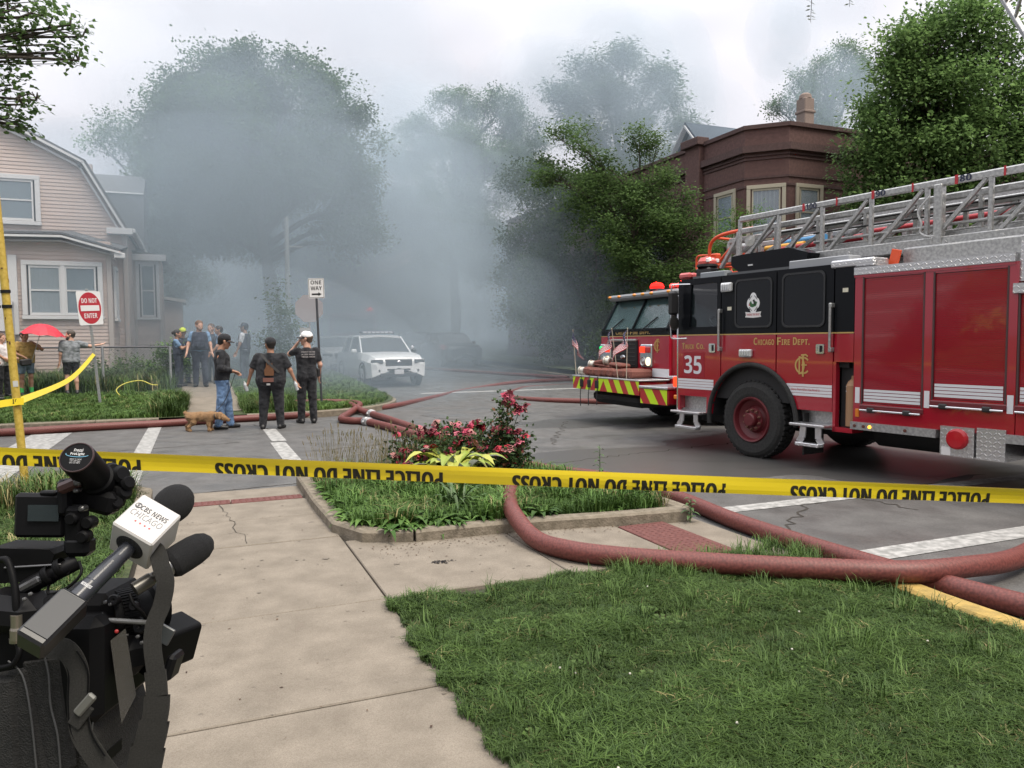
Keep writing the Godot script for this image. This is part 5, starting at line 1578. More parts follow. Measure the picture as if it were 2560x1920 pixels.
func shutter(parent: Node3D, s0: float, s1: float, h0: float, h1: float) -> void:
	var g := Geo.new()
	var n := int((h1 - h0) / 0.024)
	var x := -1.2
	for i in n:
		var a := lerpf(h0, h1, i / float(n))
		var b := lerpf(h0, h1, (i + 1) / float(n))
		var m := a + (b - a) * 0.84
		for q in [[a, m, x - 0.004, x - 0.007], [m, b, x + 0.002, x + 0.002]]:
			g.quad(Vector3(q[2], q[0], -s0), Vector3(q[2], q[0], -s1), Vector3(q[3], q[1], -s1), Vector3(q[3], q[1], -s0), Vector3(-1, 0, 0))
		g.quad(Vector3(x - 0.007, m, -s0), Vector3(x - 0.007, m, -s1), Vector3(x + 0.002, m, -s1), Vector3(x + 0.002, m, -s0), UP)
	var sh := part("roller_shutter", g, red_paint, parent)
	var fr := Geo.new()
	for s in [s0, s1]:
		fr.box(Vector3(-1.2, (h0 + h1) / 2, -s), Vector3(0.05, h1 - h0 + 0.04, 0.02), 0.003)
	part("shutter_track", fr, mat(0.06, 0.03, 0.03, 0.5), sh)
	for k in 4:
		part("reflective_strip", bx(Vector3(-1.212, h0 + 0.035 + k * 0.038, -(s0 + s1) / 2), Vector3(0.005, 0.03, absf(s1 - s0) - 0.05)), white_tape, sh)
	var rod := Geo.new()
	rod.rod(Vector3(-1.25, h0 - 0.085, -s0 + 0.0), Vector3(-1.25, h0 - 0.085, -s1), 0.013, -1, 8)
	part("shutter_bar", rod, chrome, sh)
	for f in [0.18, 0.78]:
		part("bar_bracket", bx(Vector3(-1.235, h0 - 0.08, -lerpf(s0, s1, f)), Vector3(0.06, 0.06, 0.1), 0.015), mat(0.02, 0.02, 0.02, 0.6), sh)
	part("bar_housing", bx(Vector3(-1.215, h0 - 0.05, -(s0 + s1) / 2), Vector3(0.05, 0.06, absf(s1 - s0) + 0.04), 0.01), mat(0.12, 0.015, 0.02, 0.4), sh)

func ladder_section(parent: Node3D, called: String, hx: float, y0: float, y1: float, s0: float, s1: float, post: float, beam: float, tip: bool, marks := false) -> void:
	var L := Node3D.new()
	L.name = called
	parent.add_child(L, true)
	for sd in [-1.0, 1.0]:
		var x: float = sd * hx
		var g := Geo.new()
		g.box(Vector3(x, y1, -(s0 + s1) / 2), Vector3(0.06, 0.085, absf(s1 - s0)), 0.015)
		part("top_rail", g, alu, L)
		var b := Geo.new()
		b.box(Vector3(x, y0 + beam / 2, -(s0 + s1) / 2), Vector3(0.09, beam, absf(s1 - s0)), 0.012)
		part("base_rail", b, alu, L)
		var n := int(absf(s1 - s0) / post)
		for i in n + 1:
			var s := lerpf(s0, s1, i / float(n))
			part("post", bx(Vector3(x, (y0 + beam + y1) / 2, -s), Vector3(0.05, y1 - y0 - beam, 0.048), 0.006), alu, L)
			if i < n:
				var e := lerpf(s0, s1, (i + 1) / float(n))
				var dg := Geo.new()
				dg.bar(Vector3(x, y0 + beam * 0.7, -lerpf(s, e, 0.08)), Vector3(x, y1 - 0.04, -lerpf(s, e, 0.93)), 0.042, 0.05, Vector3.RIGHT, 0.006)
				part("brace", dg, alu, L)
		if marks and sd < 0:
			for k in 6:
				var s := -0.335 - k * 1.03
				part("red_mark", bx(Vector3(x - 0.037, y1, -s), Vector3(0.004, 0.104, 0.035)), mat(0.4, 0.02, 0.03, 0.5), L)
				part("red_mark", bx(Vector3(x - 0.037, y1 , -s + 0.515), Vector3(0.004, 0.104, 0.022)), mat(0.4, 0.02, 0.03, 0.5), L)
				var tx := Geo.new()
				letters(tx, str(100 - k * 10), Vector3(x - 0.037, y1 - 0.035, -s + 0.035), Vector3(0, 0, 1), UP, 0.17 if k == 0 else 0.13, 0.075)
				part("foot_number", tx, mat(0.02, 0.025, 0.06, 0.6), L)
	var m := int(absf(s1 - s0) / 0.36)
	for i in m:
		var s := lerpf(s0, s1, (i + 0.5) / m)
		var r := Geo.new()
		r.rod(Vector3(-hx, y0 + beam * 0.5, -s), Vector3(hx, y0 + beam * 0.5, -s), 0.022, -1, 8)
		part("rung", r, mat(0.03, 0.03, 0.03, 0.8), L)

func build_ladder_truck() -> void:
	paint_set()
	var a := deg_to_rad(8.3)
	var left := Vector3(-cos(a), 0, sin(a))
	var T := thing("ladder_truck", "red and black fire truck numbered 35 with a long silver aerial ladder", "fire truck", Vector3(7.142, 0, -8.416) - left * 1.22, a)
	var tf := side_tf()
	var wheelcut := PackedVector2Array(arc(Vector2(0.08, 0.53), 0.77, 0, 345, 23))
	var P := func(called: String, poly: PackedVector2Array, cuts: Array, x0: float, x1: float, m: Material, up: Node3D, both := true) -> Node3D:
		var g := Geo.new()
		for q in minus(poly, cuts):
			g.prism(q, x0, x1, tf)
		var made := part(called, g, m, up)
		if both:
			g = Geo.new()
			for q in minus(poly, cuts): g.prism(q, x0, x1, side_tf(1.0))
			part(called, g, m, up)
		return made
	var inner := mat(0.012, 0.012, 0.013, 0.7)
	# cab
	part("cab_floor", bx(Vector3(0, 1.05, -0.25), Vector3(2.3, 0.5, 2.6)), inner, T)
	part("cab_core", bx(Vector3(0, 1.9, 0.45), Vector3(2.3, 1.2, 1.9)), inner, T)
	var roof := Geo.new()
	roof.prism(PackedVector2Array([Vector2(-1.2, -1.52), Vector2(1.2, -1.52), Vector2(1.2, 1.5), Vector2(0.85, 1.9), Vector2(-0.85, 1.9), Vector2(-1.2, 1.5)]), 2.5, 2.58, Transform3D(Basis(Vector3.RIGHT, Vector3(0, 0, -1), UP), Vector3.ZERO))
	part("cab_roof", roof, black_paint, T)
	var roof2 := Geo.new()
	roof2.prism(PackedVector2Array([Vector2(-1.05, -1.5), Vector2(1.05, -1.5), Vector2(1.05, 1.4), Vector2(0.7, 1.75), Vector2(-0.7, 1.75), Vector2(-1.05, 1.4)]), 2.58, 2.63, Transform3D(Basis(Vector3.RIGHT, Vector3(0, 0, -1), UP), Vector3.ZERO))
	part("roof_cap", roof2, mat(0.1, 0.105, 0.11, 0.5), T)
	var well1 := rect(0.93, 0.4, 1.5, 0.8)
	var well2 := rect(-1.2, 0.4, -0.62, 0.73)
	var fd: Node3D = P.call("front_door", rect(0.66, 0.56, 1.535, 1.725), [wheelcut, well1], 1.17, 1.22, red_paint, T)
	P.call("cab_side", rect(-0.335, 0.56, 0.64, 1.725), [wheelcut], 1.17, 1.22, red_paint, T)
	var rd: Node3D = P.call("rear_door", rect(-1.215, 0.74, -0.355, 1.725), [wheelcut], 1.17, 1.22, red_paint, T)
	P.call("rear_skirt", PackedVector2Array([Vector2(-0.5, 0.5), Vector2(-0.36, 0.56), Vector2(-0.36, 0.73), Vector2(-0.52, 0.73), Vector2(-0.74, 0.5)]), [wheelcut], 1.14, 1.215, red_paint, T)
	P.call("cab_rear_panel", rect(-1.5, 1.37, -1.235, 1.725), [], 1.17, 1.218, red_paint, T)
	P.call("cab_rear_post", rect(-1.26, 0.5, -1.22, 1.37), [], 1.14, 1.216, red_paint, T)
	P.call("sill", rect(-1.5, 0.5, -1.23, 0.56), [], 1.0, 1.216, red_paint, T)
	P.call("well_panel", rect(0.9, 0.56, 1.52, 0.82), [], 1.08, 1.1, alu, T)
	P.call("well_panel", rect(-1.22, 0.5, -0.6, 0.76), [], 1.08, 1.1, alu, T)
	# upper cab with the driver window left open to the inside
	var fu: Node3D = P.call("door_frame", rect(0.66, 1.735, 1.535, 1.85), [], 1.17, 1.22, black_paint, fd)
	for q in [rect(0.66, 2.49, 1.535, 2.56), rect(0.66, 1.85, 0.73, 2.49), PackedVector2Array([Vector2(1.3, 1.85), Vector2(1.535, 1.85), Vector2(1.535, 2.49), Vector2(1.26, 2.49)])]:
		P.call("door_frame", q, [], 1.17, 1.22, black_paint, fd)
	P.call("upper_side", rect(-0.335, 1.735, 0.64, 2.56), [], 1.17, 1.22, black_paint, T)
	P.call("rear_door_upper", rect(-1.215, 1.735, -0.355, 2.56), [], 1.17, 1.22, black_paint, rd)
	P.call("cab_rear_upper", rect(-1.5, 1.735, -1.235, 2.56), [], 1.17, 1.22, black_paint, T)
	P.call("belt_line", rect(-1.5, 1.722, 1.535, 1.738), [], 1.17, 1.224, gold, T)
	for q in [rrect(0.38, 1.82, -0.275, 2.5, 0.08), rrect(-0.44, 1.81, -1.1, 2.52, 0.08)]:
		P.call("window", q, [], 1.2, 1.226, dark_pane, T)
		var g := Geo.new()
		var inn := PackedVector2Array()
		var mid := Vector2.ZERO
		for p in q: mid += p / q.size()
		for p in q: inn.append(mid + (p - mid) * 0.93)
		ring_frame(g, q, inn, 1.22, 1.236, tf)
		part("window_frame", g, mat(0.022, 0.023, 0.025, 0.35), T)
	part("driver_window", bx(Vector3(-1.195, 2.17, -1.0), Vector3(0.006, 0.64, 0.56)), glass(Color(0.1, 0.13, 0.14), 0.35), fd)
	var st := Geo.new()
	var ringp := []
	for i in 25: ringp.append(Vector3(-0.6, 1.88, -1.2) + Basis(Vector3.RIGHT, -0.9) * Vector3(cos(TAU * i / 24) * 0.22, sin(TAU * i / 24) * 0.22, 0))
	st.tube(ringp, 0.014, 6, false)
	st.rod(Vector3(-0.6, 1.88, -1.2), Vector3(-0.6, 1.6, -1.5), 0.03)
	part("steering_wheel", st, mat(0.02, 0.02, 0.02, 0.5), T)
	var seat := Geo.new()
	seat.box(Vector3(-0.6, 1.45, -0.75), Vector3(0.5, 0.18, 0.45), 0.05)
	seat.box(Vector3(-0.6, 1.85, -0.55), Vector3(0.48, 0.75, 0.14), 0.05)
	part("driver_seat", seat, mat(0.03, 0.03, 0.035, 0.8), T)
	part("dashboard", bx(Vector3(0, 1.62, -1.6), Vector3(2.1, 0.4, 0.4), 0.05), inner, T)
	# nose
	var nose := Geo.new()
	var nplan := PackedVector2Array([Vector2(-1.2, 1.5), Vector2(1.2, 1.5), Vector2(0.9, 1.88), Vector2(-0.9, 1.88)])
	nose.prism(nplan, 0.6, 1.73, Transform3D(Basis(Vector3.RIGHT, Vector3(0, 0, -1), UP), Vector3.ZERO))
	part("nose", nose, red_paint, T)
	var nose2 := Geo.new()
	nose2.prism(PackedVector2Array([Vector2(-1.2, 1.53), Vector2(-0.9, 1.86), Vector2(0.9, 1.86), Vector2(1.2, 1.53), Vector2(1.18, 1.52), Vector2(0.88, 1.84), Vector2(-0.88, 1.84), Vector2(-1.18, 1.52)]), 1.76, 2.5, Transform3D(Basis(Vector3.RIGHT, Vector3(0, 0, -1), UP), Vector3.ZERO))
	part("windshield", nose2, glass(Color(0.35, 0.5, 0.5), 0.4), T)
	part("corner_trim", bx(Vector3(-1.215, 1.45, -1.55), Vector3(0.03, 1.8, 0.03), 0.01), chrome, T)
	part("front_light", bx(Vector3(-1.16, 1.0, -1.62), Vector3(0.1, 0.16, 0.12), 0.02), glow(1.0, 0.04, 0.01, 0.9), T)
	part("marker_light", bx(Vector3(-1.17, 0.76, -1.62), Vector3(0.06, 0.07, 0.1), 0.015), mat(0.7, 0.2, 0.02, 0.2), T)
	# bumper with warning stripes
	part("bumper", bx(Vector3(0, 0.735, -2.12), Vector3(2.4, 0.25, 0.66), 0.02), red_paint, T)
	part("bumper_deck", bx(Vector3(0, 0.885, -2.12), Vector3(2.46, 0.04, 0.7), 0.008), plate_mat, T)
	part("bumper_deck", bx(Vector3(0.05, 1.05, -1.98), Vector3(1.9, 0.035, 0.3), 0.008), plate_mat, T)
	var lime := mat(0.5, 0.72, 0.02, 0.35)
	var cred := mat(0.4, 0.03, 0.03, 0.35)
	chevrons(T, Transform3D(Basis(Vector3(0, 0, 1), UP, Vector3(-1, 0, 0)), Vector3(-1.203, 0.615, -2.44)), 0.64, 0.24, 0.19, -0.7, cred, lime, 0.16)
	chevrons(T, Transform3D(Basis(Vector3.RIGHT, UP, Vector3(0, 0, 1)) * Basis(UP, PI), Vector3(1.2, 0.615, -2.452)), 2.4, 0.24, 0.15, 0.7, cred, lime)
	# stripe, letters, marks
	for q in [[0.79, 1.53, 0.91, 1.07], [-1.21, -0.52, 0.92, 1.08]]:
		for k in 4:
			P.call("reflective_strip", rect(q[0], q[2] + k * 0.04, q[1], q[2] + k * 0.04 + 0.034), [wheelcut], 1.22, 1.2235, white_tape, T)
	var X := Vector3(0, 0, 1)
	var tg := Geo.new()
	caps_text(tg, ["TRUCK", "CO."], Vector3(-1.223, 1.52, -1.45), X, 0.48, 0.088, 0.068)
	caps_text(tg, ["CHICAGO", "FIRE", "DEPT."], Vector3(-1.223, 1.58, -0.04), X, 0.92, 0.1, 0.075)
	part("gold_lettering", tg, gold, T)
	P.call("number_plate", rect(0.97, 1.09, 1.42, 1.47), [], 1.22, 1.2225, mat(0.27, 0.006, 0.016, 0.35), T, false)
	var ng := Geo.new()
	letters(ng, "35", Vector3(-1.2245, 1.14, -1.4), X, UP, 0.37, 0.28)
	part("number", ng, white_tape, T)
	part("gold_monogram", monogram(Transform3D(Basis(X, UP, Vector3(-1, 0, 0)), Vector3(-1.223, 1.17, 0.655)), 0.29), gold, T)
	var sc := Geo.new()
	letters(sc, "We're There When You Need Us", Vector3(-1.2255, 0.985, 0.6), X, UP, 0.44, 0.035, false)
	part("red_lettering", sc, mat(0.45, 0.06, 0.06, 0.5), T)
	# round badge on the middle window
	var bd := Geo.new()
	var badge := PackedVector2Array()
	for i in 48:
		var t := TAU * i / 48
		var w := 0.5 + 0.5 * cos(4 * t)
		badge.append(Vector2(0.05, 2.155) + Vector2(cos(t) * 0.112, sin(t) * 0.148) * (0.72 + 0.28 * pow(w, 0.45)))
	bd.prism(badge, 1.226, 1.229, tf)
	var bdo := part("badge", bd, mat(0.7, 0.7, 0.7, 0.4), T)
	for q in [[[Vector2(0.1, 2.11), Vector2(0.06, 2.1), Vector2(0.0, 2.12), Vector2(-0.02, 2.17), Vector2(0.03, 2.19), Vector2(0.02, 2.15), Vector2(0.07, 2.15), Vector2(0.09, 2.19), Vector2(0.12, 2.16)], mat(0.02, 0.1, 0.03, 0.5)], [[Vector2(0.13, 2.13), Vector2(0.1, 2.12), Vector2(0.11, 2.16)], mat(0.45, 0.03, 0.03, 0.5)], [[Vector2(0.03, 2.13), Vector2(0.0, 2.14), Vector2(0.03, 2.21), Vector2(0.06, 2.2)], mat(0.02, 0.02, 0.02, 0.5)]]:
		var g := Geo.new()
		g.prism(PackedVector2Array(q[0]), 1.229, 1.231, tf)
		part("badge_art", g, q[1], bdo)
	for t in [0.9, -0.9]:
		for sgn in [-1.0, 1.0]:
			var g := Geo.new()
			var c := Vector2(0.05, 2.155) + Vector2(cos(t) * sgn * 0.075, sin(t) * sgn * 0.1)
			g.box(Vector3(-1.2295, c.y, -c.x), Vector3(0.003, 0.075, 0.008), 0.0, Basis(Vector3.RIGHT, 0.75 if t > 0 else -0.75))
			part("badge_art", g, mat(0.02, 0.02, 0.02, 0.5), bdo)
	P.call("banner", PackedVector2Array([Vector2(-0.09, 1.965), Vector2(-0.075, 2.0), Vector2(-0.09, 2.04), Vector2(0.05, 2.025), Vector2(0.19, 2.04), Vector2(0.175, 2.0), Vector2(0.19, 1.965), Vector2(0.05, 1.955)]), [], 1.2265, 1.2295, mat(0.65, 0.63, 0.62, 0.5), bdo, false)
	var bt := Geo.new()
	letters(bt, "TAMING THE BEAST", Vector3(-1.2305, 1.985, -0.165), X, UP, 0.23, 0.03)
	part("banner_lettering", bt, mat(0.35, 0.02, 0.03, 0.5), bdo)
	# hardware
	for q in [[0.87, 0.75, 1.47, 1.6], [-0.98, -1.1, 1.47, 1.59]]:
		var g := Geo.new()
		ring_frame(g, rrect(q[0], q[2], q[1], q[3], 0.015, 2), rrect(q[0] - signf(q[0] - q[1]) * 0.02, q[2] + 0.02, q[1] + signf(q[0] - q[1]) * 0.02, q[3] - 0.02, 0.01, 2), 1.22, 1.24, tf)
		g.box(Vector3(-1.232, (q[2] + q[3]) / 2, -lerpf(q[0], q[1], 0.3)), Vector3(0.015, 0.09, 0.03), 0.004)
		part("door_handle", g, chrome, T)
		P.call("handle_recess", rect(q[0], q[2], q[1], q[3]), [], 1.218, 1.223, inner, T, false)
	for q in [[0.64, 1.52, 2.07], [-1.21, 1.52, 2.07]]:
		var g := Geo.new()
		g.rod(Vector3(-1.28, q[1] + 0.02, -q[0]), Vector3(-1.28, q[2] - 0.02, -q[0]), 0.017)
		for h in [q[1], q[2]]:
			g.box(Vector3(-1.25, h, -q[0]), Vector3(0.08, 0.06, 0.045), 0.01)
		part("grab_rail", g, alu, T)
	for q in [[0.62, 0.42, 2.34, 2.47], [0.27, 0.05, 1.41, 1.52]]:
		var g := Geo.new()
		g.box(Vector3(-1.25, (q[2] + q[3]) / 2, -(q[0] + q[1]) / 2), Vector3(0.06, q[3] - q[2], q[0] - q[1]), 0.015)
		for k in 4:
			g.box(Vector3(-1.285, (q[2] + q[3]) / 2, -lerpf(q[1], q[0], 0.2 + 0.2 * k)), Vector3(0.02, (q[3] - q[2]) * 0.7, 0.03), 0.008)
		part("scene_light", g, mat(0.62, 0.63, 0.64, 0.15, 0.5), T)
	for q in [[0.49, 2.1], [-1.38, 2.25]]:
		part("sticker", bx(Vector3(-1.222, q[1], -q[0]), Vector3(0.004, 0.05, 0.075)), mat(0.6, 0.57, 0.45, 0.5), T)
	var fl := Geo.new()
	var fa := []
	for p in arc(Vector2(0.08, 0.53), 0.775, -8, 182, 28): fa.append(Vector3(-1.235, p.y, -p.x))
	fl.tube(fa, 0.035, 7)
	for p in arc(Vector2(0.08, 0.53), 0.77, -2, 180, 18): pass
	part("wheel_arch", fl, rubber, T)
	var fin := Geo.new()
	var ap := arc(Vector2(0.08, 0.53), 0.77, 0, 180, 20)
	for i in 20:
		fin.quad(Vector3(-1.22, ap[i].y, -ap[i].x), Vector3(-1.22, ap[i + 1].y, -ap[i + 1].x), Vector3(-0.6, ap[i + 1].y, -ap[i + 1].x), Vector3(-0.6, ap[i].y, -ap[i].x))
	part("wheel_housing", fin, inner, T)
	part("mud_flap", bx(Vector3(-1.0, 0.42, 0.78), Vector3(0.4, 0.55, 0.02)), rubber, T)
	step_plate(T, 0.92, 1.54, 0.56, 0.33, 0.16)
	step_plate(T, -0.69, -1.22, 0.56, 0.31, 0.16)
	var ma := Geo.new()
	ma.tube(smooth_path([Vector3(-1.22, 2.5, -1.28), Vector3(-1.34, 2.5, -1.5), Vector3(-1.36, 2.45, -1.54), Vector3(-1.36, 2.1, -1.55), Vector3(-1.36, 1.75, -1.55), Vector3(-1.34, 1.68, -1.52), Vector3(-1.22, 1.68, -1.35)], 4), 0.011, 6)
	var mir := part("mirror_arm", ma, chrome, T)
	var mr := Geo.new()
	mr.lathe(Vector3(-1.36, 1.92, -1.47), Vector3(0.25, 0.05, 1), [[0.0, -0.06], [0.08, -0.05], [0.115, -0.01], [0.115, 0.0], [0.0, 0.008]], 20)
	part("round_mirror", mr, mat(0.02, 0.02, 0.02, 0.2), mir)
	part("mirror_head", bx(Vector3(-1.37, 2.22, -1.49), Vector3(0.19, 0.36, 0.07), 0.03), mat(0.016, 0.016, 0.018, 0.3), mir)
	# gear in the gap behind the cab
	part("gap_interior", bx(Vector3(0, 1.0, 1.38), Vector3(2.2, 0.95, 0.24)), inner, T)
	var bt2 := Geo.new()
	bt2.lathe(Vector3(-1.12, 0.58, 1.44), UP, [[0.0, 0.0], [0.085, 0.0], [0.085, 0.5], [0.06, 0.55], [0.025, 0.58], [0.025, 0.62], [0.0, 0.62]], 16)
	part("air_bottle", bt2, mat(0.3, 0.17, 0.09, 0.6), T)
	var bl := Geo.new()
	letters(bl, "35", Vector3(-1.19, 1.0, 1.385), Vector3(0.25, 0, 0.97).normalized(), UP, 0.06, 0.075)
	part("bottle_number", bl, white_tape, T)
	# body
	part("body_core", bx(Vector3(0, 1.5, 5.3), Vector3(2.36, 1.75, 7.5)), mat(0.2, 0.006, 0.014, 0.4), T)
	for q in [rect(-1.62, 0.65, -1.51, 2.42), rect(-2.47, 0.65, -2.37, 2.42), rect(-3.33, 0.65, -3.24, 2.42), rect(-4.4, 0.65, -4.3, 2.42), rect(-9, 0.65, -5.4, 2.42), rect(-2.37, 0.65, -1.62, 0.88), rect(-3.24, 0.65, -2.47, 0.985), rect(-4.3, 0.65, -3.34, 0.985), rect(-2.37, 2.375, -1.62, 2.42), rect(-3.24, 2.365, -2.47, 2.42), rect(-4.3, 2.09, -3.34, 2.2)]:
		P.call("body_panel", q, [], 1.17, 1.22, red_paint, T)
	for q in [[-1.62, -2.365, 0.885, 2.37], [-2.475, -3.235, 0.99, 2.36], [-3.345, -4.295, 0.99, 2.085]]:
		shutter(T, q[0], q[1], q[2], q[3])
	for q in [[-1.565, 0.95], [-2.42, 0.95], [-3.285, 0.95]]:
		P.call("reflective_strip", rect(q[0] - 0.03, 0.88, q[0] + 0.03, 1.07), [], 1.22, 1.2235, white_tape, T, false)
	part("amber_marker", bx(Vector3(-1.225, 0.76, 1.57), Vector3(0.02, 0.1, 0.05), 0.005), mat(0.6, 0.18, 0.02, 0.2), T)
	P.call("top_trim", rect(-3.3, 2.42, -1.5, 2.51), [], 1.1, 1.235, plate_mat, T)
	P.call("top_edge", rect(-3.3, 2.39, -1.5, 2.42), [], 1.1, 1.228, red_paint, T)
	P.call("upper_box", rect(-9, 2.22, -3.33, 2.62), [], 0.9, 1.2, plate_mat, T)
	P.call("upper_box_lip", rect(-9, 2.1, -3.29, 2.2), [], 1.1, 1.245, plate_mat, T)
	P.call("upper_box_end", rect(-3.33, 2.24, -3.3, 2.5), [], 0.9, 1.18, alu, T)
	part("body_top", bx(Vector3(0, 2.44, 5.2), Vector3(2.3, 0.06, 7.4)), plate_mat, T)
	P.call("running_rail", rect(-2.55, 0.56, -1.5, 0.65), [], 1.12, 1.26, alu, T)
	P.call("running_rail", rect(-9, 0.58, -3.27, 0.67), [], 1.12, 1.26, alu, T)
	for s in [-1.56, -1.68, -1.76, -2.2]:
		var g := Geo.new()
		g.lathe(Vector3(-1.26, 0.605, -s), Vector3(-1, 0, 0), [[0.02, 0], [0.018, 0.01], [0, 0.012]], 10)
		part("rail_marker", g, glow(1.0, 0.4, 0.03, 1.5) if s == -1.76 else mat(0.1, 0.03, 0.02, 0.4), T)
	for q in [[-2.59, -2.95, 0.38, 0.7], [-2.975, -3.26, 0.38, 0.71]]:
		P.call("tool_box", rect(q[0], q[2], q[1], q[3]), [], 0.6, 1.24, plate_mat, T)
	var rl := Geo.new()
	rl.lathe(Vector3(-1.24, 0.57, 2.78), Vector3(-1, 0, 0), [[0.115, 0.0], [0.11, 0.03], [0.09, 0.045], [0.0, 0.05]], 22)
	part("red_lamp", rl, mat(0.4, 0.012, 0.02, 0.15), T)
	part("sticker", bx(Vector3(-1.243, 0.43, 2.66), Vector3(0.004, 0.09, 0.1)), mat(0.65, 0.63, 0.62, 0.5), T)
	var ch := Geo.new()
	ch.box(Vector3(0, 0.5, 3.0), Vector3(1.0, 0.3, 9.5))
	ch.rod(Vector3(-0.6, 0.5, 1.5), Vector3(-0.6, 0.5, 2.4), 0.2, -1, 16)
	ch.rod(Vector3(0.6, 0.5, 1.5), Vector3(0.6, 0.5, 2.4), 0.2, -1, 16)
	ch.box(Vector3(0, 0.75, -0.6), Vector3(1.1, 0.5, 2.2))
	ch.rod(Vector3(-1.0, 0.53, -0.08), Vector3(1.0, 0.53, -0.08), 0.07)
	part("chassis", ch, mat(0.012, 0.012, 0.012, 0.8), T)
	var redrim := mat(0.1, 0.009, 0.013, 0.5)
	for sd in [-1.0, 1.0]:
		truck_wheel(T, Vector3(sd * 1.22, 0.535, -0.08), sd, 0.535, 0.34, redrim)
		for z in [5.2, 6.6]:
			truck_wheel(T, Vector3(sd * 1.2, 0.535, z), sd, 0.535, 0.34, redrim)
	# roof gear
	beacon_lamp(T, Vector3(-0.85, 2.78, -1.3), false)
	part("beacon_stand", bx(Vector3(-0.85, 2.69, -1.3), Vector3(0.24, 0.18, 0.3), 0.04), mat(0.015, 0.015, 0.017, 0.4), T)
	for k in 3:
		part("roof_light", bx(Vector3(-0.9 + k * 0.1, 2.67, -1.72 + 0.0), Vector3(0.085, 0.1, 0.25), 0.03), mat(0.5, 0.1, 0.1, 0.15), T)
	part("roof_plate", bx(Vector3(-1.02, 2.62, -0.95), Vector3(0.16, 0.1, 0.5), 0.01), mat(0.25, 0.27, 0.29, 0.5), T)
	part("roof_plate", bx(Vector3(-1.0, 2.63, 0.9), Vector3(0.24, 0.12, 0.9), 0.01), mat(0.3, 0.31, 0.33, 0.45), T)
	part("roof_corner", bx(Vector3(-1.08, 2.57, 1.46), Vector3(0.3, 0.1, 0.6), 0.02), plate_mat, T)
	var cr := Geo.new()
	cr.prism(PackedVector2Array([Vector2(-0.55, 2.62), Vector2(0.55, 2.62), Vector2(0.72, 2.74), Vector2(0.72, 2.87), Vector2(0.5, 2.885), Vector2(-0.3, 2.9), Vector2(-0.62, 2.8)]), -0.95, 0.95, side_tf())
	part("ladder_cradle", cr, black_paint, T)
	part("roof_light", bx(Vector3(-0.955, 2.72, -0.35), Vector3(0.02, 0.02, 0.08)), mat(0.6, 0.6, 0.6, 0.3), T)
	# the aerial ladder, three nested sections
	ladder_section(T, "ladder_base_section", 0.66, 2.68, 3.45, 0.82, -9.2, 0.68, 0.15, false, true)
	ladder_section(T, "ladder_middle_section", 0.5, 2.8, 3.3, 1.0, -9.0, 0.68, 0.1, false)
	ladder_section(T, "ladder_fly_section", 0.37, 2.86, 3.2, 1.3, -9.0, 0.6, 0.08, true)
	for sd in [-1.0, 1.0]:
		part("tip_bar", Geo.new().merged_bar(Vector3(0.5 * sd, 3.3, -0.95), Vector3(0.5 * sd, 2.78, -1.35), 0.05, 0.06), alu, T)
		part("base_beam", bx(Vector3(0.7 * sd, 2.64, 5.6), Vector3(0.1, 0.2, 7.6), 0.02), alu, T)
	for k in 9:
		var g := Geo.new()
		g.lathe(Vector3(-0.705, 2.75, -0.2 + k * 0.62), Vector3(-1, 0, 0), [[0.035, 0], [0.03, 0.012], [0, 0.014]], 10)
		part("bolt", g, alu, T)
	var orange := mat(0.62, 0.075, 0.02, 0.45)
	for sd in [-1.0, 1.0]:
		var g := Geo.new()
		g.tube(smooth_path([Vector3(0.4 * sd, 3.34, -0.8), Vector3(0.4 * sd, 3.32, -1.4), Vector3(0.4 * sd, 3.22, -1.66), Vector3(0.4 * sd, 3.0, -1.7), Vector3(0.4 * sd, 2.86, -1.66)], 4), 0.028, 7)
		g.tube([Vector3(0.4 * sd, 2.83, -1.0), Vector3(0.4 * sd, 2.85, -1.66)], 0.03, 7)
		g.tube([Vector3(0.4 * sd, 2.85, -1.55), Vector3(0.4 * sd, 3.16, -1.15), Vector3(0.4 * sd, 3.34, -1.02)], 0.025, 6)
		g.tube(smooth_path([Vector3(0.4 * sd, 3.02, -1.7), Vector3(0.4 * sd, 3.03, -1.95), Vector3(0.4 * sd, 2.92, -1.99), Vector3(0.4 * sd, 2.8, -1.95), Vector3(0.4 * sd, 2.82, -1.68)], 4), 0.018, 6)
		part("tip_frame", g, orange, T)
	var tb := Geo.new()
	for q in [[2.85, -1.66], [3.28, -1.55], [2.92, -1.99]]:
		tb.rod(Vector3(-0.4, q[0], q[1]), Vector3(0.4, q[0], q[1]), 0.02)
	tb.box(Vector3(-0.3, 2.93, -1.66), Vector3(0.12, 0.24, 0.14), 0.02)
	part("tip_frame", tb, orange, T)
	var nz := Geo.new()
	nz.lathe(Vector3(-0.12, 3.1, -1.2), Vector3(-0.3, 0.12, -1), [[0.0, -0.16], [0.09, -0.15], [0.1, -0.06], [0.075, 0.0], [0.07, 0.12], [0.1, 0.17], [0.11, 0.27], [0.08, 0.28]], 16)
	nz.rod(Vector3(-0.1, 3.1, -1.2), Vector3(-0.05, 2.9, -1.1), 0.06)
	part("water_monitor", nz, mat(0.3, 0.3, 0.3, 0.4, 0.6), T)
	var dl := Geo.new()
	dl.lathe(Vector3(-0.42, 3.16, -0.85), Vector3(-1, 0, 0.2), [[0.0, -0.05], [0.08, -0.05], [0.09, 0.0], [0.0, 0.01]], 16)
	part("spot_lamp", dl, mat(0.6, 0.6, 0.58, 0.2, 0.3), T)
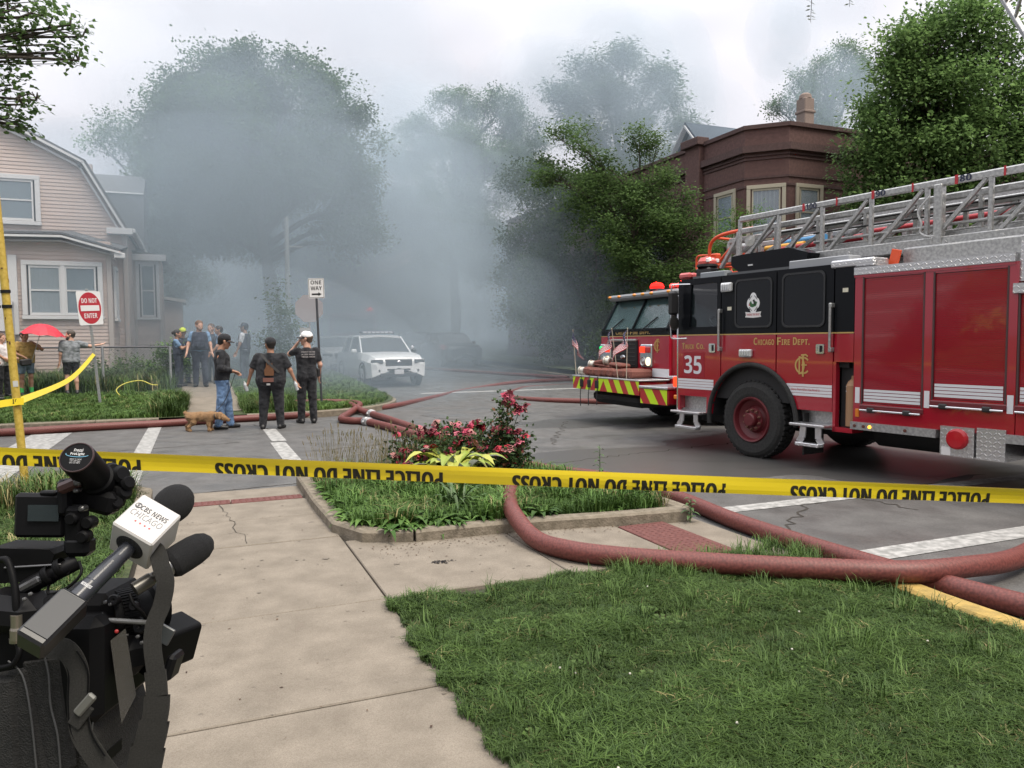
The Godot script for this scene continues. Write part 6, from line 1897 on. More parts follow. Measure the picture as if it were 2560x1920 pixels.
	for q in [[Vector3(-0.2, 2.98, -0.6), Vector3(-0.2, 3.02, 0.9), 0.045, mat(0.35, 0.02, 0.03, 0.5)], [Vector3(0.1, 3.12, -0.7), Vector3(0.1, 3.13, 0.1), 0.05, mat(0.05, 0.2, 0.4, 0.5)], [Vector3(0.0, 3.06, -0.9), Vector3(0.02, 3.06, -0.2), 0.045, mat(0.6, 0.3, 0.03, 0.5)], [Vector3(-0.25, 3.05, 1.1), Vector3(-0.25, 3.06, 3.2), 0.05, mat(0.38, 0.02, 0.03, 0.5)], [Vector3(-0.55, 2.98, 0.4), Vector3(-0.55, 2.98, 5), 0.02, alu], [Vector3(-0.56, 3.1, 0.4), Vector3(-0.56, 3.1, 5), 0.012, inner], [Vector3(-0.45, 3.2, -0.3), Vector3(-0.45, 3.2, 5), 0.012, inner]]:
		var g := Geo.new()
		g.rod(q[0], q[1], q[2])
		part("ladder_gear", g, q[3], T)
	var cb := Geo.new()
	cb.tube(smooth_path([Vector3(-0.72, 3.3, 2.1), Vector3(-0.74, 3.15, 1.98), Vector3(-0.73, 3.0, 2.02), Vector3(-0.72, 2.9, 2.0), Vector3(-0.73, 2.84, 2.12), Vector3(-0.7, 2.86, 2.25)], 4), 0.012, 6)
	part("cable", cb, mat(0.4, 0.4, 0.4, 0.5), T)
	part("ladder_stop", bx(Vector3(-0.68, 3.06, 2.2), Vector3(0.1, 0.74, 0.1), 0.01), alu, T)
	part("red_flag", bx(Vector3(-0.86, 2.62, 1.78), Vector3(0.03, 0.2, 0.12), 0.005, Basis(Vector3.RIGHT, 0.25)), orange, T)
	var td := Geo.new()
	td.lathe(Vector3(0, 2.0, 6.4), UP, [[1.0, 0.0], [1.0, 0.4], [0.7, 0.45], [0.7, 0.75], [0.0, 0.75]], 24)
	part("turntable", td, alu, T)
	# a second ladder standing steeply beyond the truck; its tip is past the top right corner of the view
	var RL := thing("raised_ladder", "steep grey lattice ladder cutting the top right corner of the view", "ladder", Vector3(12.5, 0, -5.66))
	var dir := Vector3(0.264, 0.793, -0.55).normalized()
	var foot := Vector3(0, 2.2, 0)
	var acr := dir.cross(Vector3(0.75, 0, 0.66)).normalized()
	var dep := -dir.cross(acr).normalized()
	if dep.x < 0: dep = -dep
	for sx in [0.0, 0.75]:
		for sy in [0.0, 0.6]:
			var g := Geo.new()
			g.bar(foot + dep * sx + acr * sy, foot + dir * 14.0 + dep * sx + acr * sy, 0.1, 0.08, dep, 0.01)
			part("rail", g, alu, RL)
	for i in 26:
		var p := foot + dir * (i * 0.54)
		var g := Geo.new()
		for sy in [0.0, 0.6]:
			g.bar(p + acr * sy, p + dir * 0.5 + dep * 0.75 + acr * sy, 0.05, 0.05, acr)
		for sx in [0.0, 0.75]:
			g.bar(p + dep * sx, p + dep * sx + acr * 0.6, 0.05, 0.05, dir)
		part("brace", g, alu, RL)
	var pd := Geo.new()
	pd.lathe(Vector3(0, 0, 0), UP, [[0.9, 0.0], [0.9, 0.5], [0.5, 0.7], [0.5, 2.3], [0.0, 2.3]], 20)
	part("pedestal", pd, alu, RL)

func flag_mat() -> StandardMaterial3D:
	var im := Image.create(190, 100, false, Image.FORMAT_RGB8)
	for i in 13:
		im.fill_rect(Rect2i(0, int(i * 100 / 13.0), 190, 9), Color(0.62, 0.07, 0.13) if i % 2 == 0 else Color(0.85, 0.83, 0.84))
	im.fill_rect(Rect2i(0, 0, 76, 54), Color(0.08, 0.1, 0.26))
	for r in 9:
		for c in (6 if r % 2 == 0 else 5):
			var x := 4 + c * 12 + (6 if r % 2 else 0)
			im.fill_rect(Rect2i(x, 3 + r * 5 + r / 2, 3, 3), Color(0.85, 0.85, 0.88))
	var m := StandardMaterial3D.new()
	m.albedo_texture = ImageTexture.create_from_image(im)
	m.roughness = 0.8
	return m

func small_flag(label: String, at: Vector3, lean: Vector3, sway: Vector3, fm: Material) -> void:
	# a cloth flag hanging down from its staff
	var o := thing("flag", label, "flag", at)
	var top := Vector3(0, 0.95, 0) + lean
	var g := Geo.new()
	g.rod(Vector3.ZERO, top, 0.008, 0.006, 6)
	g.ball(top, Vector3(0.014, 0.014, 0.014), 6)
	part("staff", g, mat(0.4, 0.35, 0.28, 0.4), o)
	var f := Geo.new()
	var n := 10
	var fall: Vector3 = sway
	var P := func(i: int, k: int) -> Vector3:
		var t := i / float(n)      # along the fly
		var h := k / 6.0          # down the hoist
		var out := fall * (t * (0.55 + 0.25 * h) + 0.05 * sin(t * 9 + h * 4))
		return top + Vector3(0, -0.02 - 0.3 * h - 0.42 * t * (1.0 - 0.25 * h), 0) + out + Vector3(-0.03 * sin(t * 8 + h * 3), 0, 0.02 * sin(t * 7))
	for i in n:
		for k in 6:
			f.quad(P.call(i, k), P.call(i + 1, k), P.call(i + 1, k + 1), P.call(i, k + 1), Vector3(-1, 0, 0.3), Rect2(i / float(n), k / 6.0, 1.0 / n, 1 / 6.0))
	part("cloth", f, fm, o)

func build_engine() -> void:
	# local axes: x runs across the front (towards world -z), -z is forward (world -x)
	var T := thing("fire_engine", "red and black fire engine facing left behind the ladder truck, warning lights lit", "fire engine", Vector3(8.07, 0, -13.1), PI / 2)
	var inner := mat(0.012, 0.012, 0.013, 0.7)
	var grey := mat(0.2, 0.21, 0.22, 0.4, 0.2)
	var front := Transform3D(Basis(Vector3(-1, 0, 0), UP, Vector3(0, 0, -1)), Vector3.ZERO)   # outline (x seen from ahead is -local x), pushed forward
	var P := func(called: String, poly: PackedVector2Array, z0: float, z1: float, m: Material, up: Node3D) -> Node3D:
		var g := Geo.new()
		g.prism(poly, z0, z1, front)
		return part(called, g, m, up)
	# outlines use u = -x: from -1.27 (far, left in view) to 1.27
	part("cab", bx(Vector3(0, 1.15, 1.6), Vector3(2.54, 1.2, 3.1), 0.06), red_paint, T)
	part("cab_upper", bx(Vector3(0, 2.15, 1.75), Vector3(2.5, 0.8, 2.8), 0.05), black_paint, T)
	P.call("front_panel", rect(-1.27, 0.95, 1.27, 1.745), -0.02, 0.03, red_paint, T)
	P.call("belt_panel", rect(-1.27, 1.75, 1.27, 1.86), -0.02, 0.032, black_paint, T)
	P.call("belt_line", rect(-1.27, 1.735, 1.27, 1.75), 0.0, 0.036, gold, T)
	var ws := Geo.new()
	var a := Vector3(1.2, 1.86, -0.02); var b := Vector3(-1.2, 1.86, -0.02); var c := Vector3(-1.16, 2.5, 0.32); var d := Vector3(1.16, 2.5, 0.32)
	part("windshield", slab3(a, b, c, d, 0.02), glass(Color(0.3, 0.42, 0.42), 0.3), T)
	var wf := Geo.new()
	wf.bar(Vector3(0.0, 1.86, -0.035), Vector3(0.0, 2.5, 0.305), 0.05, 0.03, Vector3.RIGHT)
	for e in [[a, d], [b, c], [a, b], [d, c]]: wf.bar(e[0], e[1], 0.06, 0.05, Vector3(0, 0, 1))
	part("windshield_frame", wf, black_paint, T)
	part("cab_inside", bx(Vector3(0, 2.15, 1.0), Vector3(2.3, 0.7, 0.5)), mat(0.05, 0.055, 0.06, 0.8), T)
	var wp := Geo.new()
	for x in [0.9, -0.35]:
		wp.bar(Vector3(x, 1.84, -0.06), Vector3(x - 0.35, 2.1, 0.09), 0.02, 0.02)
	part("wiper", wp, inner, T)
	part("visor", bx(Vector3(0, 2.55, 0.3), Vector3(2.5, 0.12, 0.34), 0.04), grey, T)
	part("roof", bx(Vector3(0, 2.58, 1.75), Vector3(2.4, 0.08, 2.7), 0.03), grey, T)
	for x in [1.17, 0.79, 0.19, -0.12, -0.43, -1.02]:
		var g := Geo.new()
		g.ball(Vector3(x, 2.57, 0.12), Vector3(0.045, 0.03, 0.04), 8)
		part("marker_light", g, mat(0.6, 0.25, 0.03, 0.2), T)
	beacon_lamp(T, Vector3(0.02, 2.66, 0.55), true, 1.0)
	part("beacon_stand", bx(Vector3(0, 2.62, 0.6), Vector3(0.5, 0.1, 0.4), 0.03), black_paint, T)
	part("light_bar_base", bx(Vector3(-0.55, 2.66, 0.95), Vector3(1.3, 0.07, 0.35), 0.02), inner, T)
	for k in 4:
		part("light_bar_lens", bx(Vector3(-0.15 - k * 0.24, 2.74, 0.9), Vector3(0.22, 0.11, 0.25), 0.04), mat(0.6, 0.14, 0.12, 0.15) if k != 2 else mat(0.65, 0.6, 0.6, 0.15), T)
	var tg := Geo.new()
	caps_text(tg, ["CHICAGO", "FIRE", "DEPT."], Vector3(0.66, 1.775, -0.034), Vector3(-1, 0, 0), 1.3, 0.085, 0.062)
	part("gold_lettering", tg, gold, T)
	# grille and lamps
	part("grille", bx(Vector3(0.3, 1.39, -0.04), Vector3(1.0, 0.56, 0.06), 0.02), inner, T)
	part("grille_trim", bx(Vector3(0.3, 1.66, -0.06), Vector3(0.98, 0.045, 0.06), 0.01), alu, T)
	for k in 6: part("grille_bar", bx(Vector3(0.3, 1.18 + 0.08 * k, -0.072), Vector3(0.92, 0.012, 0.02)), mat(0.05, 0.05, 0.05, 0.4), T)
	var em := Geo.new()
	em.ball(Vector3(0.3, 1.32, -0.08), Vector3(0.1, 0.045, 0.02), 14)
	part("oval_emblem", em, chrome, T)
	for s in [[1.03, 0.44], [-0.54, 0.4]]:
		var x: float = s[0]
		var w: float = s[1]
		part("lamp_surround", bx(Vector3(x, 1.36, -0.04), Vector3(w, 0.44, 0.07), 0.02), chrome, T)
		for k in 2:
			var colr: StandardMaterial3D = glow(1.0, 0.03, 0.01, 0.9)
			if x > 0 and k == 0: colr = glow(0.02, 0.8, 0.2, 0.5)
			if x < 0 and k == 1: colr = mat(0.45, 0.03, 0.03, 0.15)
			part("warning_light", bx(Vector3(x + (0.1 - 0.2 * k) * w / 0.42, 1.475, -0.085), Vector3(w * 0.44, 0.12, 0.04), 0.015), colr, T)
			var h := Geo.new()
			h.lathe(Vector3(x + (0.1 - 0.2 * k) * w / 0.42, 1.25, -0.075), Vector3(0, 0, -1), [[0.085, -0.01], [0.085, 0.01], [0.06, 0.0], [0.0, 0.02]], 16)
			part("headlight", h, glow(1.0, 0.86, 0.62, 0.4) if k == 1 else mat(0.5, 0.5, 0.5, 0.1, 0.6), T)
	part("gold_monogram", monogram(Transform3D(Basis(Vector3(-1, 0, 0), UP, Vector3(0, 0, -1)), Vector3(-0.78, 1.42, -0.035)), 0.26), gold, T)
	P.call("white_stripe", rect(0.72, 0.96, 1.27, 1.12), 0.03, 0.034, white_tape, T)
	# bumper, warning stripes, cut-outs, tray
	part("bumper", bx(Vector3(0.04, 0.78, -0.36), Vector3(2.6, 0.26, 0.62), 0.03), red_paint, T)
	part("bumper_deck", bx(Vector3(0.04, 0.92, -0.36), Vector3(2.66, 0.03, 0.66), 0.008), plate_mat, T)
	var lime := mat(0.5, 0.72, 0.02, 0.35)
	var cred := mat(0.4, 0.03, 0.03, 0.35)
	chevrons(T, Transform3D(Basis(Vector3(-1, 0, 0), UP, Vector3(0, 0, -1)), Vector3(1.34, 0.655, -0.672)), 1.3, 0.25, 0.2, 0.7, cred, lime, 0.05)
	chevrons(T, Transform3D(Basis(Vector3(-1, 0, 0), UP, Vector3(0, 0, -1)), Vector3(0.03, 0.655, -0.673)), 1.3, 0.25, 0.2, -0.7, cred, lime, 0.05)
	for x in [0.95, 0.62, 0.3]:
		part("bumper_cutout", bx(Vector3(x, 0.78, -0.675), Vector3(0.15, 0.16, 0.03), 0.01), inner, T)
	part("under_bumper", bx(Vector3(0.0, 0.52, -0.1), Vector3(1.9, 0.28, 0.7), 0.1), inner, T)
	part("chassis", bx(Vector3(0, 0.55, 3.4), Vector3(1.2, 0.4, 7.2)), inner, T)
	for sd in [-1.0, 1.0]:
		truck_wheel(T, Vector3(sd * 1.25, 0.52, 1.5), sd, 0.52, 0.34, mat(0.3, 0.3, 0.3, 0.4, 0.6))
		truck_wheel(T, Vector3(sd * 1.25, 0.52, 5.8), sd, 0.52, 0.34, mat(0.3, 0.3, 0.3, 0.4, 0.6))
	part("body", bx(Vector3(0, 1.5, 5.6), Vector3(2.5, 1.8, 4.6), 0.03), red_paint, T)
	part("pump_panel", bx(Vector3(0, 1.4, 3.25), Vector3(2.4, 1.6, 0.3), 0.02), alu, T)
	var tow := Geo.new()
	for x in [0.95, 0.6, 0.25]:
		tow.ribbon([Vector3(x, 0.94, -0.5), Vector3(x, 0.935, -0.69), Vector3(x, 0.7, -0.695), Vector3(x + 0.02, 0.52, -0.7), Vector3(x - 0.03, 0.4 - 0.1 * x, -0.72)], 0.028, Vector3(0, 0.3, -1), 0.004)
	part("hold_down_strap", tow, inner, T)
	# hose folded on the bumper tray
	var hz := rough_mat(Color(0.13, 0.04, 0.028), Color(0.21, 0.075, 0.055), 3.0, 0.75, 0.3, 4, false)
	var H := thing("folded_hose", "flat red brown hose folded in a stack on the engine's front bumper", "hose", Vector3(8.07, 0, -13.1), PI / 2)
	for k in 8:
		var x := 0.95 - k * 0.24
		part("fold", bx(Vector3(x, 1.03 - 0.004 * (k % 3), -0.34), Vector3(0.235 if k < 3 else 0.21, 0.17 - 0.01 * (k % 2), 0.52), 0.045), hz, H)
	for q in [[Vector3(0.55, 1.15, -0.36), Vector3(0.9, 0.05, 0.2), 0.06], [Vector3(0.62, 1.22, -0.34), Vector3(0.5, 0.09, 0.22), -0.1], [Vector3(-0.05, 1.17, -0.36), Vector3(0.5, 0.08, 0.24), 0.05]]:
		part("fold", bx(q[0], q[1], 0.03, Basis(Vector3(0, 0, 1), q[2])), hz, H)
	for q in [Vector3(0.32, 1.24, -0.4), Vector3(1.22, 1.02, -0.5), Vector3(0.92, 1.16, -0.42)]:
		var g := Geo.new()
		g.lathe(q, Vector3(1, 0.1, -0.4), [[0.055, -0.06], [0.085, -0.05], [0.085, 0.0], [0.07, 0.01], [0.07, 0.05], [0.09, 0.055], [0.09, 0.08], [0.05, 0.08]], 16)
		part("coupling", g, mat(0.55, 0.52, 0.46, 0.3, 0.7), H)
	var fm := flag_mat()
	small_flag("small striped flag on the far corner of the engine's bumper", Vector3(7.42, 0.93, -14.35), Vector3(-0.06, 0.0, -0.03), Vector3(0.22, 0, 0.13), fm)
	small_flag("left one of two striped flags before the engine's grille", Vector3(7.42, 0.93, -12.62), Vector3(-0.1, 0.0, -0.06), Vector3(-0.34, 0, -0.2), fm)
	small_flag("right one of two striped flags before the engine's grille", Vector3(7.4, 0.93, -12.28), Vector3(0.02, 0.0, 0.01), Vector3(-0.38, 0, -0.22), fm)

# ---------- vehicles in the smoke ----------
# rows of a car body seen in plan: [z, half width low, half width belt, y low, y belt, half width top, y top]
func hull(rows: Array) -> Geo:
	var g := Geo.new()
	var rings := []
	for r in rows:
		rings.append([Vector3(-r[1], r[3], r[0]), Vector3(-r[1] * 1.02, (r[3] + r[4]) * 0.5, r[0]), Vector3(-r[2], r[4], r[0]), Vector3(-r[5], r[6], r[0]), Vector3(0, r[6] + 0.03, r[0]), Vector3(r[5], r[6], r[0]), Vector3(r[2], r[4], r[0]), Vector3(r[1] * 1.02, (r[3] + r[4]) * 0.5, r[0]), Vector3(r[1], r[3], r[0])])
	for i in rings.size() - 1:
		for k in 8:
			var m: Vector3 = (rings[i][k] + rings[i][k + 1]) / 2 - Vector3(0, (rings[i][0].y + rings[i][4].y) / 2, rings[i][0].z)
			m.z = 0
			g.quad(rings[i][k], rings[i][k + 1], rings[i + 1][k + 1], rings[i + 1][k], m)
	for e in [0, rings.size() - 1]:
		var c: Vector3 = (rings[e][0] + rings[e][4]) / 2
		c.x = 0
		for k in 8:
			g.flat(c, rings[e][k], rings[e][k + 1], Vector3(0, 0, 1 if e == 0 else -1))
	return g

func car(label: String, at: Vector3, turn: float, paint: Material, detailed: bool, tall := 1.0) -> Node3D:
	# front towards +z
	var o := thing("parked_car", label, "car", at, turn)
	var blk := mat(0.012, 0.012, 0.013, 0.35)
	part("body", hull([[2.48, 0.72, 0.78, 0.42, 0.78, 0.7, 0.86], [2.42, 0.9, 0.93, 0.34, 0.8, 0.8, 0.98], [2.1, 0.98, 0.98, 0.3, 0.84, 0.86, 1.06], [1.35, 1.0, 0.99, 0.28, 0.9, 0.92, 1.13], [0.9, 1.0, 0.99, 0.28, 0.92, 0.95, 1.16], [-1.9, 1.0, 0.99, 0.28, 0.95, 0.95, 1.16], [-2.45, 0.97, 0.95, 0.4, 0.95, 0.9, 1.14], [-2.52, 0.85, 0.85, 0.45, 0.9, 0.8, 1.05]]), paint, o)
	part("greenhouse", hull([[0.98, 0.9, 0.9, 1.1, 1.13, 0.85, 1.16], [0.25, 0.92, 0.9, 1.1, 1.2, 0.74, 1.66 * tall], [-1.6, 0.92, 0.9, 1.1, 1.2, 0.74, 1.68 * tall], [-2.35, 0.88, 0.86, 1.1, 1.15, 0.8, 1.2]]), mat(0.03, 0.035, 0.04, 0.06), o)
	part("roof", hull([[0.3, 0.74, 0.76, 1.62 * tall, 1.65 * tall, 0.7, 1.68 * tall], [0.0, 0.75, 0.77, 1.64 * tall, 1.68 * tall, 0.7, 1.72 * tall], [-1.6, 0.75, 0.77, 1.64 * tall, 1.69 * tall, 0.7, 1.73 * tall], [-1.75, 0.74, 0.74, 1.62 * tall, 1.66 * tall, 0.66, 1.69 * tall]]), paint, o)
	var pl := Geo.new()
	for s in [-1.0, 1.0]:
		pl.bar(Vector3(0.88 * s, 1.13, 1.0), Vector3(0.75 * s, 1.66 * tall, 0.22), 0.07, 0.05, Vector3.RIGHT)
		pl.bar(Vector3(0.92 * s, 1.14, -0.7), Vector3(0.77 * s, 1.66 * tall, -0.7), 0.09, 0.03, Vector3.RIGHT)
		pl.bar(Vector3(0.92 * s, 1.14, -1.7), Vector3(0.77 * s, 1.66 * tall, -1.55), 0.14, 0.03, Vector3.RIGHT)
	part("pillars", pl, paint, o)
	for s in [-1.0, 1.0]:
		for z in [1.55, -1.5]:
			var wh := Node3D.new()
			wh.name = "wheel"
			o.add_child(wh, true)
			var g := Geo.new()
			g.lathe(Vector3(s * 1.01, 0.38, z), Vector3(s, 0, 0), [[0.24, 0.0], [0.33, 0.01], [0.375, -0.02], [0.375, -0.22], [0.2, -0.24]], 24)
			part("tyre", g, mat(0.014, 0.014, 0.014, 0.8), wh)
			var r := Geo.new()
			r.lathe(Vector3(s * 1.005, 0.38, z), Vector3(s, 0, 0), [[0.245, 0.0], [0.22, -0.02], [0.08, -0.03], [0.05, 0.0], [0.0, 0.0]], 20)
			part("rim", r, mat(0.1, 0.1, 0.105, 0.4, 0.5), wh)
			var ar := Geo.new()
			var pts := []
			for p in arc(Vector2(z, 0.4), 0.42, 0, 180, 12): pts.append(Vector3(s * 1.0, p.y, p.x))
			ar.tube(pts, 0.035, 6)
			part("wheel_arch", ar, blk, o)
		part("mirror", bx(Vector3(s * 1.08, 1.2, 0.72), Vector3(0.2, 0.15, 0.12), 0.04), paint if s < 0 else blk, o)
		part("headlight", bx(Vector3(s * 0.72, 0.86, 2.4), Vector3(0.4, 0.13, 0.16), 0.03, Basis(UP, s * 0.28)), mat(0.06, 0.065, 0.07, 0.08), o)
		part("headlight_strip", bx(Vector3(s * 0.72, 0.93, 2.41), Vector3(0.38, 0.02, 0.15), 0.005, Basis(UP, s * 0.28)), mat(0.6, 0.6, 0.62, 0.15), o)
	part("grille", bx(Vector3(0, 0.82, 2.46), Vector3(0.95, 0.24, 0.06), 0.03), blk, o)
	part("lower_grille", bx(Vector3(0, 0.42, 2.45), Vector3(1.3, 0.14, 0.08), 0.02), blk, o)
	if detailed:
		for s in [-1.0, 1.0]:
			part("fog_light", bx(Vector3(s * 0.76, 0.56, 2.41), Vector3(0.3, 0.13, 0.1), 0.03, Basis(UP, s * 0.3)), blk, o)
		part("bumper_line", bx(Vector3(0, 0.6, 2.475), Vector3(0.8, 0.05, 0.05), 0.01), blk, o)
		var em := Geo.new()
		em.ball(Vector3(0, 0.86, 2.495), Vector3(0.09, 0.035, 0.012), 12)
		part("oval_emblem", em, chrome, o)
		part("number_plate", bx(Vector3(0, 0.52, 2.5), Vector3(0.32, 0.15, 0.02), 0.004), mat(0.5, 0.5, 0.52, 0.5), o)
		part("light_bar", bx(Vector3(0, 1.83 * tall, -0.2), Vector3(1.25, 0.09, 0.3), 0.03), mat(0.03, 0.035, 0.06, 0.2), o)
		for k in 7: part("light_bar_lens", bx(Vector3(-0.48 + 0.16 * k, 1.83 * tall, -0.04), Vector3(0.12, 0.06, 0.03), 0.01), mat(0.6, 0.6, 0.63, 0.2), o)
		part("spot_lamp", bx(Vector3(1.0, 1.32, 0.85), Vector3(0.13, 0.13, 0.13), 0.04), mat(0.6, 0.6, 0.62, 0.15, 0.4), o)
	return o

func build_far_vehicles() -> void:
	var white := mat(0.62, 0.63, 0.64, 0.25)
	white.clearcoat_enabled = true
	car("white police sport utility car with dark lower grille, nose towards the crossing", Vector3(6.08, 0.15, -27.3), deg_to_rad(3), white, true, 1.02)
	car("pale car parked behind the white police car, half hidden by it", Vector3(5.6, 0.3, -33.6), 0.0, mat(0.5, 0.5, 0.5, 0.3), false, 0.95)
	car("dark car barely visible in the smoke on the far side of the street", Vector3(12.4, 0.42, -38.5), 0.0, mat(0.03, 0.03, 0.035, 0.3), false)
	car("second dark car farther back in the smoke", Vector3(12.5, 0.55, -45.0), 0.0, mat(0.05, 0.02, 0.02, 0.3), false)
	var T := thing("distant_ladder_truck", "fire truck deep in the smoke with raised pale ladder and one red lamp", "fire truck", Vector3(8.2, 0.5, -43), deg_to_rad(-12))
	part("cab", bx(Vector3(0, 1.6, 0), Vector3(2.5, 2.3, 2.4), 0.08), red_paint, T)
	part("body", bx(Vector3(0, 1.6, -5), Vector3(2.5, 2.2, 7), 0.05), red_paint, T)
	part("windshield", bx(Vector3(0, 2.1, 1.2), Vector3(2.1, 0.8, 0.06), 0.02), dark_pane, T)
	for s in [-1.0, 1.0]:
		for z in [0.2, -5.6]:
			truck_wheel(T, Vector3(s * 1.25, 0.52, z), s, 0.52, 0.34, white)
		var g := Geo.new()
		var a := Vector3(-2.6, 3.2, -1.0 + 0.5 * s)
		var b := Vector3(3.4, 6.3, -4.4 + 0.5 * s)
		var mid := Vector3(0, 0.75, 0)
		g.bar(a, b, 0.1, 0.16)
		g.bar(a + mid, b + mid * 0.7, 0.1, 0.12)
		for k in 12:
			var t := k / 12.0
			g.bar(a.lerp(b, t), (a + mid).lerp(b + mid * 0.7, t + 0.04), 0.06, 0.06)
			g.bar(a.lerp(b, t + 0.08), (a + mid).lerp(b + mid * 0.7, t + 0.04), 0.06, 0.06)
		part("ladder_side", g, mat(0.6, 0.52, 0.52, 0.5), T)
	beacon_lamp(T, Vector3(0.9, 2.85, 0.6), true, 1.4)

# ---------- hoses ----------
func build_hoses() -> void:
	var m := StandardMaterial3D.new()
	m.albedo_texture = noise_tex(0.02, lin(0.08, 0.019, 0.015), lin(0.175, 0.046, 0.037), 6, 512, FastNoiseLite.TYPE_SIMPLEX_SMOOTH, 0.5, 31)
	m.roughness = 0.55
	m.uv1_scale = Vector3(1.5, 1.3, 1)
	m.heightmap_enabled = true
	var ri := Image.create(16, 64, false, Image.FORMAT_L8)
	for y in 64:
		for x in 16:
			var v := 0.5 + 0.5 * sin(TAU * y / 8.0 + (PI if x >= 8 else 0.0))
			ri.set_pixel(x, y, Color(v, v, v))
	m.heightmap_texture = ImageTexture.create_from_image(ri)
	m.heightmap_scale = 0.05
	var R := 0.072
	var steel := mat(0.5, 0.5, 0.5, 0.3, 0.85)
	var hs := func(label: String, pts: Array, couplings: Array) -> void:
		var o := thing("fire_hose", label, "fire hose", Vector3.ZERO, 0.0, "large supply hoses across the street")
		var p := smooth_path(pts, 8)
		var g := Geo.new()
		g.tube(p, R, 14, true, 0.35)
		part("jacket", g, m, o)
		for c in couplings:
			var i := clampi(int(c * (p.size() - 1)), 0, p.size() - 2)
			var d: Vector3 = (p[i + 1] - p[i]).normalized()
			var cg := Geo.new()
			cg.lathe(p[i], d, [[R, -0.12], [R + 0.012, -0.11], [R + 0.014, -0.04], [R + 0.026, -0.035], [R + 0.026, 0.0], [R + 0.014, 0.005], [R + 0.014, 0.08], [R + 0.026, 0.085], [R + 0.026, 0.11], [R, 0.12]], 18)
			for k in 2:
				cg.box(p[i] + d.cross(UP).normalized() * (R + 0.02) * (1 if k else -1), Vector3(0.05, 0.05, 0.07), 0.01, Basis(d.cross(UP).normalized(), UP, -d).orthonormalized())
			part("coupling", cg, steel, o)
	hs.call("dark red supply hose lying along the far kerb behind the three men", v3([[-9, -16.1], [-5, -16.15], [-3.3, -16.15], [-2.0, -16.4], [-0.7, -16.55], [0.6, -16.8], [1.6, -16.95], [2.5, -17.3], [3.05, -17.75], [3.5, -17.95], [4.3, -18.3], [5.4, -19.7], [6.5, -21.2], [8.1, -23.4], [10.6, -24.9, 0.2], [13.2, -25.4, 0.2]], R), [0.64])
	hs.call("dark red hose bent in a sharp loop with a coupling right of the men", v3([[1.4, -18.6, 0.2], [2.2, -18.9, 0.21], [2.95, -18.75, 0.21], [3.4, -18.45, 0.2], [3.52, -17.9, 0.18], [3.12, -17.1], [2.84, -16.3], [2.72, -15.75], [2.86, -15.4], [3.07, -15.15], [3.26, -14.1], [3.37, -13.0], [3.5, -11.6], [3.66, -10.0], [3.9, -8.5], [4.42, -7.4], [4.42, -6.3], [4.3, -5.3], [4.3, -4.4], [4.36, -3.55], [4.5, -2.76], [4.8, -1.5], [5.2, 0.6]], R), [0.42])
	hs.call("dark red hose curling over the flower bed and across the pavement to the yellow kerb", v3([[3.3, -17.9, 0.2], [3.45, -17.3, 0.1], [3.53, -16.9], [3.62, -15.0], [3.66, -12.7], [3.62, -10.8], [3.45, -9.6], [3.25, -8.9, 0.22], [3.1, -8.2, 0.24], [2.9, -7.1, 0.2], [2.6, -6.35, 0.2], [2.43, -5.85, 0.2], [2.4, -5.35, 0.11], [2.5, -4.95, 0.11], [2.78, -4.62, 0.11], [3.2, -4.2, 0.13], [3.68, -3.78, 0.15], [4.17, -3.46, 0.16], [4.65, -3.4, 0.15], [5.1, -3.45, 0.12], [5.6, -3.6, 0.1], [6.6, -3.95, 0.09], [8.2, -4.6, R]], R), [0.1])
	hs.call("dark red hose looping back under the front of the parked engine", v3([[12, -17.0], [10.2, -17.1], [9.2, -17.8], [8.5, -18.6], [8.15, -19.6], [8.4, -20.9], [9.4, -22.4], [10.4, -23.6], [12.4, -24.2]], R), [])
	hs.call("faint red hose crossing the road deep in the smoke", v3([[9.6, -36, 0.42], [10.6, -33, 0.36], [11.8, -29.8, 0.3], [13.2, -26.2, 0.25]], R), [])

# ---------- signs, poles, fence and tape ----------
func oct(r: float) -> PackedVector2Array:
	var out := PackedVector2Array()
	for i in 8:
		var a := TAU * (i + 0.5) / 8
		out.append(Vector2(cos(a), sin(a)) * r)
	return out

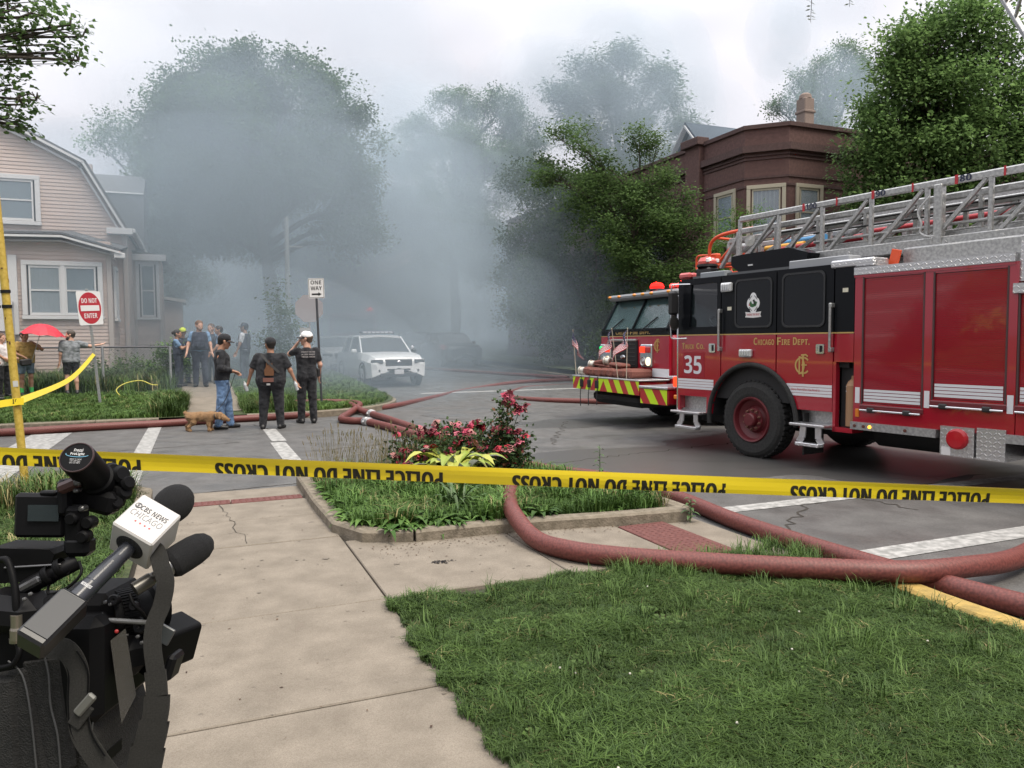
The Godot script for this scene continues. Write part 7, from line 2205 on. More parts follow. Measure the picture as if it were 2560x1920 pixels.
func build_signs() -> void:
	var galv := rough_mat(Color(0.25, 0.26, 0.27), Color(0.38, 0.39, 0.4), 2.0, 0.5, 0.0, 4, false, 0.02, 0.5)
	var white := mat(0.66, 0.66, 0.66, 0.5)
	var sign_red := mat(0.4, 0.022, 0.035, 0.45)
	var black := mat(0.012, 0.012, 0.013, 0.5)
	# do not enter
	var D := thing("do_not_enter_sign", "leaning DO NOT ENTER sign, red disc on a square white plate", "sign", Vector3(-2.14, yard_h(-20.2), -20.2))
	D.rotation = Vector3(0, 0, 0)
	D.basis = Basis(Vector3(0.36, 0, 0.93).normalized(), 0.075)
	var pg := Geo.new()
	pg.box(Vector3(0, 1.3, 0), Vector3(0.06, 2.8, 0.035), 0.004)
	part("post", pg, galv, D)
	var face := Transform3D(Basis(UP, 1.0), Vector3(0, 2.25, 0)) * Transform3D(Basis(), Vector3(0, 0, 0.03))
	var pl := Geo.new()
	pl.prism(rrect(-0.39, -0.39, 0.39, 0.39, 0.05), 0, 0.004, face)
	var plate := part("sign_plate", pl, white, D)
	var dg := Geo.new()
	dg.prism(PackedVector2Array(arc(Vector2.ZERO, 0.365, 0, 352, 44)), 0.004, 0.0055, face)
	part("red_disc", dg, sign_red, plate)
	part("white_bar", bx(face * Vector3(0, 0, 0.007), Vector3(0.6, 0.13, 0.004), 0.0, face.basis), white, plate)
	var tg := Geo.new()
	letters(tg, "DO NOT", face * Vector3(-0.25, 0.12, 0.0065), face.basis.x, face.basis.y, 0.5, 0.11)
	letters(tg, "ENTER", face * Vector3(-0.21, -0.23, 0.0065), face.basis.x, face.basis.y, 0.42, 0.11)
	part("sign_lettering", tg, white, plate)
	# one way
	var O := thing("one_way_sign", "white ONE WAY sign with black arrow on a thin post behind the men", "sign", Vector3(2.72, 0.16, -18.45), deg_to_rad(-14))
	O.rotation.z = 0.028
	var og := Geo.new()
	og.rod(Vector3(0, -0.1, 0), Vector3(0, 3.0, 0), 0.028, -1, 10)
	part("post", og, mat(0.06, 0.065, 0.075, 0.5, 0.3), O)
	var of := Transform3D(Basis(), Vector3(0.01, 2.78, 0.035))
	var o1 := Geo.new()
	o1.prism(rrect(-0.185, -0.235, 0.185, 0.235, 0.025), 0, 0.004, of)
	var op := part("sign_plate", o1, white, O)
	var o2 := Geo.new()
	ring_frame(o2, rrect(-0.173, -0.223, 0.173, 0.223, 0.02), rrect(-0.163, -0.213, 0.163, 0.213, 0.02), 0.003, 0.0055, of)
	o2.prism(PackedVector2Array([Vector2(-0.11, -0.16), Vector2(0.04, -0.16), Vector2(0.04, -0.185), Vector2(0.12, -0.14), Vector2(0.04, -0.095), Vector2(0.04, -0.12), Vector2(-0.11, -0.12)]), 0.004, 0.0055, of)
	letters(o2, "ONE", of * Vector3(-0.125, 0.09, 0.006), of.basis.x, UP, 0.25, 0.095)
	letters(o2, "WAY", of * Vector3(-0.13, -0.045, 0.006), of.basis.x, UP, 0.26, 0.095)
	part("sign_lettering", o2, black, op)
	# back of a stop sign and its small plate
	var S := thing("stop_sign", "bare grey back of an octagonal sign beyond the one way sign", "sign", Vector3(2.95, yard_h(-22.0), -22.0), deg_to_rad(-12))
	var so := Geo.new()
	so.prism(oct(0.41), -0.004, 0.0, Transform3D(Basis(), Vector3(0, 2.3, 0)))
	part("sign_plate", so, mat(0.27, 0.25, 0.26, 0.6), S)
	part("small_plate", bx(Vector3(-0.12, 1.68, 0), Vector3(0.3, 0.16, 0.004)), mat(0.3, 0.29, 0.29, 0.6), S)
	var s3 := Geo.new()
	s3.rod(Vector3(0, -0.1, -0.035), Vector3(0, 2.6, -0.035), 0.025)
	part("post", s3, galv, S)
	# yellow pole near us
	var Y := thing("yellow_pole", "chipped yellow steel pole with two band clamps standing in the near verge", "pole", Vector3(-1.66, 0.06, -9.06))
	Y.basis = Basis(Vector3(0.38, 0, 0.92).normalized(), 0.05)
	var yel := rough_mat(Color(0.4, 0.27, 0.03), Color(0.58, 0.42, 0.09), 2.2, 0.5, 0.3, 5, false)
	var y1 := Geo.new()
	y1.rod(Vector3(0, -0.1, 0), Vector3(0, 4.2, 0), 0.038, 0.036, 18)
	part("pole_shaft", y1, yel, Y)
	for h in [1.98, 2.13]:
		var g := Geo.new()
		g.lathe(Vector3(0, h, 0), UP, [[0.037, -0.016], [0.045, -0.016], [0.045, 0.016], [0.037, 0.016]], 18)
		g.box(Vector3(-0.075, h, 0.02), Vector3(0.05, 0.03, 0.03), 0.004)
		part("clamp", g, mat(0.02, 0.02, 0.02, 0.4, 0.6), Y)
	for k in 22:
		var a := rng.randf() * TAU
		part("rust_chip", bx(Vector3(cos(a) * 0.0375, rng.randf_range(0.05, 2.6), sin(a) * 0.0375), Vector3(0.004, rng.randf_range(0.01, 0.04), rng.randf_range(0.008, 0.02)), 0.0, Basis(UP, -a)), mat(0.11, 0.05, 0.025, 0.8), Y)
	part("sticker", bx(Vector3(0.012, 1.2, 0.037), Vector3(0.045, 0.06, 0.003), 0.0), mat(0.5, 0.5, 0.48, 0.6), Y)
	# utility pole in the smoke
	var U := thing("utility_pole", "thin pale light pole rising into the maple behind the one way sign", "pole", Vector3(3.25, 0.4, -30.0))
	var u1 := Geo.new()
	u1.rod(Vector3.ZERO, Vector3(0, 6.0, 0), 0.11, 0.08, 12)
	part("pole_shaft", u1, mat(0.4, 0.41, 0.4, 0.7), U)
	part("cross_piece", bx(Vector3(0.3, 4.9, 0), Vector3(0.6, 0.05, 0.05)), mat(0.4, 0.41, 0.4, 0.7), U)
	# chain link fence before the house
	var F := thing("wire_fence", "low chain link fence with dark top rail before the barn roofed house", "fence", Vector3(-4, yard_h(-23.4), -23.4))
	for x in [-5.0, -2.5, -0.1, 1.62, 3.3]:
		var g := Geo.new()
		g.rod(Vector3(x, -0.1, 0), Vector3(x, 1.22, 0), 0.035, -1, 8)
		part("fence_post", g, galv if x > 1 else mat(0.05, 0.05, 0.055, 0.5), F)
	var tr := Geo.new()
	tr.rod(Vector3(-5, 1.2, 0), Vector3(3.3, 1.2, 0), 0.024, -1, 8)
	part("top_rail", tr, mat(0.06, 0.06, 0.07, 0.5), F)
	var wm := Geo.new()
	var n := 118
	for i in n:
		var x := -5.0 + 8.3 * i / n
		for s in [-1.0, 1.0]:
			var a := Vector3(x, 0.05, 0.004 * s)
			var b := Vector3(x + s * 0.0703 * 16, 1.18, 0.004 * s)
			if b.x > 3.3: b = a.lerp(b, (3.3 - a.x) / (b.x - a.x))
			if b.x < -5.0: b = a.lerp(b, (-5.0 - a.x) / (b.x - a.x))
			wm.bar(a, b, 0.005, 0.005, Vector3(0, 0, 1))
	tag(part("wire_mesh", wm, mat(0.22, 0.23, 0.24, 0.5, 0.6), F), "", "", "", "stuff")
	# police tape in the foreground, lettering upside down and half folded away
	var tape_m := mat(0.75, 0.57, 0.013, 0.35)
	tape_m.backlight_enabled = true
	tape_m.backlight = Color(0.3, 0.3, 0.3)
	tape_m.clearcoat_enabled = true
	tape_m.clearcoat = 0.3
	var A := Vector3(-0.67, 1.248, -3.234)
	var M := Vector3(1.066, 1.134, -2.683)
	var Bp := Vector3(3.103, 1.004, -2.036)
	var pts := smooth_path([A + (A - M) * 0.5, A, M, Bp, Bp + (Bp - M) * 0.6], 30)
	var run := [0.0]
	for i in range(1, pts.size()): run.append(run[-1] + pts[i].distance_to(pts[i - 1]))
	var W := 0.066
	var P := func(s: float, h: float, off: float) -> Vector3:
		var i := 0
		while i < run.size() - 2 and run[i + 1] < s: i += 1
		var t: float = clampf((s - run[i]) / maxf(run[i + 1] - run[i], 1e-6), 0, 1)
		var p: Vector3 = (pts[i] as Vector3).lerp(pts[i + 1], t)
		var d: Vector3 = (pts[i + 1] - pts[i]).normalized()
		var nrm := d.cross(UP).normalized()
		if nrm.dot(Vector3(0, 1.65, 0) - p) < 0: nrm = -nrm
		var tw := 0.16 + 0.1 * sin(s * 1.7)
		var up := (UP + nrm * tw).normalized()
		return p + up * (h - W / 2) + (nrm - UP * tw).normalized() * (off + 0.004 * sin(h / W * PI + s * 2.0))
	var tg2 := Geo.new()
	var total: float = run[-1]
	var NS := 160
	for i in NS:
		var s0 := total * i / NS
		var s1 := total * (i + 1) / NS
		for k in 4:
			var h0 := W * k / 4
			var h1 := W * (k + 1) / 4
			var q := [P.call(s0, h0, 0.0), P.call(s1, h0, 0.0), P.call(s1, h1, 0.0), P.call(s0, h1, 0.0)]
			tg2.quad(q[0], q[1], q[2], q[3], Vector3(0, 1.65, 0) - q[0])
			# the folded half behind, hanging a little lower at its free edge
			q = [P.call(s0, h0 + 0.003, -0.008), P.call(s1, h0 + 0.003, -0.008), P.call(s1, h1, -0.003), P.call(s0, h1, -0.003)]
			tg2.quad(q[0], q[1], q[2], q[3], q[0] - Vector3(0, 1.65, 0))
	var TP := thing("police_tape", "yellow tape reading POLICE LINE DO NOT CROSS upside down across the view", "police tape", Vector3.ZERO)
	part("tape", tg2, tape_m, TP)
	var lg := Geo.new()
	var tt := text_tris("POLICE LINE DO NOT CROSS")
	var tw := 0.0
	for p in tt: tw = maxf(tw, p.x)
	var cap := 0.068
	var block := 0.84
	var pitch := 1.11
	var s_start := 2.51
	for b in range(-6, 15):
		var s_end: float = s_start + floorf(b / 3.0) * pitch + (b - floorf(b / 3.0) * 3 - 1) * 0.0022
		for i in range(0, tt.size(), 3):
			var poly := PackedVector2Array([tt[i], tt[i + 1], tt[i + 2]])
			for k in 3: poly[k] = Vector2(s_end - poly[k].x / tw * block, W * 0.63 - poly[k].y * cap)
			if poly[0].x < 0.02 or poly[0].x > total - 0.02: continue
			var keep := [poly]
			if minf(poly[0].y, minf(poly[1].y, poly[2].y)) < 0.001:
				keep = Geometry2D.intersect_polygons(poly, PackedVector2Array([Vector2(-5, 0.001), Vector2(20, 0.001), Vector2(20, 1), Vector2(-5, 1)]))
			for kp in keep:
				for j in range(1, kp.size() - 1):
					var a: Vector3 = P.call(kp[0].x, kp[0].y, 0.0012)
					var bb: Vector3 = P.call(kp[j].x, kp[j].y, 0.0012)
					var c: Vector3 = P.call(kp[j + 1].x, kp[j + 1].y, 0.0012)
					lg.flat(a, bb, c, Vector3(0, 1.65, 0) - a)
	part("tape_lettering", lg, mat(0.014, 0.012, 0.008, 0.5), TP)
	# second tape from the sign to the yellow pole and away to the left
	var T2 := thing("police_tape", "twisted yellow tape tied from the DO NOT ENTER sign to the yellow pole", "police tape", Vector3.ZERO)
	var t2 := Geo.new()
	var q0 := D.transform * Vector3(0, 1.18, 0.03)
	var q1 := Y.transform * Vector3(0.02, 1.02, 0.05)
	var mid := q0.lerp(q1, 0.5) + Vector3(0, -0.16, 0)
	t2.ribbon(smooth_path([q0, mid, q1], 12), 0.075, Vector3(0.3, 0.25, 1).normalized(), 0.002)
	t2.ribbon([q1 + Vector3(0.05, 0.0, 0), q1 + Vector3(0, 0, 0.004), q1 + Vector3(-0.09, -0.01, -0.0), q1 + Vector3(-0.5, -0.06, 0.2), q1 + Vector3(-2.4, -0.15, 0.6)], 0.07, Vector3(0, 0.1, 1).normalized(), 0.002)
	part("tape", t2, tape_m, T2)
	var t3 := Geo.new()
	letters(t3, "ION", q1 + Vector3(-0.045, -0.02, 0.009), Vector3(0.97, 0.05, -0.2).normalized(), UP, 0.085, 0.045)
	part("tape_lettering", t3, mat(0.014, 0.012, 0.008, 0.5), T2)
	# a loose end of yellow rope in the weeds
	var rp := Geo.new()
	rp.tube(smooth_path(v3([[-1.75, -21.3, 0.3], [-1.9, -21.4, 0.5], [-1.7, -21.5, 0.66], [-1.35, -21.5, 0.72], [-1.1, -21.4, 0.62], [-0.95, -21.4, 0.6]], 0.3), 5), 0.012, 5)
	solo("loose_rope", rp, mat(0.55, 0.5, 0.1, 0.7), "loose yellow rope caught in the weeds before the fence", "rope")


# ---------- people and animals: distance fields of tapered limbs, meshed as surface nets ----------
# each bone: [a, b, ra, rb, clip planes as [point, normal] that keep the side behind the normal]
var crease := FastNoiseLite.new()
func limbs_mesh(bones: Array, cell: float, k: float, folds := 0.0) -> Geo:
	var lo := Vector3(1e9, 1e9, 1e9)
	var hi := -lo
	for b in bones:
		var r: float = maxf(b[2], b[3]) + k * 0.3 + cell * 2.0
		lo = lo.min((b[0] as Vector3) - Vector3.ONE * r).min((b[1] as Vector3) - Vector3.ONE * r)
		hi = hi.max((b[0] as Vector3) + Vector3.ONE * r).max((b[1] as Vector3) + Vector3.ONE * r)
	var nx := int((hi.x - lo.x) / cell) + 2
	var ny := int((hi.y - lo.y) / cell) + 2
	var nz := int((hi.z - lo.z) / cell) + 2
	var D := PackedFloat32Array()
	D.resize(nx * ny * nz)
	D.fill(1.0)
	var sy := nx
	var sz := nx * ny
	for b in bones:
		var a: Vector3 = b[0]
		var ab: Vector3 = b[1] - a
		var l2 := maxf(ab.length_squared(), 1e-9)
		var ra: float = b[2]
		var dr: float = b[3] - ra
		var clips: Array = b[4] if b.size() > 4 else []
		var r := maxf(ra, b[3]) + k + cell * 2.0
		var p0 := (a.min(b[1]) - Vector3.ONE * r - lo) / cell
		var p1 := (a.max(b[1]) + Vector3.ONE * r - lo) / cell
		for z in range(maxi(int(p0.z), 0), mini(int(p1.z) + 2, nz)):
			for y in range(maxi(int(p0.y), 0), mini(int(p1.y) + 2, ny)):
				var row := z * sz + y * sy
				for x in range(maxi(int(p0.x), 0), mini(int(p1.x) + 2, nx)):
					var p := lo + Vector3(x, y, z) * cell
					var q := p - a
					var t := clampf(q.dot(ab) / l2, 0.0, 1.0)
					var d := (q - ab * t).length() - ra - dr * t
					for c in clips:
						d = maxf(d, (p - c[0]).dot(c[1]))
					var o := D[row + x]
					var h := maxf(k - absf(o - d), 0.0) / k
					D[row + x] = minf(o, d) - h * h * k * 0.25
	var id := PackedInt32Array()
	id.resize(D.size())
	id.fill(-1)
	var P := PackedVector3Array()
	var N := PackedVector3Array()
	var offs := [0, 1, sy, sy + 1, sz, sz + 1, sz + sy, sz + sy + 1]
	var edges := [[0, 1], [2, 3], [4, 5], [6, 7], [0, 2], [1, 3], [4, 6], [5, 7], [0, 4], [1, 5], [2, 6], [3, 7]]
	for z in nz - 1:
		for y in ny - 1:
			var base := z * sz + y * sy
			for x in nx - 1:
				var i := base + x
				var s := int(D[i] < 0.0) + int(D[i + 1] < 0.0) + int(D[i + sy] < 0.0) + int(D[i + sy + 1] < 0.0) + int(D[i + sz] < 0.0) + int(D[i + sz + 1] < 0.0) + int(D[i + sz + sy] < 0.0) + int(D[i + sz + sy + 1] < 0.0)
				if s == 0 or s == 8: continue
				var sum := Vector3.ZERO
				var n := 0
				for e in edges:
					var u := D[i + offs[e[0]]]
					var w := D[i + offs[e[1]]]
					if (u < 0.0) == (w < 0.0): continue
					var t := u / (u - w)
					var c0: int = e[0]
					var c1: int = e[1]
					sum += Vector3(c0 & 1, (c0 >> 1) & 1, c0 >> 2).lerp(Vector3(c1 & 1, (c1 >> 1) & 1, c1 >> 2), t)
					n += 1
				id[i] = P.size()
				P.append(lo + (Vector3(x, y, z) + sum / n) * cell)
				var g := Vector3(D[i + 1] - D[i] + D[i + sy + 1] - D[i + sy] + D[i + sz + 1] - D[i + sz] + D[i + sz + sy + 1] - D[i + sz + sy],
					D[i + sy] - D[i] + D[i + sy + 1] - D[i + 1] + D[i + sz + sy] - D[i + sz] + D[i + sz + sy + 1] - D[i + sz + 1],
					D[i + sz] - D[i] + D[i + sz + 1] - D[i + 1] + D[i + sz + sy] - D[i + sy] + D[i + sz + sy + 1] - D[i + sy + 1])
				var gn := g.normalized()
				if folds > 0.0:
					var c: Vector3 = P[-1] * Vector3(900, 1500, 900) + Vector3(nx, 0, nz) * 37.0
					gn = (gn + Vector3(crease.get_noise_3dv(c), crease.get_noise_3dv(c + Vector3(500, 0, 0)) * 1.4, crease.get_noise_3dv(c + Vector3(0, 0, 500))) * folds).normalized()
				N.append(gn)
	var out := Geo.new()
	for z in range(1, nz - 1):
		for y in range(1, ny - 1):
			var base := z * sz + y * sy
			for x in range(1, nx - 1):
				var i := base + x
				var s0 := D[i] < 0.0
				for ax in 3:
					var st: int = [1, sy, sz][ax]
					if s0 == (D[i + st] < 0.0): continue
					var u: int = [sy, sz, 1][ax]
					var w: int = [sz, 1, sy][ax]
					var q := [id[i], id[i - u], id[i - u - w], id[i - w]]
					if q[0] < 0 or q[1] < 0 or q[2] < 0 or q[3] < 0: continue
					out.tri(P[q[0]], P[q[1]], P[q[2]], N[q[0]], N[q[1]], N[q[2]])
					out.tri(P[q[0]], P[q[2]], P[q[3]], N[q[0]], N[q[2]], N[q[3]])
	return out

func elbow(s: Vector3, t: Vector3, a: float, b: float, hint: Vector3) -> Array:
	var d := t - s
	var l := clampf(d.length(), 0.05, (a + b) * 0.995)
	d = d.normalized()
	var x := (a * a - b * b + l * l) / (2 * l)
	var y := sqrt(maxf(a * a - x * x, 0.0))
	var h := (hint - d * hint.dot(d)).normalized()
	return [s + d * x + h * y, s + d * l]

func make_head() -> Geo:
	return limbs_mesh([[Vector3(0, 0.045, -0.03), Vector3(0, 0.05, 0.012), 0.082, 0.078], [Vector3(0, -0.03, 0.02), Vector3(0, -0.055, 0.035), 0.064, 0.05], [Vector3(0, -0.085, 0.058), Vector3(0, -0.085, 0.062), 0.026, 0.026],
		[Vector3(-0.03, 0.02, 0.072), Vector3(0.03, 0.02, 0.072), 0.022, 0.022], [Vector3(0, 0.005, 0.086), Vector3(0, -0.026, 0.104), 0.009, 0.015], [Vector3(-0.018, -0.056, 0.083), Vector3(0.018, -0.056, 0.083), 0.011, 0.011],
		[Vector3(-0.042, -0.02, 0.056), Vector3(-0.03, -0.03, 0.06), 0.026, 0.022], [Vector3(0.042, -0.02, 0.056), Vector3(0.03, -0.03, 0.06), 0.026, 0.022],
		[Vector3(0.082, 0.014, -0.012), Vector3(0.079, -0.022, 0.0), 0.017, 0.012], [Vector3(-0.082, 0.014, -0.012), Vector3(-0.079, -0.022, 0.0), 0.017, 0.012], [Vector3(0, -0.06, -0.015), Vector3(0, -0.15, -0.03), 0.055, 0.056]], 0.0095, 0.022)

# a relaxed hand: wrist at the origin, fingers down, thumb towards +z, palm towards -x
func make_hand() -> Geo:
	var b := [[Vector3(0, 0.02, 0), Vector3(0, -0.02, 0), 0.027, 0.028]]
	for i in 4:
		var z := -0.03 + i * 0.02
		b.append([Vector3(0, -0.015, z * 0.6), Vector3(-0.002, -0.085, z), 0.016, 0.0125])
		var l: float = [0.055, 0.07, 0.078, 0.07][i]
		var k := Vector3(-0.006, -0.088, z)
		var m := k + Vector3(-0.012, -l * 0.5, 0.001)
		b.append([k, m, 0.0105, 0.0095])
		b.append([m, m + Vector3(-0.022, -l * 0.42, 0), 0.0095, 0.0075])
	b.append([Vector3(-0.004, -0.02, 0.02), Vector3(-0.018, -0.06, 0.042), 0.016, 0.012])
	b.append([Vector3(-0.018, -0.06, 0.042), Vector3(-0.026, -0.095, 0.046), 0.0115, 0.009])
	return limbs_mesh(b, 0.0065, 0.012)

func hand_frame(wrist: Vector3, from: Vector3, side: float, roll := 0.0) -> Transform3D:
	var y := (from - wrist).normalized()
	var z := Vector3(0, 0, 1) if absf(y.z) < 0.8 else Vector3(0, 1, 0)
	z = (z - y * z.dot(y)).normalized()
	var x := y.cross(z)
	var b := Basis(x, y, z) * Basis(Vector3.UP, roll)
	if side < 0: b = b * Basis.from_scale(Vector3(-1, 1, 1))
	return Transform3D(b, wrist)

# q keys: h height, g girth, L and R hand targets, head yaw and pitch, top/sleeve/legs/shoe/skin/hair materials and so on, in a frame 1.75 m tall facing +z, left hand at +x
func person(label: String, at: Vector3, turn: float, q: Dictionary) -> Node3D:
	var o := thing("person", label, "person", at, deg_to_rad(turn))
	var s: float = q.get("h", 1.75) / 1.75
	o.scale = Vector3.ONE * s
	var g: float = q.get("g", 1.0)
	var skin: Material = q.get("skin", mat(0.42, 0.23, 0.16, 0.6))
	var fine: float = q.get("cell", 0.022)
	var lean: Vector3 = q.get("lean", Vector3.ZERO)
	var w: float = q.get("w", 1.0)
	var hip := 0.93
	var foot: Array = q.get("feet", [Vector3(0.12, 0.08, 0.02), Vector3(-0.12, 0.08, -0.02)])
	var chest := Vector3(0, 1.3, 0.0) + lean * 0.7
	var neck := Vector3(0, 1.45, -0.02) + lean
	var head: Vector3 = Vector3(0, 1.62, 0.0) + lean * 1.1 + q.get("headoff", Vector3.ZERO)
	var sh := [Vector3(0.178 * w, 1.405 - 0.05 * (w - 1.0), -0.01) + lean, Vector3(-0.178 * w, 1.405 - 0.05 * (w - 1.0), -0.01) + lean]
	var hands: Array = [q.get("L", Vector3(0.27, 0.83, 0.06)), q.get("R", Vector3(-0.27, 0.83, 0.06))]
	var hints: Array = [q.get("Lh", Vector3(0.5, -0.2, -1)), q.get("Rh", Vector3(-0.5, -0.2, -1))]
	var arms := []
	for i in 2:
		var e := elbow(sh[i], hands[i], 0.285, 0.255, hints[i])
		arms.append([sh[i], e[0], e[1]])
	var torso := func(ex: float, clips: Array) -> Array:
		var b := []
		for x in [-1.0, 1.0]:
			b.append([Vector3(0.075 * g * x, hip + 0.02, -0.01), Vector3(0.07 * g * x, 1.08, 0.01) + lean * 0.3, 0.098 * g + ex, 0.092 * g + ex, clips])
			b.append([Vector3(0.07 * g * x, 1.08, 0.01) + lean * 0.3, chest + Vector3(0.08 * w * x, 0, 0), 0.094 * g + ex, 0.108 * lerpf(1.0, g, 0.5) + ex, clips])
			b.append([chest + Vector3(0.08 * w * x, 0, 0), sh[0 if x > 0 else 1] + Vector3(-0.03 * x, 0, 0), 0.1 + ex, 0.058 + ex, clips])
		if g > 1.15: b.append([Vector3(0, 1.08, 0.06 * g), Vector3(0, 1.2, 0.05 * g), 0.1 * g + ex, 0.09 * g + ex, clips])
		b.append([neck + Vector3(0, -0.04, 0), neck + Vector3(0, 0.01, 0), 0.075 + ex, 0.06 + ex, clips])
		return b
	# the body in skin
	var bones: Array = torso.call(-0.012, [])
	bones.append([neck + Vector3(0, -0.03, 0), head + Vector3(0, -0.07, -0.02), 0.056, 0.052])
	for a in arms:
		bones.append([a[0], a[1], 0.05, 0.042])
		bones.append([a[1], a[2], 0.041, 0.028])
	var knees := []
	for i in 2:
		var hp := Vector3(0.088 * (1 if i == 0 else -1) * lerpf(1.0, g, 0.6), hip, 0)
		var kn: Vector3 = hp.lerp(foot[i], 0.5) + Vector3(0, 0.01, 0.02) + q.get("knee", Vector3.ZERO)
		knees.append([hp, kn, foot[i]])
		var thin := 0.78 if q.get("leg", 0.0) <= 0.0 else 1.0
		bones.append([hp, kn, 0.082 * thin, 0.055 * thin])
		bones.append([kn + Vector3(0, 0, -0.01), kn.lerp(foot[i], 0.35) + Vector3(0, 0, -0.018), 0.052 * thin, 0.056 * thin])
		bones.append([kn.lerp(foot[i], 0.35) + Vector3(0, 0, -0.012), foot[i], 0.054 * thin, 0.036])
	var body := limbs_mesh(bones, fine, 0.035)
	if head_geo == null:
		head_geo = make_head()
		hand_geo = make_hand()
	var hb := Basis(UP, deg_to_rad(q.get("yaw", 0.0))) * Basis(Vector3.RIGHT, deg_to_rad(q.get("nod", 0.0)))
	var hx := Transform3D(hb.scaled(Vector3.ONE * 1.06), head)
	body.append(head_geo, hx)
	for i in 2:
		var roll: float = q.get("Lroll" if i == 0 else "Rroll", 0.0)
		body.append(hand_geo, hand_frame(arms[i][2], arms[i][1], -1.0 if i == 0 else 1.0, roll))
	part("body", body, skin, o)
	for x in [-1.0, 1.0]:
		var eg := Geo.new()
		eg.ball(hx * Vector3(0.031 * x, 0.003, 0.083), Vector3(0.012, 0.007, 0.008), 8, hb)
		part("eye", eg, mat(0.02, 0.016, 0.014, 0.2), o)
	# clothes
	var top: Material = q.top
	var sl: float = q.get("sleeve", 0.75)
	var hem: float = q.get("hem", 0.86)
	var tb: Array = torso.call(0.012 + q.get("loose", 0.0), [[Vector3(0, hem, 0), Vector3(0, -1, 0)], [neck + Vector3(0, 0.015, 0), Vector3(0, 1, 0.25).normalized()]])
	for a in arms:
		var e: Vector3 = a[1]
		if sl <= 1.0:
			var end: Vector3 = (a[0] as Vector3).lerp(e, sl)
			tb.append([a[0], end, 0.068 + q.get("loose", 0.0), 0.062 + q.get("loose", 0.0), [[end, (e - a[0]).normalized()]]])
		else:
			tb.append([a[0], e, 0.066 + q.get("loose", 0.0), 0.058])
			var cuff: Vector3 = e.lerp(a[2], 0.94)
			tb.append([e, cuff, 0.056, 0.042, [[cuff, ((a[2] as Vector3) - e).normalized()]]])
	var shirt := part(q.get("topname", "shirt"), limbs_mesh(tb, fine, 0.035, 0.6), top, o)
	if q.has("vest"):
		var vb: Array = torso.call(0.04, [[Vector3(0, 0.98, 0), Vector3(0, -1, 0)], [Vector3(0, 1.45, 0) + lean, Vector3(0, 1, 0)], [sh[0] + Vector3(-0.02, 0, 0), Vector3(1, 0.15, 0).normalized()], [sh[1] + Vector3(0.02, 0, 0), Vector3(-1, 0.15, 0).normalized()]])
		var vo := part("vest", limbs_mesh(vb, fine, 0.03, 0.5), q.vest, o)
		for k in 3:
			part("pouch", bx(Vector3(-0.1 + 0.1 * k, 1.12, 0.175 * g), Vector3(0.08, 0.11, 0.05), 0.015), q.vest, vo)
	var cut: float = q.get("leg", 0.0)   # 0 = trousers to the shoe, else the height where shorts end
	var pb := []
	for i in 2:
		var K: Array = knees[i]
		pb.append([Vector3(0.07 * (1 if i == 0 else -1) * g, hip + 0.06, -0.01), Vector3(0.075 * (1 if i == 0 else -1) * g, hip - 0.02, -0.012), 0.1 * g + 0.006, 0.105 * g + 0.006, [[Vector3(0, 1.0, 0), Vector3(0, 1, 0)]]])
		if cut > 0.0:
			var end: Vector3 = (K[0] as Vector3).lerp(K[1], (hip - cut) / (hip - K[1].y))
			pb.append([K[0], end, 0.102 * lerpf(1, g, 0.5), 0.088, [[Vector3(0, cut, 0), Vector3(0, -1, 0)]]])
		else:
			pb.append([K[0], K[1], 0.1 * lerpf(1, g, 0.6), 0.08 * lerpf(1, g, 0.4)])
			pb.append([K[1] + Vector3(0, 0, -0.006), K[2] + Vector3(0, -0.005, 0.0), 0.079 * lerpf(1, g, 0.4), 0.07, [[Vector3(0, 0.045, 0), Vector3(0, -1, 0)]]])
	part("trousers" if cut <= 0.0 else "shorts", limbs_mesh(pb, fine, 0.03, 0.6), q.pants, o)
	for i in 2:
		var f: Vector3 = foot[i]
		var d: Vector3 = Vector3(0.25 * (1 if i == 0 else -1), 0, 1).normalized()
		var fb := [[Vector3(f.x, 0.04, f.z) - d * 0.05, Vector3(f.x, 0.042, f.z) + d * 0.05, 0.045, 0.046, [[Vector3.ZERO, Vector3(0, -1, 0)]]], [Vector3(f.x, 0.042, f.z) + d * 0.05, Vector3(f.x, 0.034, f.z) + d * 0.15, 0.046, 0.036, [[Vector3.ZERO, Vector3(0, -1, 0)]]], [Vector3(f.x, 0.05, f.z) - d * 0.02, Vector3(f.x, 0.09, f.z) - d * 0.02, 0.046, 0.044]]
		part("shoe", limbs_mesh(fb, 0.016, 0.03), q.shoe, o)
		if q.has("sock"):
			var sg := Geo.new()
			sg.rod(Vector3(f.x, 0.08, f.z), Vector3(f.x, 0.22, f.z - 0.01), 0.048, 0.055, 12)
			part("sock", sg, q.sock, o)
	# hair, cap, beard
	if q.has("hair"):
		var long: float = q.get("hairlen", -0.02)
		var hg := limbs_mesh([[Vector3(0, 0.05, -0.035), Vector3(0, 0.056, 0.005), 0.089, 0.084, [[Vector3(0, 0.035, 0.06), Vector3(0, -0.5, 0.9).normalized()], [Vector3(0, long - 0.05, 0), Vector3(0, -1, 0)]]], [Vector3(0, 0.03, -0.045), Vector3(0, long, -0.05), 0.075, 0.06, [[Vector3(0, long - 0.04, 0), Vector3(0, -1, 0)]]]], 0.013, 0.02)
		if q.has("bun"):
			hg.ball(Vector3(0, 0.04, -0.13), Vector3(0.05, 0.05, 0.045), 10)
		var h2 := Geo.new()
		h2.append(hg, hx)
		part("hair", h2, q.hair, o)
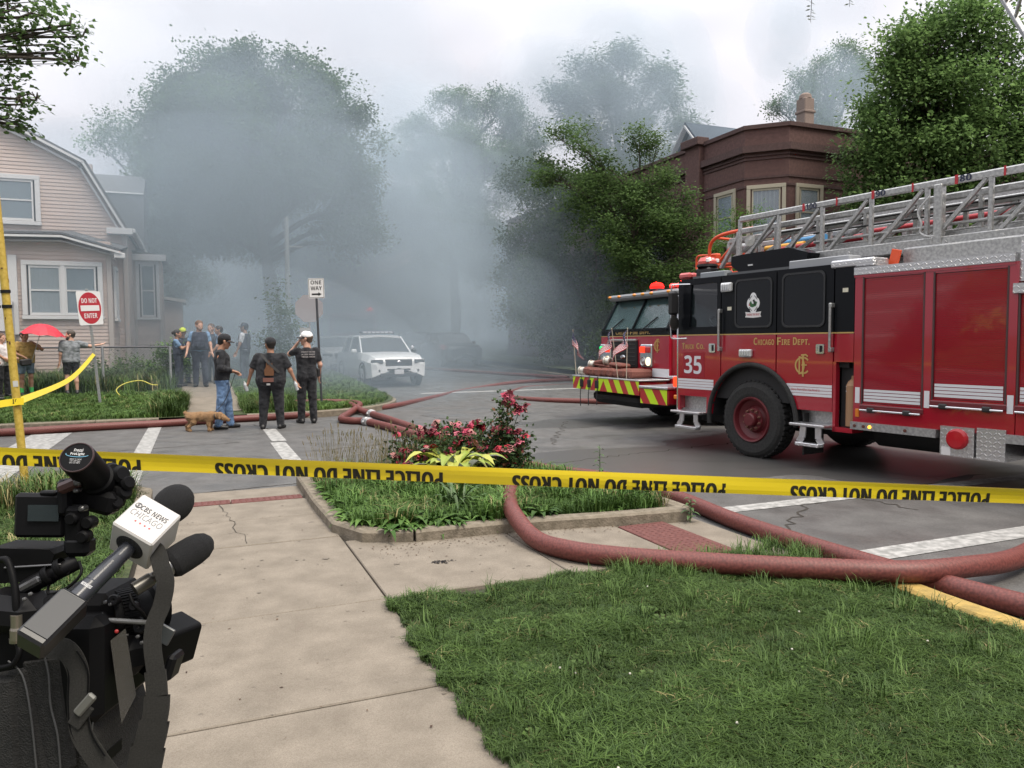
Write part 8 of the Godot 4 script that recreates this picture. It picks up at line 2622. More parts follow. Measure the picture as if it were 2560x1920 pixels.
	if q.has("beard"):
		var h2 := Geo.new()
		h2.append(limbs_mesh([[Vector3(-0.05, -0.055, 0.035), Vector3(0, -0.085, 0.062), 0.032, 0.036], [Vector3(0.05, -0.055, 0.035), Vector3(0, -0.085, 0.062), 0.032, 0.036]], 0.01, 0.02), hx)
		part("beard", h2, q.beard, o)
	if q.has("cap"):
		var cg := limbs_mesh([[Vector3(0, 0.058, -0.03), Vector3(0, 0.066, 0.006), 0.094, 0.09, [[Vector3(0, 0.045, 0), Vector3(0, -1, 0.1).normalized()]]]], 0.011, 0.02)
		var c2 := Geo.new()
		c2.append(cg, hx)
		var cap := part("cap", c2, q.cap, o)
		var br := Geo.new()
		var back: float = -1.0 if q.get("capback", false) else 1.0
		for i in 10:
			var a0 := deg_to_rad(-75 + 15.0 * i)
			var a1 := deg_to_rad(-60 + 15.0 * i)
			var e := func(a: float, r: float, y: float) -> Vector3: return Vector3(sin(a) * r * 0.95, y - 0.012 * absf(sin(a)) * 2.0, (cos(a) * r - 0.0) * back)
			br.quad(e.call(a0, 0.09, 0.052), e.call(a1, 0.09, 0.052), e.call(a1, 0.09 + 0.085 * cos(a1), 0.04), e.call(a0, 0.09 + 0.085 * cos(a0), 0.04), UP)
			br.quad(e.call(a0, 0.09, 0.046), e.call(a1, 0.09, 0.046), e.call(a1, 0.09 + 0.085 * cos(a1), 0.036), e.call(a0, 0.09 + 0.085 * cos(a0), 0.036), -UP)
		var b2 := Geo.new()
		b2.append(br, hx)
		part("cap_brim", b2, q.get("brim", q.cap), cap)
	o.set_meta("arms", arms)
	return o

func hand_at(o: Node3D, i: int, off := Vector3.ZERO) -> Vector3:
	var a: Array = o.get_meta("arms")[i]
	var d: Vector3 = ((a[2] as Vector3) - a[1]).normalized()
	return o.transform * (a[2] + d * 0.085 + off)

func cloth(a: Color, b: Color, sd := 3) -> StandardMaterial3D:
	var m := rough_mat(a, b, 3.0, 0.92, 0.4, 4, false, 0.02, 0.0, sd)
	m.rim_enabled = true
	m.rim = 0.12
	return m

func build_people() -> void:
	var fair := mat(0.5, 0.29, 0.21, 0.55)
	var tan_skin := mat(0.34, 0.18, 0.115, 0.55)
	var brown := mat(0.2, 0.105, 0.068, 0.55)
	var black := cloth(Color(0.008, 0.009, 0.012), Color(0.02, 0.021, 0.026))
	var navy := cloth(Color(0.012, 0.016, 0.03), Color(0.024, 0.03, 0.052))
	var blue_shirt := cloth(Color(0.11, 0.19, 0.31), Color(0.16, 0.26, 0.4))
	var shoe := mat(0.012, 0.012, 0.013, 0.5)
	var dark_hair := mat(0.012, 0.009, 0.008, 0.6)
	# three men in the street
	var m1 := person("man in black jacket, jeans and black cap standing over the tan dog", Vector3(0.44, 0, -15.68), 88.0, {"h": 1.82, "g": 1.14, "w": 1.06, "skin": tan_skin, "top": black, "topname": "jacket", "sleeve": 2.0, "loose": 0.014, "hem": 0.9, "pants": cloth(Color(0.07, 0.13, 0.25), Color(0.14, 0.23, 0.38)), "shoe": shoe,
		"hair": dark_hair, "cap": black, "nod": 14.0, "yaw": 6.0, "L": Vector3(0.1, 1.06, 0.2), "R": Vector3(-0.14, 1.08, 0.17), "Lh": Vector3(0.6, -0.4, -0.6), "Rh": Vector3(-0.7, -0.3, -0.7), "feet": [Vector3(0.1, 0.08, 0.12), Vector3(-0.1, 0.08, -0.09)], "headoff": Vector3(0, -0.01, 0.05)})
	var patch := Geo.new()
	patch.ball(Vector3(-0.262, 1.33, -0.035), Vector3(0.012, 0.055, 0.045), 10)
	part("shoulder_patch", patch, mat(0.5, 0.22, 0.14, 0.7), m1)
	var m2 := person("heavy man in black printed shirt seen from behind, strap across his back", Vector3(1.3, 0, -15.26), 160.0, {"h": 1.74, "g": 1.5, "w": 1.32, "skin": tan_skin, "top": black, "sleeve": 0.82, "loose": 0.018, "hem": 0.8, "pants": black, "shoe": shoe, "hair": dark_hair, "cap": black, "yaw": 38.0, "L": Vector3(0.47, 0.86, 0.06), "R": Vector3(-0.47, 0.87, 0.08), "Lh": Vector3(0.7, 0, -0.8), "Rh": Vector3(-0.7, 0, -0.8), "feet": [Vector3(0.17, 0.08, -0.02), Vector3(-0.16, 0.08, 0.03)]})
	var st := Geo.new()
	st.ribbon(smooth_path([Vector3(-0.16, 1.46, -0.09), Vector3(0.0, 1.3, -0.19), Vector3(0.2, 1.1, -0.172)].map(func(p: Vector3) -> Vector3: return Vector3(-p.x, p.y, p.z)), 5), 0.045, Vector3(0, 0, -1), 0.006)
	part("strap", st, mat(0.05, 0.05, 0.05, 0.8), m2)
	var back := Transform3D(Basis(Vector3(-1, 0, 0), UP, Vector3(0, 0, -1)), Vector3(0.0, 1.02, -0.187))
	var fl := Geo.new()
	fl.prism(PackedVector2Array([Vector2(-0.1, 0), Vector2(-0.11, 0.12), Vector2(-0.07, 0.2), Vector2(-0.06, 0.3), Vector2(-0.025, 0.22), Vector2(0.0, 0.36), Vector2(0.035, 0.24), Vector2(0.07, 0.3), Vector2(0.085, 0.18), Vector2(0.11, 0.1), Vector2(0.1, 0)]), 0, 0.004, back * Transform3D(Basis.from_scale(Vector3(0.85, 0.85, 1)), Vector3(0.02, 0.02, 0)))
	part("shirt_print", fl, rough_mat(Color(0.05, 0.014, 0.012), Color(0.26, 0.14, 0.05), 14.0, 0.9, 0.0, 3, false), m2)
	part("shirt_print", bx(back * Vector3(0, -0.06, 0.001), Vector3(0.2, 0.08, 0.005)), mat(0.16, 0.07, 0.055, 0.9), m2)
	part("shirt_print", bx(back * Vector3(0, -0.145, 0.001), Vector3(0.07, 0.035, 0.005)), mat(0.35, 0.35, 0.35, 0.9), m2)
	var m3 := person("man in black shirt and white cap drinking beside the one way sign pole", Vector3(2.07, 0, -16.0), 187.0, {"h": 1.86, "g": 1.04, "w": 1.05, "skin": fair, "top": black, "sleeve": 0.75, "pants": black, "shoe": shoe, "hair": mat(0.1, 0.07, 0.05, 0.7), "cap": mat(0.7, 0.7, 0.7, 0.8), "brim": black, "yaw": 62.0, "L": Vector3(0.13, 1.54, 0.17), "Lh": Vector3(0.6, -1, 0.1), "R": Vector3(-0.26, 0.9, 0.1), "feet": [Vector3(0.11, 0.08, 0.05), Vector3(-0.11, 0.08, -0.03)]})
	var bt := Transform3D(Basis(Vector3(-1, 0, 0), UP, Vector3(0, 0, -1)), Vector3(0, 1.2, -0.143))
	for r in [[0.17, "I FOUGHT THE FIRE"], [0.12, "A CITY SHIFT"], [0.075, "TRUCK CREW"]]:
		var tg := Geo.new()
		letters(tg, r[1], bt * Vector3(-0.13, r[0], 0), bt.basis.x, bt.basis.y, 0.26, 0.026)
		part("shirt_lettering", tg, mat(0.35, 0.33, 0.33, 0.9), m3)
	part("radio_pouch", bx(Vector3(-0.21, 0.98, -0.02), Vector3(0.07, 0.17, 0.1), 0.02), shoe, m3)
	var cup := Geo.new()
	cup.rod(Vector3.ZERO, Vector3(0, 0.12, 0), 0.032, 0.042, 12)
	var c1 := solo("paper_cup", cup, mat(0.75, 0.75, 0.74, 0.6), "white paper cup lifted to the mouth of the man in white cap", "cup")
	c1.position = hand_at(m3, 0, Vector3(0.0, 0.0, 0.03)); c1.rotation = Vector3(0.8, 0.5, 0)
	for i in 2:
		var bg := Geo.new()
		bg.lathe(Vector3.ZERO, UP, [[0.0, 0.0], [0.032, 0.0], [0.033, 0.13], [0.014, 0.17], [0.014, 0.19], [0.0, 0.19]], 12)
		var b := solo("water_bottle", bg, mat(0.55, 0.58, 0.6, 0.15), ["clear water bottle in the left hand of the heavy man", "clear water bottle in the right hand of the heavy man"][i], "bottle")
		b.position = hand_at(m2, i, Vector3(0, -0.08, 0)); b.rotation = Vector3(0.2, 0, 0.3)
	# police officers on the far pavement
	var y := yard_h(-24.0) + 0.02
	person("policewoman in pale blue shirt and dark vest with raised hands, leftmost of the officers", Vector3(-0.5, y, -23.95), 75.0, {"h": 1.63, "g": 1.02, "skin": tan_skin, "top": blue_shirt, "sleeve": 0.7, "vest": navy, "pants": navy, "shoe": shoe, "hair": dark_hair, "bun": true, "L": Vector3(0.12, 1.28, 0.36), "R": Vector3(-0.06, 1.3, 0.36), "Lh": Vector3(0.4, -1, -0.2), "Rh": Vector3(-0.4, -1, -0.2)})
	person("tall policeman in blue shirt and bulky dark vest facing the street", Vector3(0.08, y, -23.7), 2.0, {"h": 1.89, "g": 1.18, "w": 1.1, "skin": fair, "top": blue_shirt, "sleeve": 0.75, "vest": navy, "pants": navy, "shoe": shoe, "hair": mat(0.12, 0.06, 0.03, 0.7), "beard": mat(0.14, 0.08, 0.05, 0.7), "yaw": 20.0, "nod": 8.0, "L": Vector3(0.3, 0.86, 0.14), "R": Vector3(-0.33, 0.9, 0.12)})
	person("policeman in pale blue shirt turned left behind the tall policeman", Vector3(0.62, y, -24.7), -85.0, {"h": 1.76, "g": 1.1, "skin": tan_skin, "top": blue_shirt, "sleeve": 0.75, "vest": navy, "pants": navy, "shoe": shoe, "hair": dark_hair, "L": Vector3(0.2, 0.95, 0.25), "R": Vector3(-0.2, 0.95, 0.25)})
	person("policeman mostly hidden behind the tall policeman's shoulder", Vector3(0.42, y, -25.4), -30.0, {"h": 1.84, "g": 1.1, "skin": fair, "top": blue_shirt, "sleeve": 0.75, "vest": navy, "pants": navy, "shoe": shoe, "hair": mat(0.1, 0.06, 0.04, 0.7)})
	person("person in yellow cap looking out behind the policewoman", Vector3(-0.38, y, -25.1), 20.0, {"h": 1.7, "skin": tan_skin, "top": navy, "sleeve": 2.0, "pants": navy, "shoe": shoe, "hair": dark_hair, "cap": mat(0.5, 0.6, 0.04, 0.6)})
	person("police sergeant in white shirt, dark vest and cap turned away to the left", Vector3(1.42, y, -25.9), -118.0, {"h": 1.87, "g": 1.06, "skin": tan_skin, "top": mat(0.62, 0.64, 0.68, 0.9), "sleeve": 0.75, "vest": navy, "pants": navy, "shoe": shoe, "hair": dark_hair, "cap": navy, "L": Vector3(0.25, 0.88, 0.14), "R": Vector3(-0.24, 0.88, 0.12)})
	# onlookers by the wire fence
	var f := yard_h(-22.5) + 0.03
	person("bearded man in grey shirt and black shorts pointing right at the fence", Vector3(-3.0, f, -22.4), 196.0, {"h": 1.64, "g": 1.16, "w": 1.1, "skin": fair, "top": cloth(Color(0.17, 0.185, 0.2), Color(0.24, 0.255, 0.275)), "sleeve": 0.8, "loose": 0.016, "hem": 0.82, "pants": black, "leg": 0.56, "shoe": shoe, "hair": mat(0.06, 0.045, 0.035, 0.7), "beard": mat(0.07, 0.05, 0.04, 0.7), "yaw": 75.0, "R": Vector3(-0.72, 1.36, 0.02), "Rh": Vector3(0, -1, -0.3), "L": Vector3(0.28, 0.83, 0.02)})
	var wm := person("woman in mustard top and denim shorts with green socks under the red umbrella", Vector3(-4.02, f, -22.5), 35.0, {"h": 1.62, "g": 1.22, "w": 0.98, "skin": tan_skin, "top": cloth(Color(0.3, 0.19, 0.05), Color(0.42, 0.28, 0.09)), "sleeve": 0.8, "loose": 0.016, "hem": 0.74, "pants": cloth(Color(0.08, 0.12, 0.16), Color(0.14, 0.19, 0.24)), "leg": 0.6, "shoe": shoe, "sock": mat(0.05, 0.4, 0.1, 0.8), "hair": dark_hair, "bun": true, "yaw": 10.0, "L": Vector3(0.16, 1.42, 0.2), "Lh": Vector3(1, -0.8, -0.2), "R": Vector3(-0.16, 1.06, 0.26), "Rh": Vector3(-1, -0.4, -0.4)})
	person("woman in white top holding her hands together beside the umbrella", Vector3(-4.42, f, -22.0), 60.0, {"h": 1.56, "g": 1.2, "skin": fair, "top": cloth(Color(0.5, 0.46, 0.47), Color(0.62, 0.58, 0.58)), "sleeve": 0.5, "loose": 0.02, "hem": 0.82, "pants": black, "shoe": shoe, "hair": mat(0.1, 0.05, 0.03, 0.7), "bun": true, "L": Vector3(0.1, 1.08, 0.28), "R": Vector3(-0.1, 1.06, 0.26)})
	person("man in black shirt and dark shorts half hidden behind the yellow pole", Vector3(-4.48, f - 0.02, -21.1), 70.0, {"h": 1.72, "g": 1.12, "skin": tan_skin, "top": black, "sleeve": 0.85, "loose": 0.02, "hem": 0.8, "pants": black, "leg": 0.5, "shoe": shoe, "hair": dark_hair, "L": Vector3(0.14, 1.0, 0.24), "R": Vector3(-0.18, 0.98, 0.22)})
	person("person in grey shorts cut off by the left edge of the view", Vector3(-5.02, f - 0.02, -20.9), 85.0, {"h": 1.7, "g": 1.1, "skin": tan_skin, "top": cloth(Color(0.03, 0.03, 0.032), Color(0.06, 0.06, 0.062)), "sleeve": 0.85, "hem": 0.8, "pants": cloth(Color(0.13, 0.13, 0.14), Color(0.2, 0.2, 0.21)), "leg": 0.5, "shoe": shoe, "hair": dark_hair})
	# what they carry
	var um := thing("umbrella", "open red umbrella with scalloped rim tilted over the woman in mustard", "umbrella", hand_at(wm, 1) + Vector3(0.1, 0.0, 0))
	var ug := Geo.new()
	var sp := Vector3(0.28, 0.86, -0.1)
	var tilt := Basis(Vector3(0, 0, 1), -0.12)
	for i in 16:
		for k in 5:
			var P := func(ii: int, kk: int) -> Vector3:
				var a := TAU * ii / 16.0
				var t := kk / 5.0
				var r := 0.52 * t * (1.0 if ii % 2 == 0 else 1.0 - 0.1 * t * t)
				return sp + tilt * Vector3(cos(a) * r, -0.3 * t * t + (0.0 if ii % 2 == 0 else 0.035 * t), sin(a) * r)
			ug.quad(P.call(i, k), P.call(i + 1, k), P.call(i + 1, k + 1), P.call(i, k + 1), UP)
	var red_cloth := mat(0.55, 0.02, 0.045, 0.6)
	red_cloth.backlight_enabled = true
	red_cloth.backlight = Color(0.5, 0.5, 0.5)
	part("canopy", ug, red_cloth, um)
	var ur := Geo.new()
	ur.rod(Vector3(0, -0.1, 0), sp + Vector3(0, 0.06, 0), 0.008)
	part("shaft", ur, mat(0.3, 0.3, 0.3, 0.3, 0.8), um)
	var hb := solo("handbag", bx(Vector3.ZERO, Vector3(0.26, 0.17, 0.1), 0.03), mat(0.015, 0.014, 0.014, 0.5), "small black handbag held before the mustard top", "bag")
	hb.position = hand_at(wm, 1) + Vector3(-0.02, -0.1, 0.06)
	hb.rotation = Vector3(0, 0.5, 0.1)
	build_dog(m1)

func build_dog(m1: Node3D) -> void:
	var fur := rough_mat(Color(0.2, 0.11, 0.05), Color(0.34, 0.21, 0.11), 4.0, 0.9, 0.6, 4, false)
	var d := thing("dog", "stocky tan dog with short legs sniffing the road behind the man in jeans", "dog", Vector3(0.03, 0, -15.45), deg_to_rad(72))
	var b := [[Vector3(0, 0.28, -0.2), Vector3(0, 0.275, 0.0), 0.085, 0.088], [Vector3(0, 0.275, 0.0), Vector3(0, 0.265, 0.17), 0.088, 0.098], [Vector3(0, 0.3, 0.2), Vector3(0, 0.29, 0.33), 0.075, 0.06], [Vector3(0, 0.285, 0.36), Vector3(0, 0.25, 0.42), 0.07, 0.055], [Vector3(0, 0.235, 0.44), Vector3(0, 0.205, 0.51), 0.042, 0.034], [Vector3(0, 0.3, -0.24), Vector3(0, 0.35, -0.29), 0.035, 0.022], [Vector3(0, 0.35, -0.29), Vector3(0, 0.38, -0.27), 0.02, 0.012]]
	for s in [-1.0, 1.0]:
		b.append([Vector3(0.055 * s, 0.26, 0.16), Vector3(0.065 * s, 0.13, 0.16), 0.06, 0.032])
		b.append([Vector3(0.065 * s, 0.13, 0.16), Vector3(0.065 * s, 0.03, 0.17), 0.03, 0.024])
		b.append([Vector3(0.065 * s, 0.02, 0.17), Vector3(0.065 * s, 0.018, 0.2), 0.026, 0.02])
		var z: float = -0.04 * s
		b.append([Vector3(0.05 * s, 0.26, -0.18 + z), Vector3(0.07 * s, 0.17, -0.15 + z), 0.075, 0.045])
		b.append([Vector3(0.07 * s, 0.17, -0.15 + z), Vector3(0.068 * s, 0.09, -0.24 + z), 0.042, 0.026])
		b.append([Vector3(0.068 * s, 0.09, -0.24 + z), Vector3(0.068 * s, 0.025, -0.235 + z), 0.025, 0.022])
		b.append([Vector3(0.068 * s, 0.02, -0.235 + z), Vector3(0.068 * s, 0.018, -0.2 + z), 0.026, 0.02])
		b.append([Vector3(0.06 * s, 0.32, 0.36), Vector3(0.085 * s, 0.24, 0.37), 0.022, 0.016])
	part("body", limbs_mesh(b, 0.012, 0.04, 0.5), fur, d)
	for s in [-1.0, 1.0]:
		var e := Geo.new()
		e.ball(Vector3(0.035 * s, 0.285, 0.44), Vector3(0.01, 0.01, 0.008), 8)
		part("eye", e, mat(0.01, 0.01, 0.01, 0.2), d)
	var n := Geo.new()
	n.ball(Vector3(0, 0.212, 0.542), Vector3(0.016, 0.012, 0.012), 8)
	part("nose", n, mat(0.02, 0.015, 0.014, 0.4), d)
	var cl := Geo.new()
	cl.lathe(Vector3(0, 0.285, 0.27), Vector3(0, 0.15, 1), [[0.07, -0.012], [0.076, 0.0], [0.07, 0.012]], 18)
	part("collar", cl, mat(0.02, 0.02, 0.022, 0.6), d)
	var lg := Geo.new()
	var p0 := d.transform * Vector3(0, 0.35, 0.26)
	var p1 := hand_at(m1, 1)
	lg.tube(smooth_path([p0, p0.lerp(p1, 0.5) + Vector3(0, -0.14, 0), p1], 6), 0.006, 5)
	solo("leash", lg, mat(0.015, 0.015, 0.016, 0.7), "thin black leash from the dog's collar to the man in jeans", "leash")

# ---------- news camera in the foreground ----------
func build_tv_camera() -> void:
	var k := mat(0.0045, 0.0045, 0.005, 0.5)
	k.metallic_specular = 0.22
	var k2 := mat(0.007, 0.007, 0.008, 0.4)
	k2.metallic_specular = 0.25
	var matte := rough_mat(Color(0.006, 0.006, 0.007), Color(0.016, 0.016, 0.018), 9.0, 0.8, 0.3, 4, false)
	var foam := rough_mat(Color(0.006, 0.006, 0.007), Color(0.02, 0.02, 0.022), 40.0, 0.98, 0.4, 3, false)
	var web := rough_mat(Color(0.024, 0.023, 0.02), Color(0.043, 0.041, 0.036), 30.0, 0.9, 0.25, 3, false)
	var bag := rough_mat(Color(0.007, 0.007, 0.007), Color(0.017, 0.0165, 0.0155), 8.0, 0.85, 0.12, 4, false)
	var metal := mat(0.4, 0.4, 0.41, 0.3, 0.9)
	var print_m := mat(0.5, 0.5, 0.5, 0.6)
	var O := thing("television_camera", "black shoulder television camera with top light, foam microphone and olive strap in the left foreground", "camera", Vector3(-0.1346, 1.3308, -1.0663))
	O.rotation_degrees = Vector3(-3.2, -22.5, -0.4)
	# lamp head on top: its round back carries the maker's print
	var ax := (Vector3(0.0029, 0.1814, 0.0300) - Vector3(-0.0046, 0.1357, -0.0450)).normalized()
	var f0 := Vector3(0.0029, 0.1814, 0.0300)
	var lg := Geo.new()
	lg.lathe(f0, -ax, [[0.0, 0.0], [0.0195, 0.0], [0.0205, 0.0015], [0.0205, 0.05], [0.0185, 0.052], [0.0185, 0.058], [0.0215, 0.06], [0.0215, 0.078], [0.019, 0.08], [0.0, 0.08]], 36)
	var lamp := part("lamp_head", lg, k, O)
	var ex := Vector3.UP.cross(ax).normalized()
	var ey := ax.cross(ex)
	ex = ex.rotated(ax, -0.06); ey = ey.rotated(ax, -0.06)
	var rim := Geo.new()
	rim.lathe(f0 + ax * 0.0004, ax, [[0.0182, 0.0], [0.0186, 0.0006], [0.0195, 0.0006], [0.0203, -0.001]], 36)
	part("lamp_rim", rim, mat(0.05, 0.03, 0.03, 0.35, 0.5), lamp)
	var tx := Geo.new()
	for l in [["Frezzi", 0.0075, 0.0105, 0.0042, true], ["ProLight", 0.0018, 0.0165, 0.0045, true], ["INPUT 12-14VDC", -0.0035, 0.014, 0.0016, false], ["USE LAMP MAX", -0.0059, 0.012, 0.0016, false], ["USE 12.0 AMPS", -0.0083, 0.012, 0.0016, false]]:
		letters(tx, l[0], f0 + ax * 0.0006 + ey * l[1] - ex * l[2] / 2, ex, ey, l[2], l[3], l[4])
	part("lamp_lettering", tx, print_m, lamp)
	var sw := Geo.new()
	var swp := []
	for i in 13: swp.append(f0 + ax * 0.0006 + ey * (0.0038 + 0.0034 * sin(TAU * i / 24.0 + 2.9)) + ex * 0.0135 * cos(TAU * i / 24.0 + 2.9))
	sw.ribbon(swp, 0.0007, ax, 0.0002)
	part("lamp_swoosh", sw, mat(0.12, 0.3, 0.42, 0.6), lamp)
	part("lamp_yoke", bx(Vector3(-0.0075, 0.1221, -0.0300), Vector3(0.06, 0.03, 0.03), 0.006, Basis(Vector3(0, 0, 1), -0.25)), k, O)
	part("lamp_bracket", bx(Vector3(-0.0290, 0.1291, 0.0000), Vector3(0.012, 0.045, 0.02), 0.004), k2, O)
	part("lamp_bracket", bx(Vector3(-0.0180, 0.1450, 0.0050), Vector3(0.03, 0.014, 0.02), 0.004, Basis(Vector3(0, 0, 1), 0.4)), mat(0.05, 0.02, 0.018, 0.4), O)
	for p in [[Vector3(-0.0051, 0.1489, 0.0160), 0.0045], [Vector3(-0.0019, 0.1159, 0.0120), 0.004], [Vector3(-0.0078, 0.1387, 0.0140), 0.003]]:
		var g := Geo.new()
		g.lathe(p[0], Vector3(0, 0, 1), [[p[1], -0.01], [p[1], 0.0], [p[1] * 0.6, 0.002], [0.0, 0.002]], 12)
		part("bolt", g, mat(0.1, 0.1, 0.1, 0.3, 0.8), O)
	for p in [[Vector3(0.0174, 0.1509, -0.0400), 0.012], [Vector3(0.0267, 0.1403, -0.0400), 0.01], [Vector3(0.0214, 0.1285, -0.0400), 0.011], [Vector3(0.0161, 0.1168, -0.0300), 0.01], [Vector3(0.0029, 0.1543, -0.0450), 0.012]]:
		var g := Geo.new()
		g.lathe(p[0], Vector3(0.8, 0.3, 0.5), [[0.0, -p[1]], [p[1], -p[1] * 0.8], [p[1], p[1] * 0.6], [p[1] * 0.7, p[1]], [0.0, p[1]]], 14)
		part("lamp_knob", g, k, O)
	part("barn_door", bx(Vector3(0.0068, 0.1285, -0.0400), Vector3(0.042, 0.035, 0.02), 0.006, Basis(Vector3(0, 0, 1), -0.3)), k, O)
	# flip-out screen
	var scr := part("screen_housing", bx(Vector3(-0.0582, 0.1063, 0.0000), Vector3(0.06, 0.055, 0.014), 0.004, Basis(UP, 0.12) * Basis(Vector3(0, 0, 1), -0.03)), k2, O)
	part("screen", bx(Vector3(-0.0501, 0.1104, 0.0090), Vector3(0.036, 0.02, 0.002), 0.0, Basis(UP, 0.12) * Basis(Vector3(0, 0, 1), -0.03)), mat(0.02, 0.028, 0.03, 0.06), scr)
	part("screen_lug", bx(Vector3(-0.0480, 0.1342, 0.0000), Vector3(0.02, 0.006, 0.012), 0.002), k2, scr)
	part("hinge_column", bx(Vector3(-0.0138, 0.0911, 0.0000), Vector3(0.024, 0.055, 0.022), 0.005), k, O)
	part("hinge_column", bx(Vector3(-0.0100, 0.0683, 0.0000), Vector3(0.032, 0.025, 0.026), 0.006), k2, O)
	for p in [Vector3(-0.0127, 0.1039, 0.0150), Vector3(0.0010, 0.0815, 0.0150), Vector3(0.0045, 0.0980, 0.0100)]:
		var g := Geo.new()
		g.lathe(p, Vector3(0, 0, 1), [[0.008, -0.012], [0.008, 0.0], [0.006, 0.003], [0.0, 0.003]], 14)
		part("hinge_knob", g, k, O)
	var hd := Geo.new()
	hd.prism(PackedVector2Array([Vector2(-0.052, 0.012), Vector2(-0.042, 0.02), Vector2(0.03, 0.016), Vector2(0.036, 0.01), Vector2(0.03, -0.006), Vector2(0.016, -0.022), Vector2(-0.036, -0.024), Vector2(-0.054, 0.0)]), -0.03, 0.02, Transform3D(Basis(Vector3(0, 0, 1), 0.03), Vector3(-0.0658, 0.0506, 0.0000)))
	part("eyecup_hood", hd, k, O)
	part("hood_edge", bx(Vector3(-0.0557, 0.0477, 0.0220), Vector3(0.07, 0.0025, 0.003), 0.001, Basis(Vector3(0, 0, 1), 0.06)), mat(0.07, 0.07, 0.075, 0.3), O)
	# carrying handle
	var hg := Geo.new()
	hg.tube(smooth_path([Vector3(-0.0817, 0.0056, 0.0200), Vector3(-0.0619, 0.0217, 0.0200), Vector3(-0.0351, 0.0366, 0.0150), Vector3(-0.0138, 0.0480, 0.0000)], 5), 0.0105, 14)
	part("handle", hg, k2, O)
	part("handle_button", bx(Vector3(-0.0531, 0.0276, 0.0300), Vector3(0.03, 0.01, 0.008), 0.003, Basis(Vector3(0, 0, 1), 0.5)), mat(0.05, 0.05, 0.052, 0.25), O)
	for p in [Vector3(-0.0210, 0.0457, 0.0220), Vector3(-0.0340, 0.0371, 0.0250)]:
		var g := Geo.new()
		g.lathe(p, Vector3(0.85, 0.48, -0.1), [[0.0112, -0.004], [0.0118, -0.002], [0.0118, 0.002], [0.0112, 0.004]], 18)
		part("handle_ring", g, k, O)
	# foam covered gun microphone
	var fx := (Vector3(0.1311, 0.0630, -0.0300) - Vector3(0.1028, 0.0442, 0.0000)).normalized()
	var fg := Geo.new()
	fg.lathe(Vector3(0.1015, 0.0430, 0.0000), fx, [[0.0, -0.001], [0.0165, 0.0], [0.0195, 0.006], [0.0198, 0.02], [0.0195, 0.034], [0.0175, 0.046], [0.0125, 0.055], [0.006, 0.0595], [0.0, 0.06]], 28)
	part("foam_windscreen", fg, foam, O)
	var mg := Geo.new()
	mg.lathe(Vector3(0.0673, 0.0189, 0.0000), fx, [[0.0, -0.012], [0.009, -0.01], [0.009, 0.012], [0.0072, 0.015], [0.0072, 0.028], [0.0115, 0.03], [0.0118, 0.042], [0.0105, 0.046]], 22)
	part("microphone_barrel", mg, mat(0.1, 0.095, 0.085, 0.35, 0.6), O)
	var mr := Geo.new()
	mr.lathe(Vector3(0.1027, 0.0437, 0.0010), fx, [[0.011, -0.012], [0.0125, -0.01], [0.0125, 0.0], [0.012, 0.002]], 22)
	part("microphone_ring", mr, mat(0.28, 0.28, 0.28, 0.35, 0.8), O)
	# body, lens and hood
	part("battery", bx(Vector3(-0.0727, -0.0039, 0.0300), Vector3(0.075, 0.045, 0.06), 0.014, Basis(Vector3(0, 0, 1), -0.1)), k2, O)
	part("camera_body", bx(Vector3(-0.0441, -0.0766, -0.0300), Vector3(0.16, 0.13, 0.14), 0.012), k, O)
	part("camera_body", bx(Vector3(-0.0130, -0.0221, -0.0400), Vector3(0.09, 0.06, 0.1), 0.012), k, O)
	var lx := Vector3(0.62, 0.0, -0.78)
	var zl := Geo.new()
	zl.lathe(Vector3(0.0265, -0.0270, -0.0300), lx, [[0.03, -0.02], [0.031, -0.012], [0.031, 0.012], [0.028, 0.014], [0.028, 0.03], [0.033, 0.034], [0.033, 0.05]], 32)
	for i in 46:
		var a := TAU * i / 46
		var u := lx.cross(UP).normalized()
		var d := u * cos(a) + UP * sin(a)
		zl.box(Vector3(0.0265, -0.0270, -0.0300) + d * 0.0315, Vector3(0.0025, 0.0025, 0.02), 0.0, Basis(d.cross(lx), d, -lx))
	part("zoom_ring", zl, k, O)
	var ln := Geo.new()
	ln.prism(rrect(-0.024, -0.028, 0.02, 0.028, 0.006), -0.05, 0.02, Transform3D(Basis(UP, -0.4) * Basis(Vector3(0, 0, 1), -0.32), Vector3(0.0676, -0.0736, -0.0400)))
	part("lens_hood", ln, k, O)
	part("hood_lip", bx(Vector3(0.1021, -0.0849, -0.0100), Vector3(0.012, 0.034, 0.03), 0.004, Basis(Vector3(0, 0, 1), -0.3)), k2, O)
	part("hood_flap", bx(Vector3(0.0914, -0.0407, 0.0000), Vector3(0.03, 0.022, 0.004), 0.001, Basis(Vector3(0, 0, 1), -0.5)), mat(0.06, 0.065, 0.07, 0.35), O)
	part("lens_grip", bx(Vector3(0.0420, -0.0731, -0.0200), Vector3(0.05, 0.05, 0.05), 0.014), k, O)
	part("focus_rod", bx(Vector3(0.0546, -0.0236, 0.0100), Vector3(0.05, 0.006, 0.006), 0.002, Basis(Vector3(0, 0, 1), -0.06)), mat(0.09, 0.09, 0.09, 0.25), O)
	part("lower_box", bx(Vector3(0.0058, -0.1973, -0.0200), Vector3(0.035, 0.03, 0.05), 0.008), k, O)
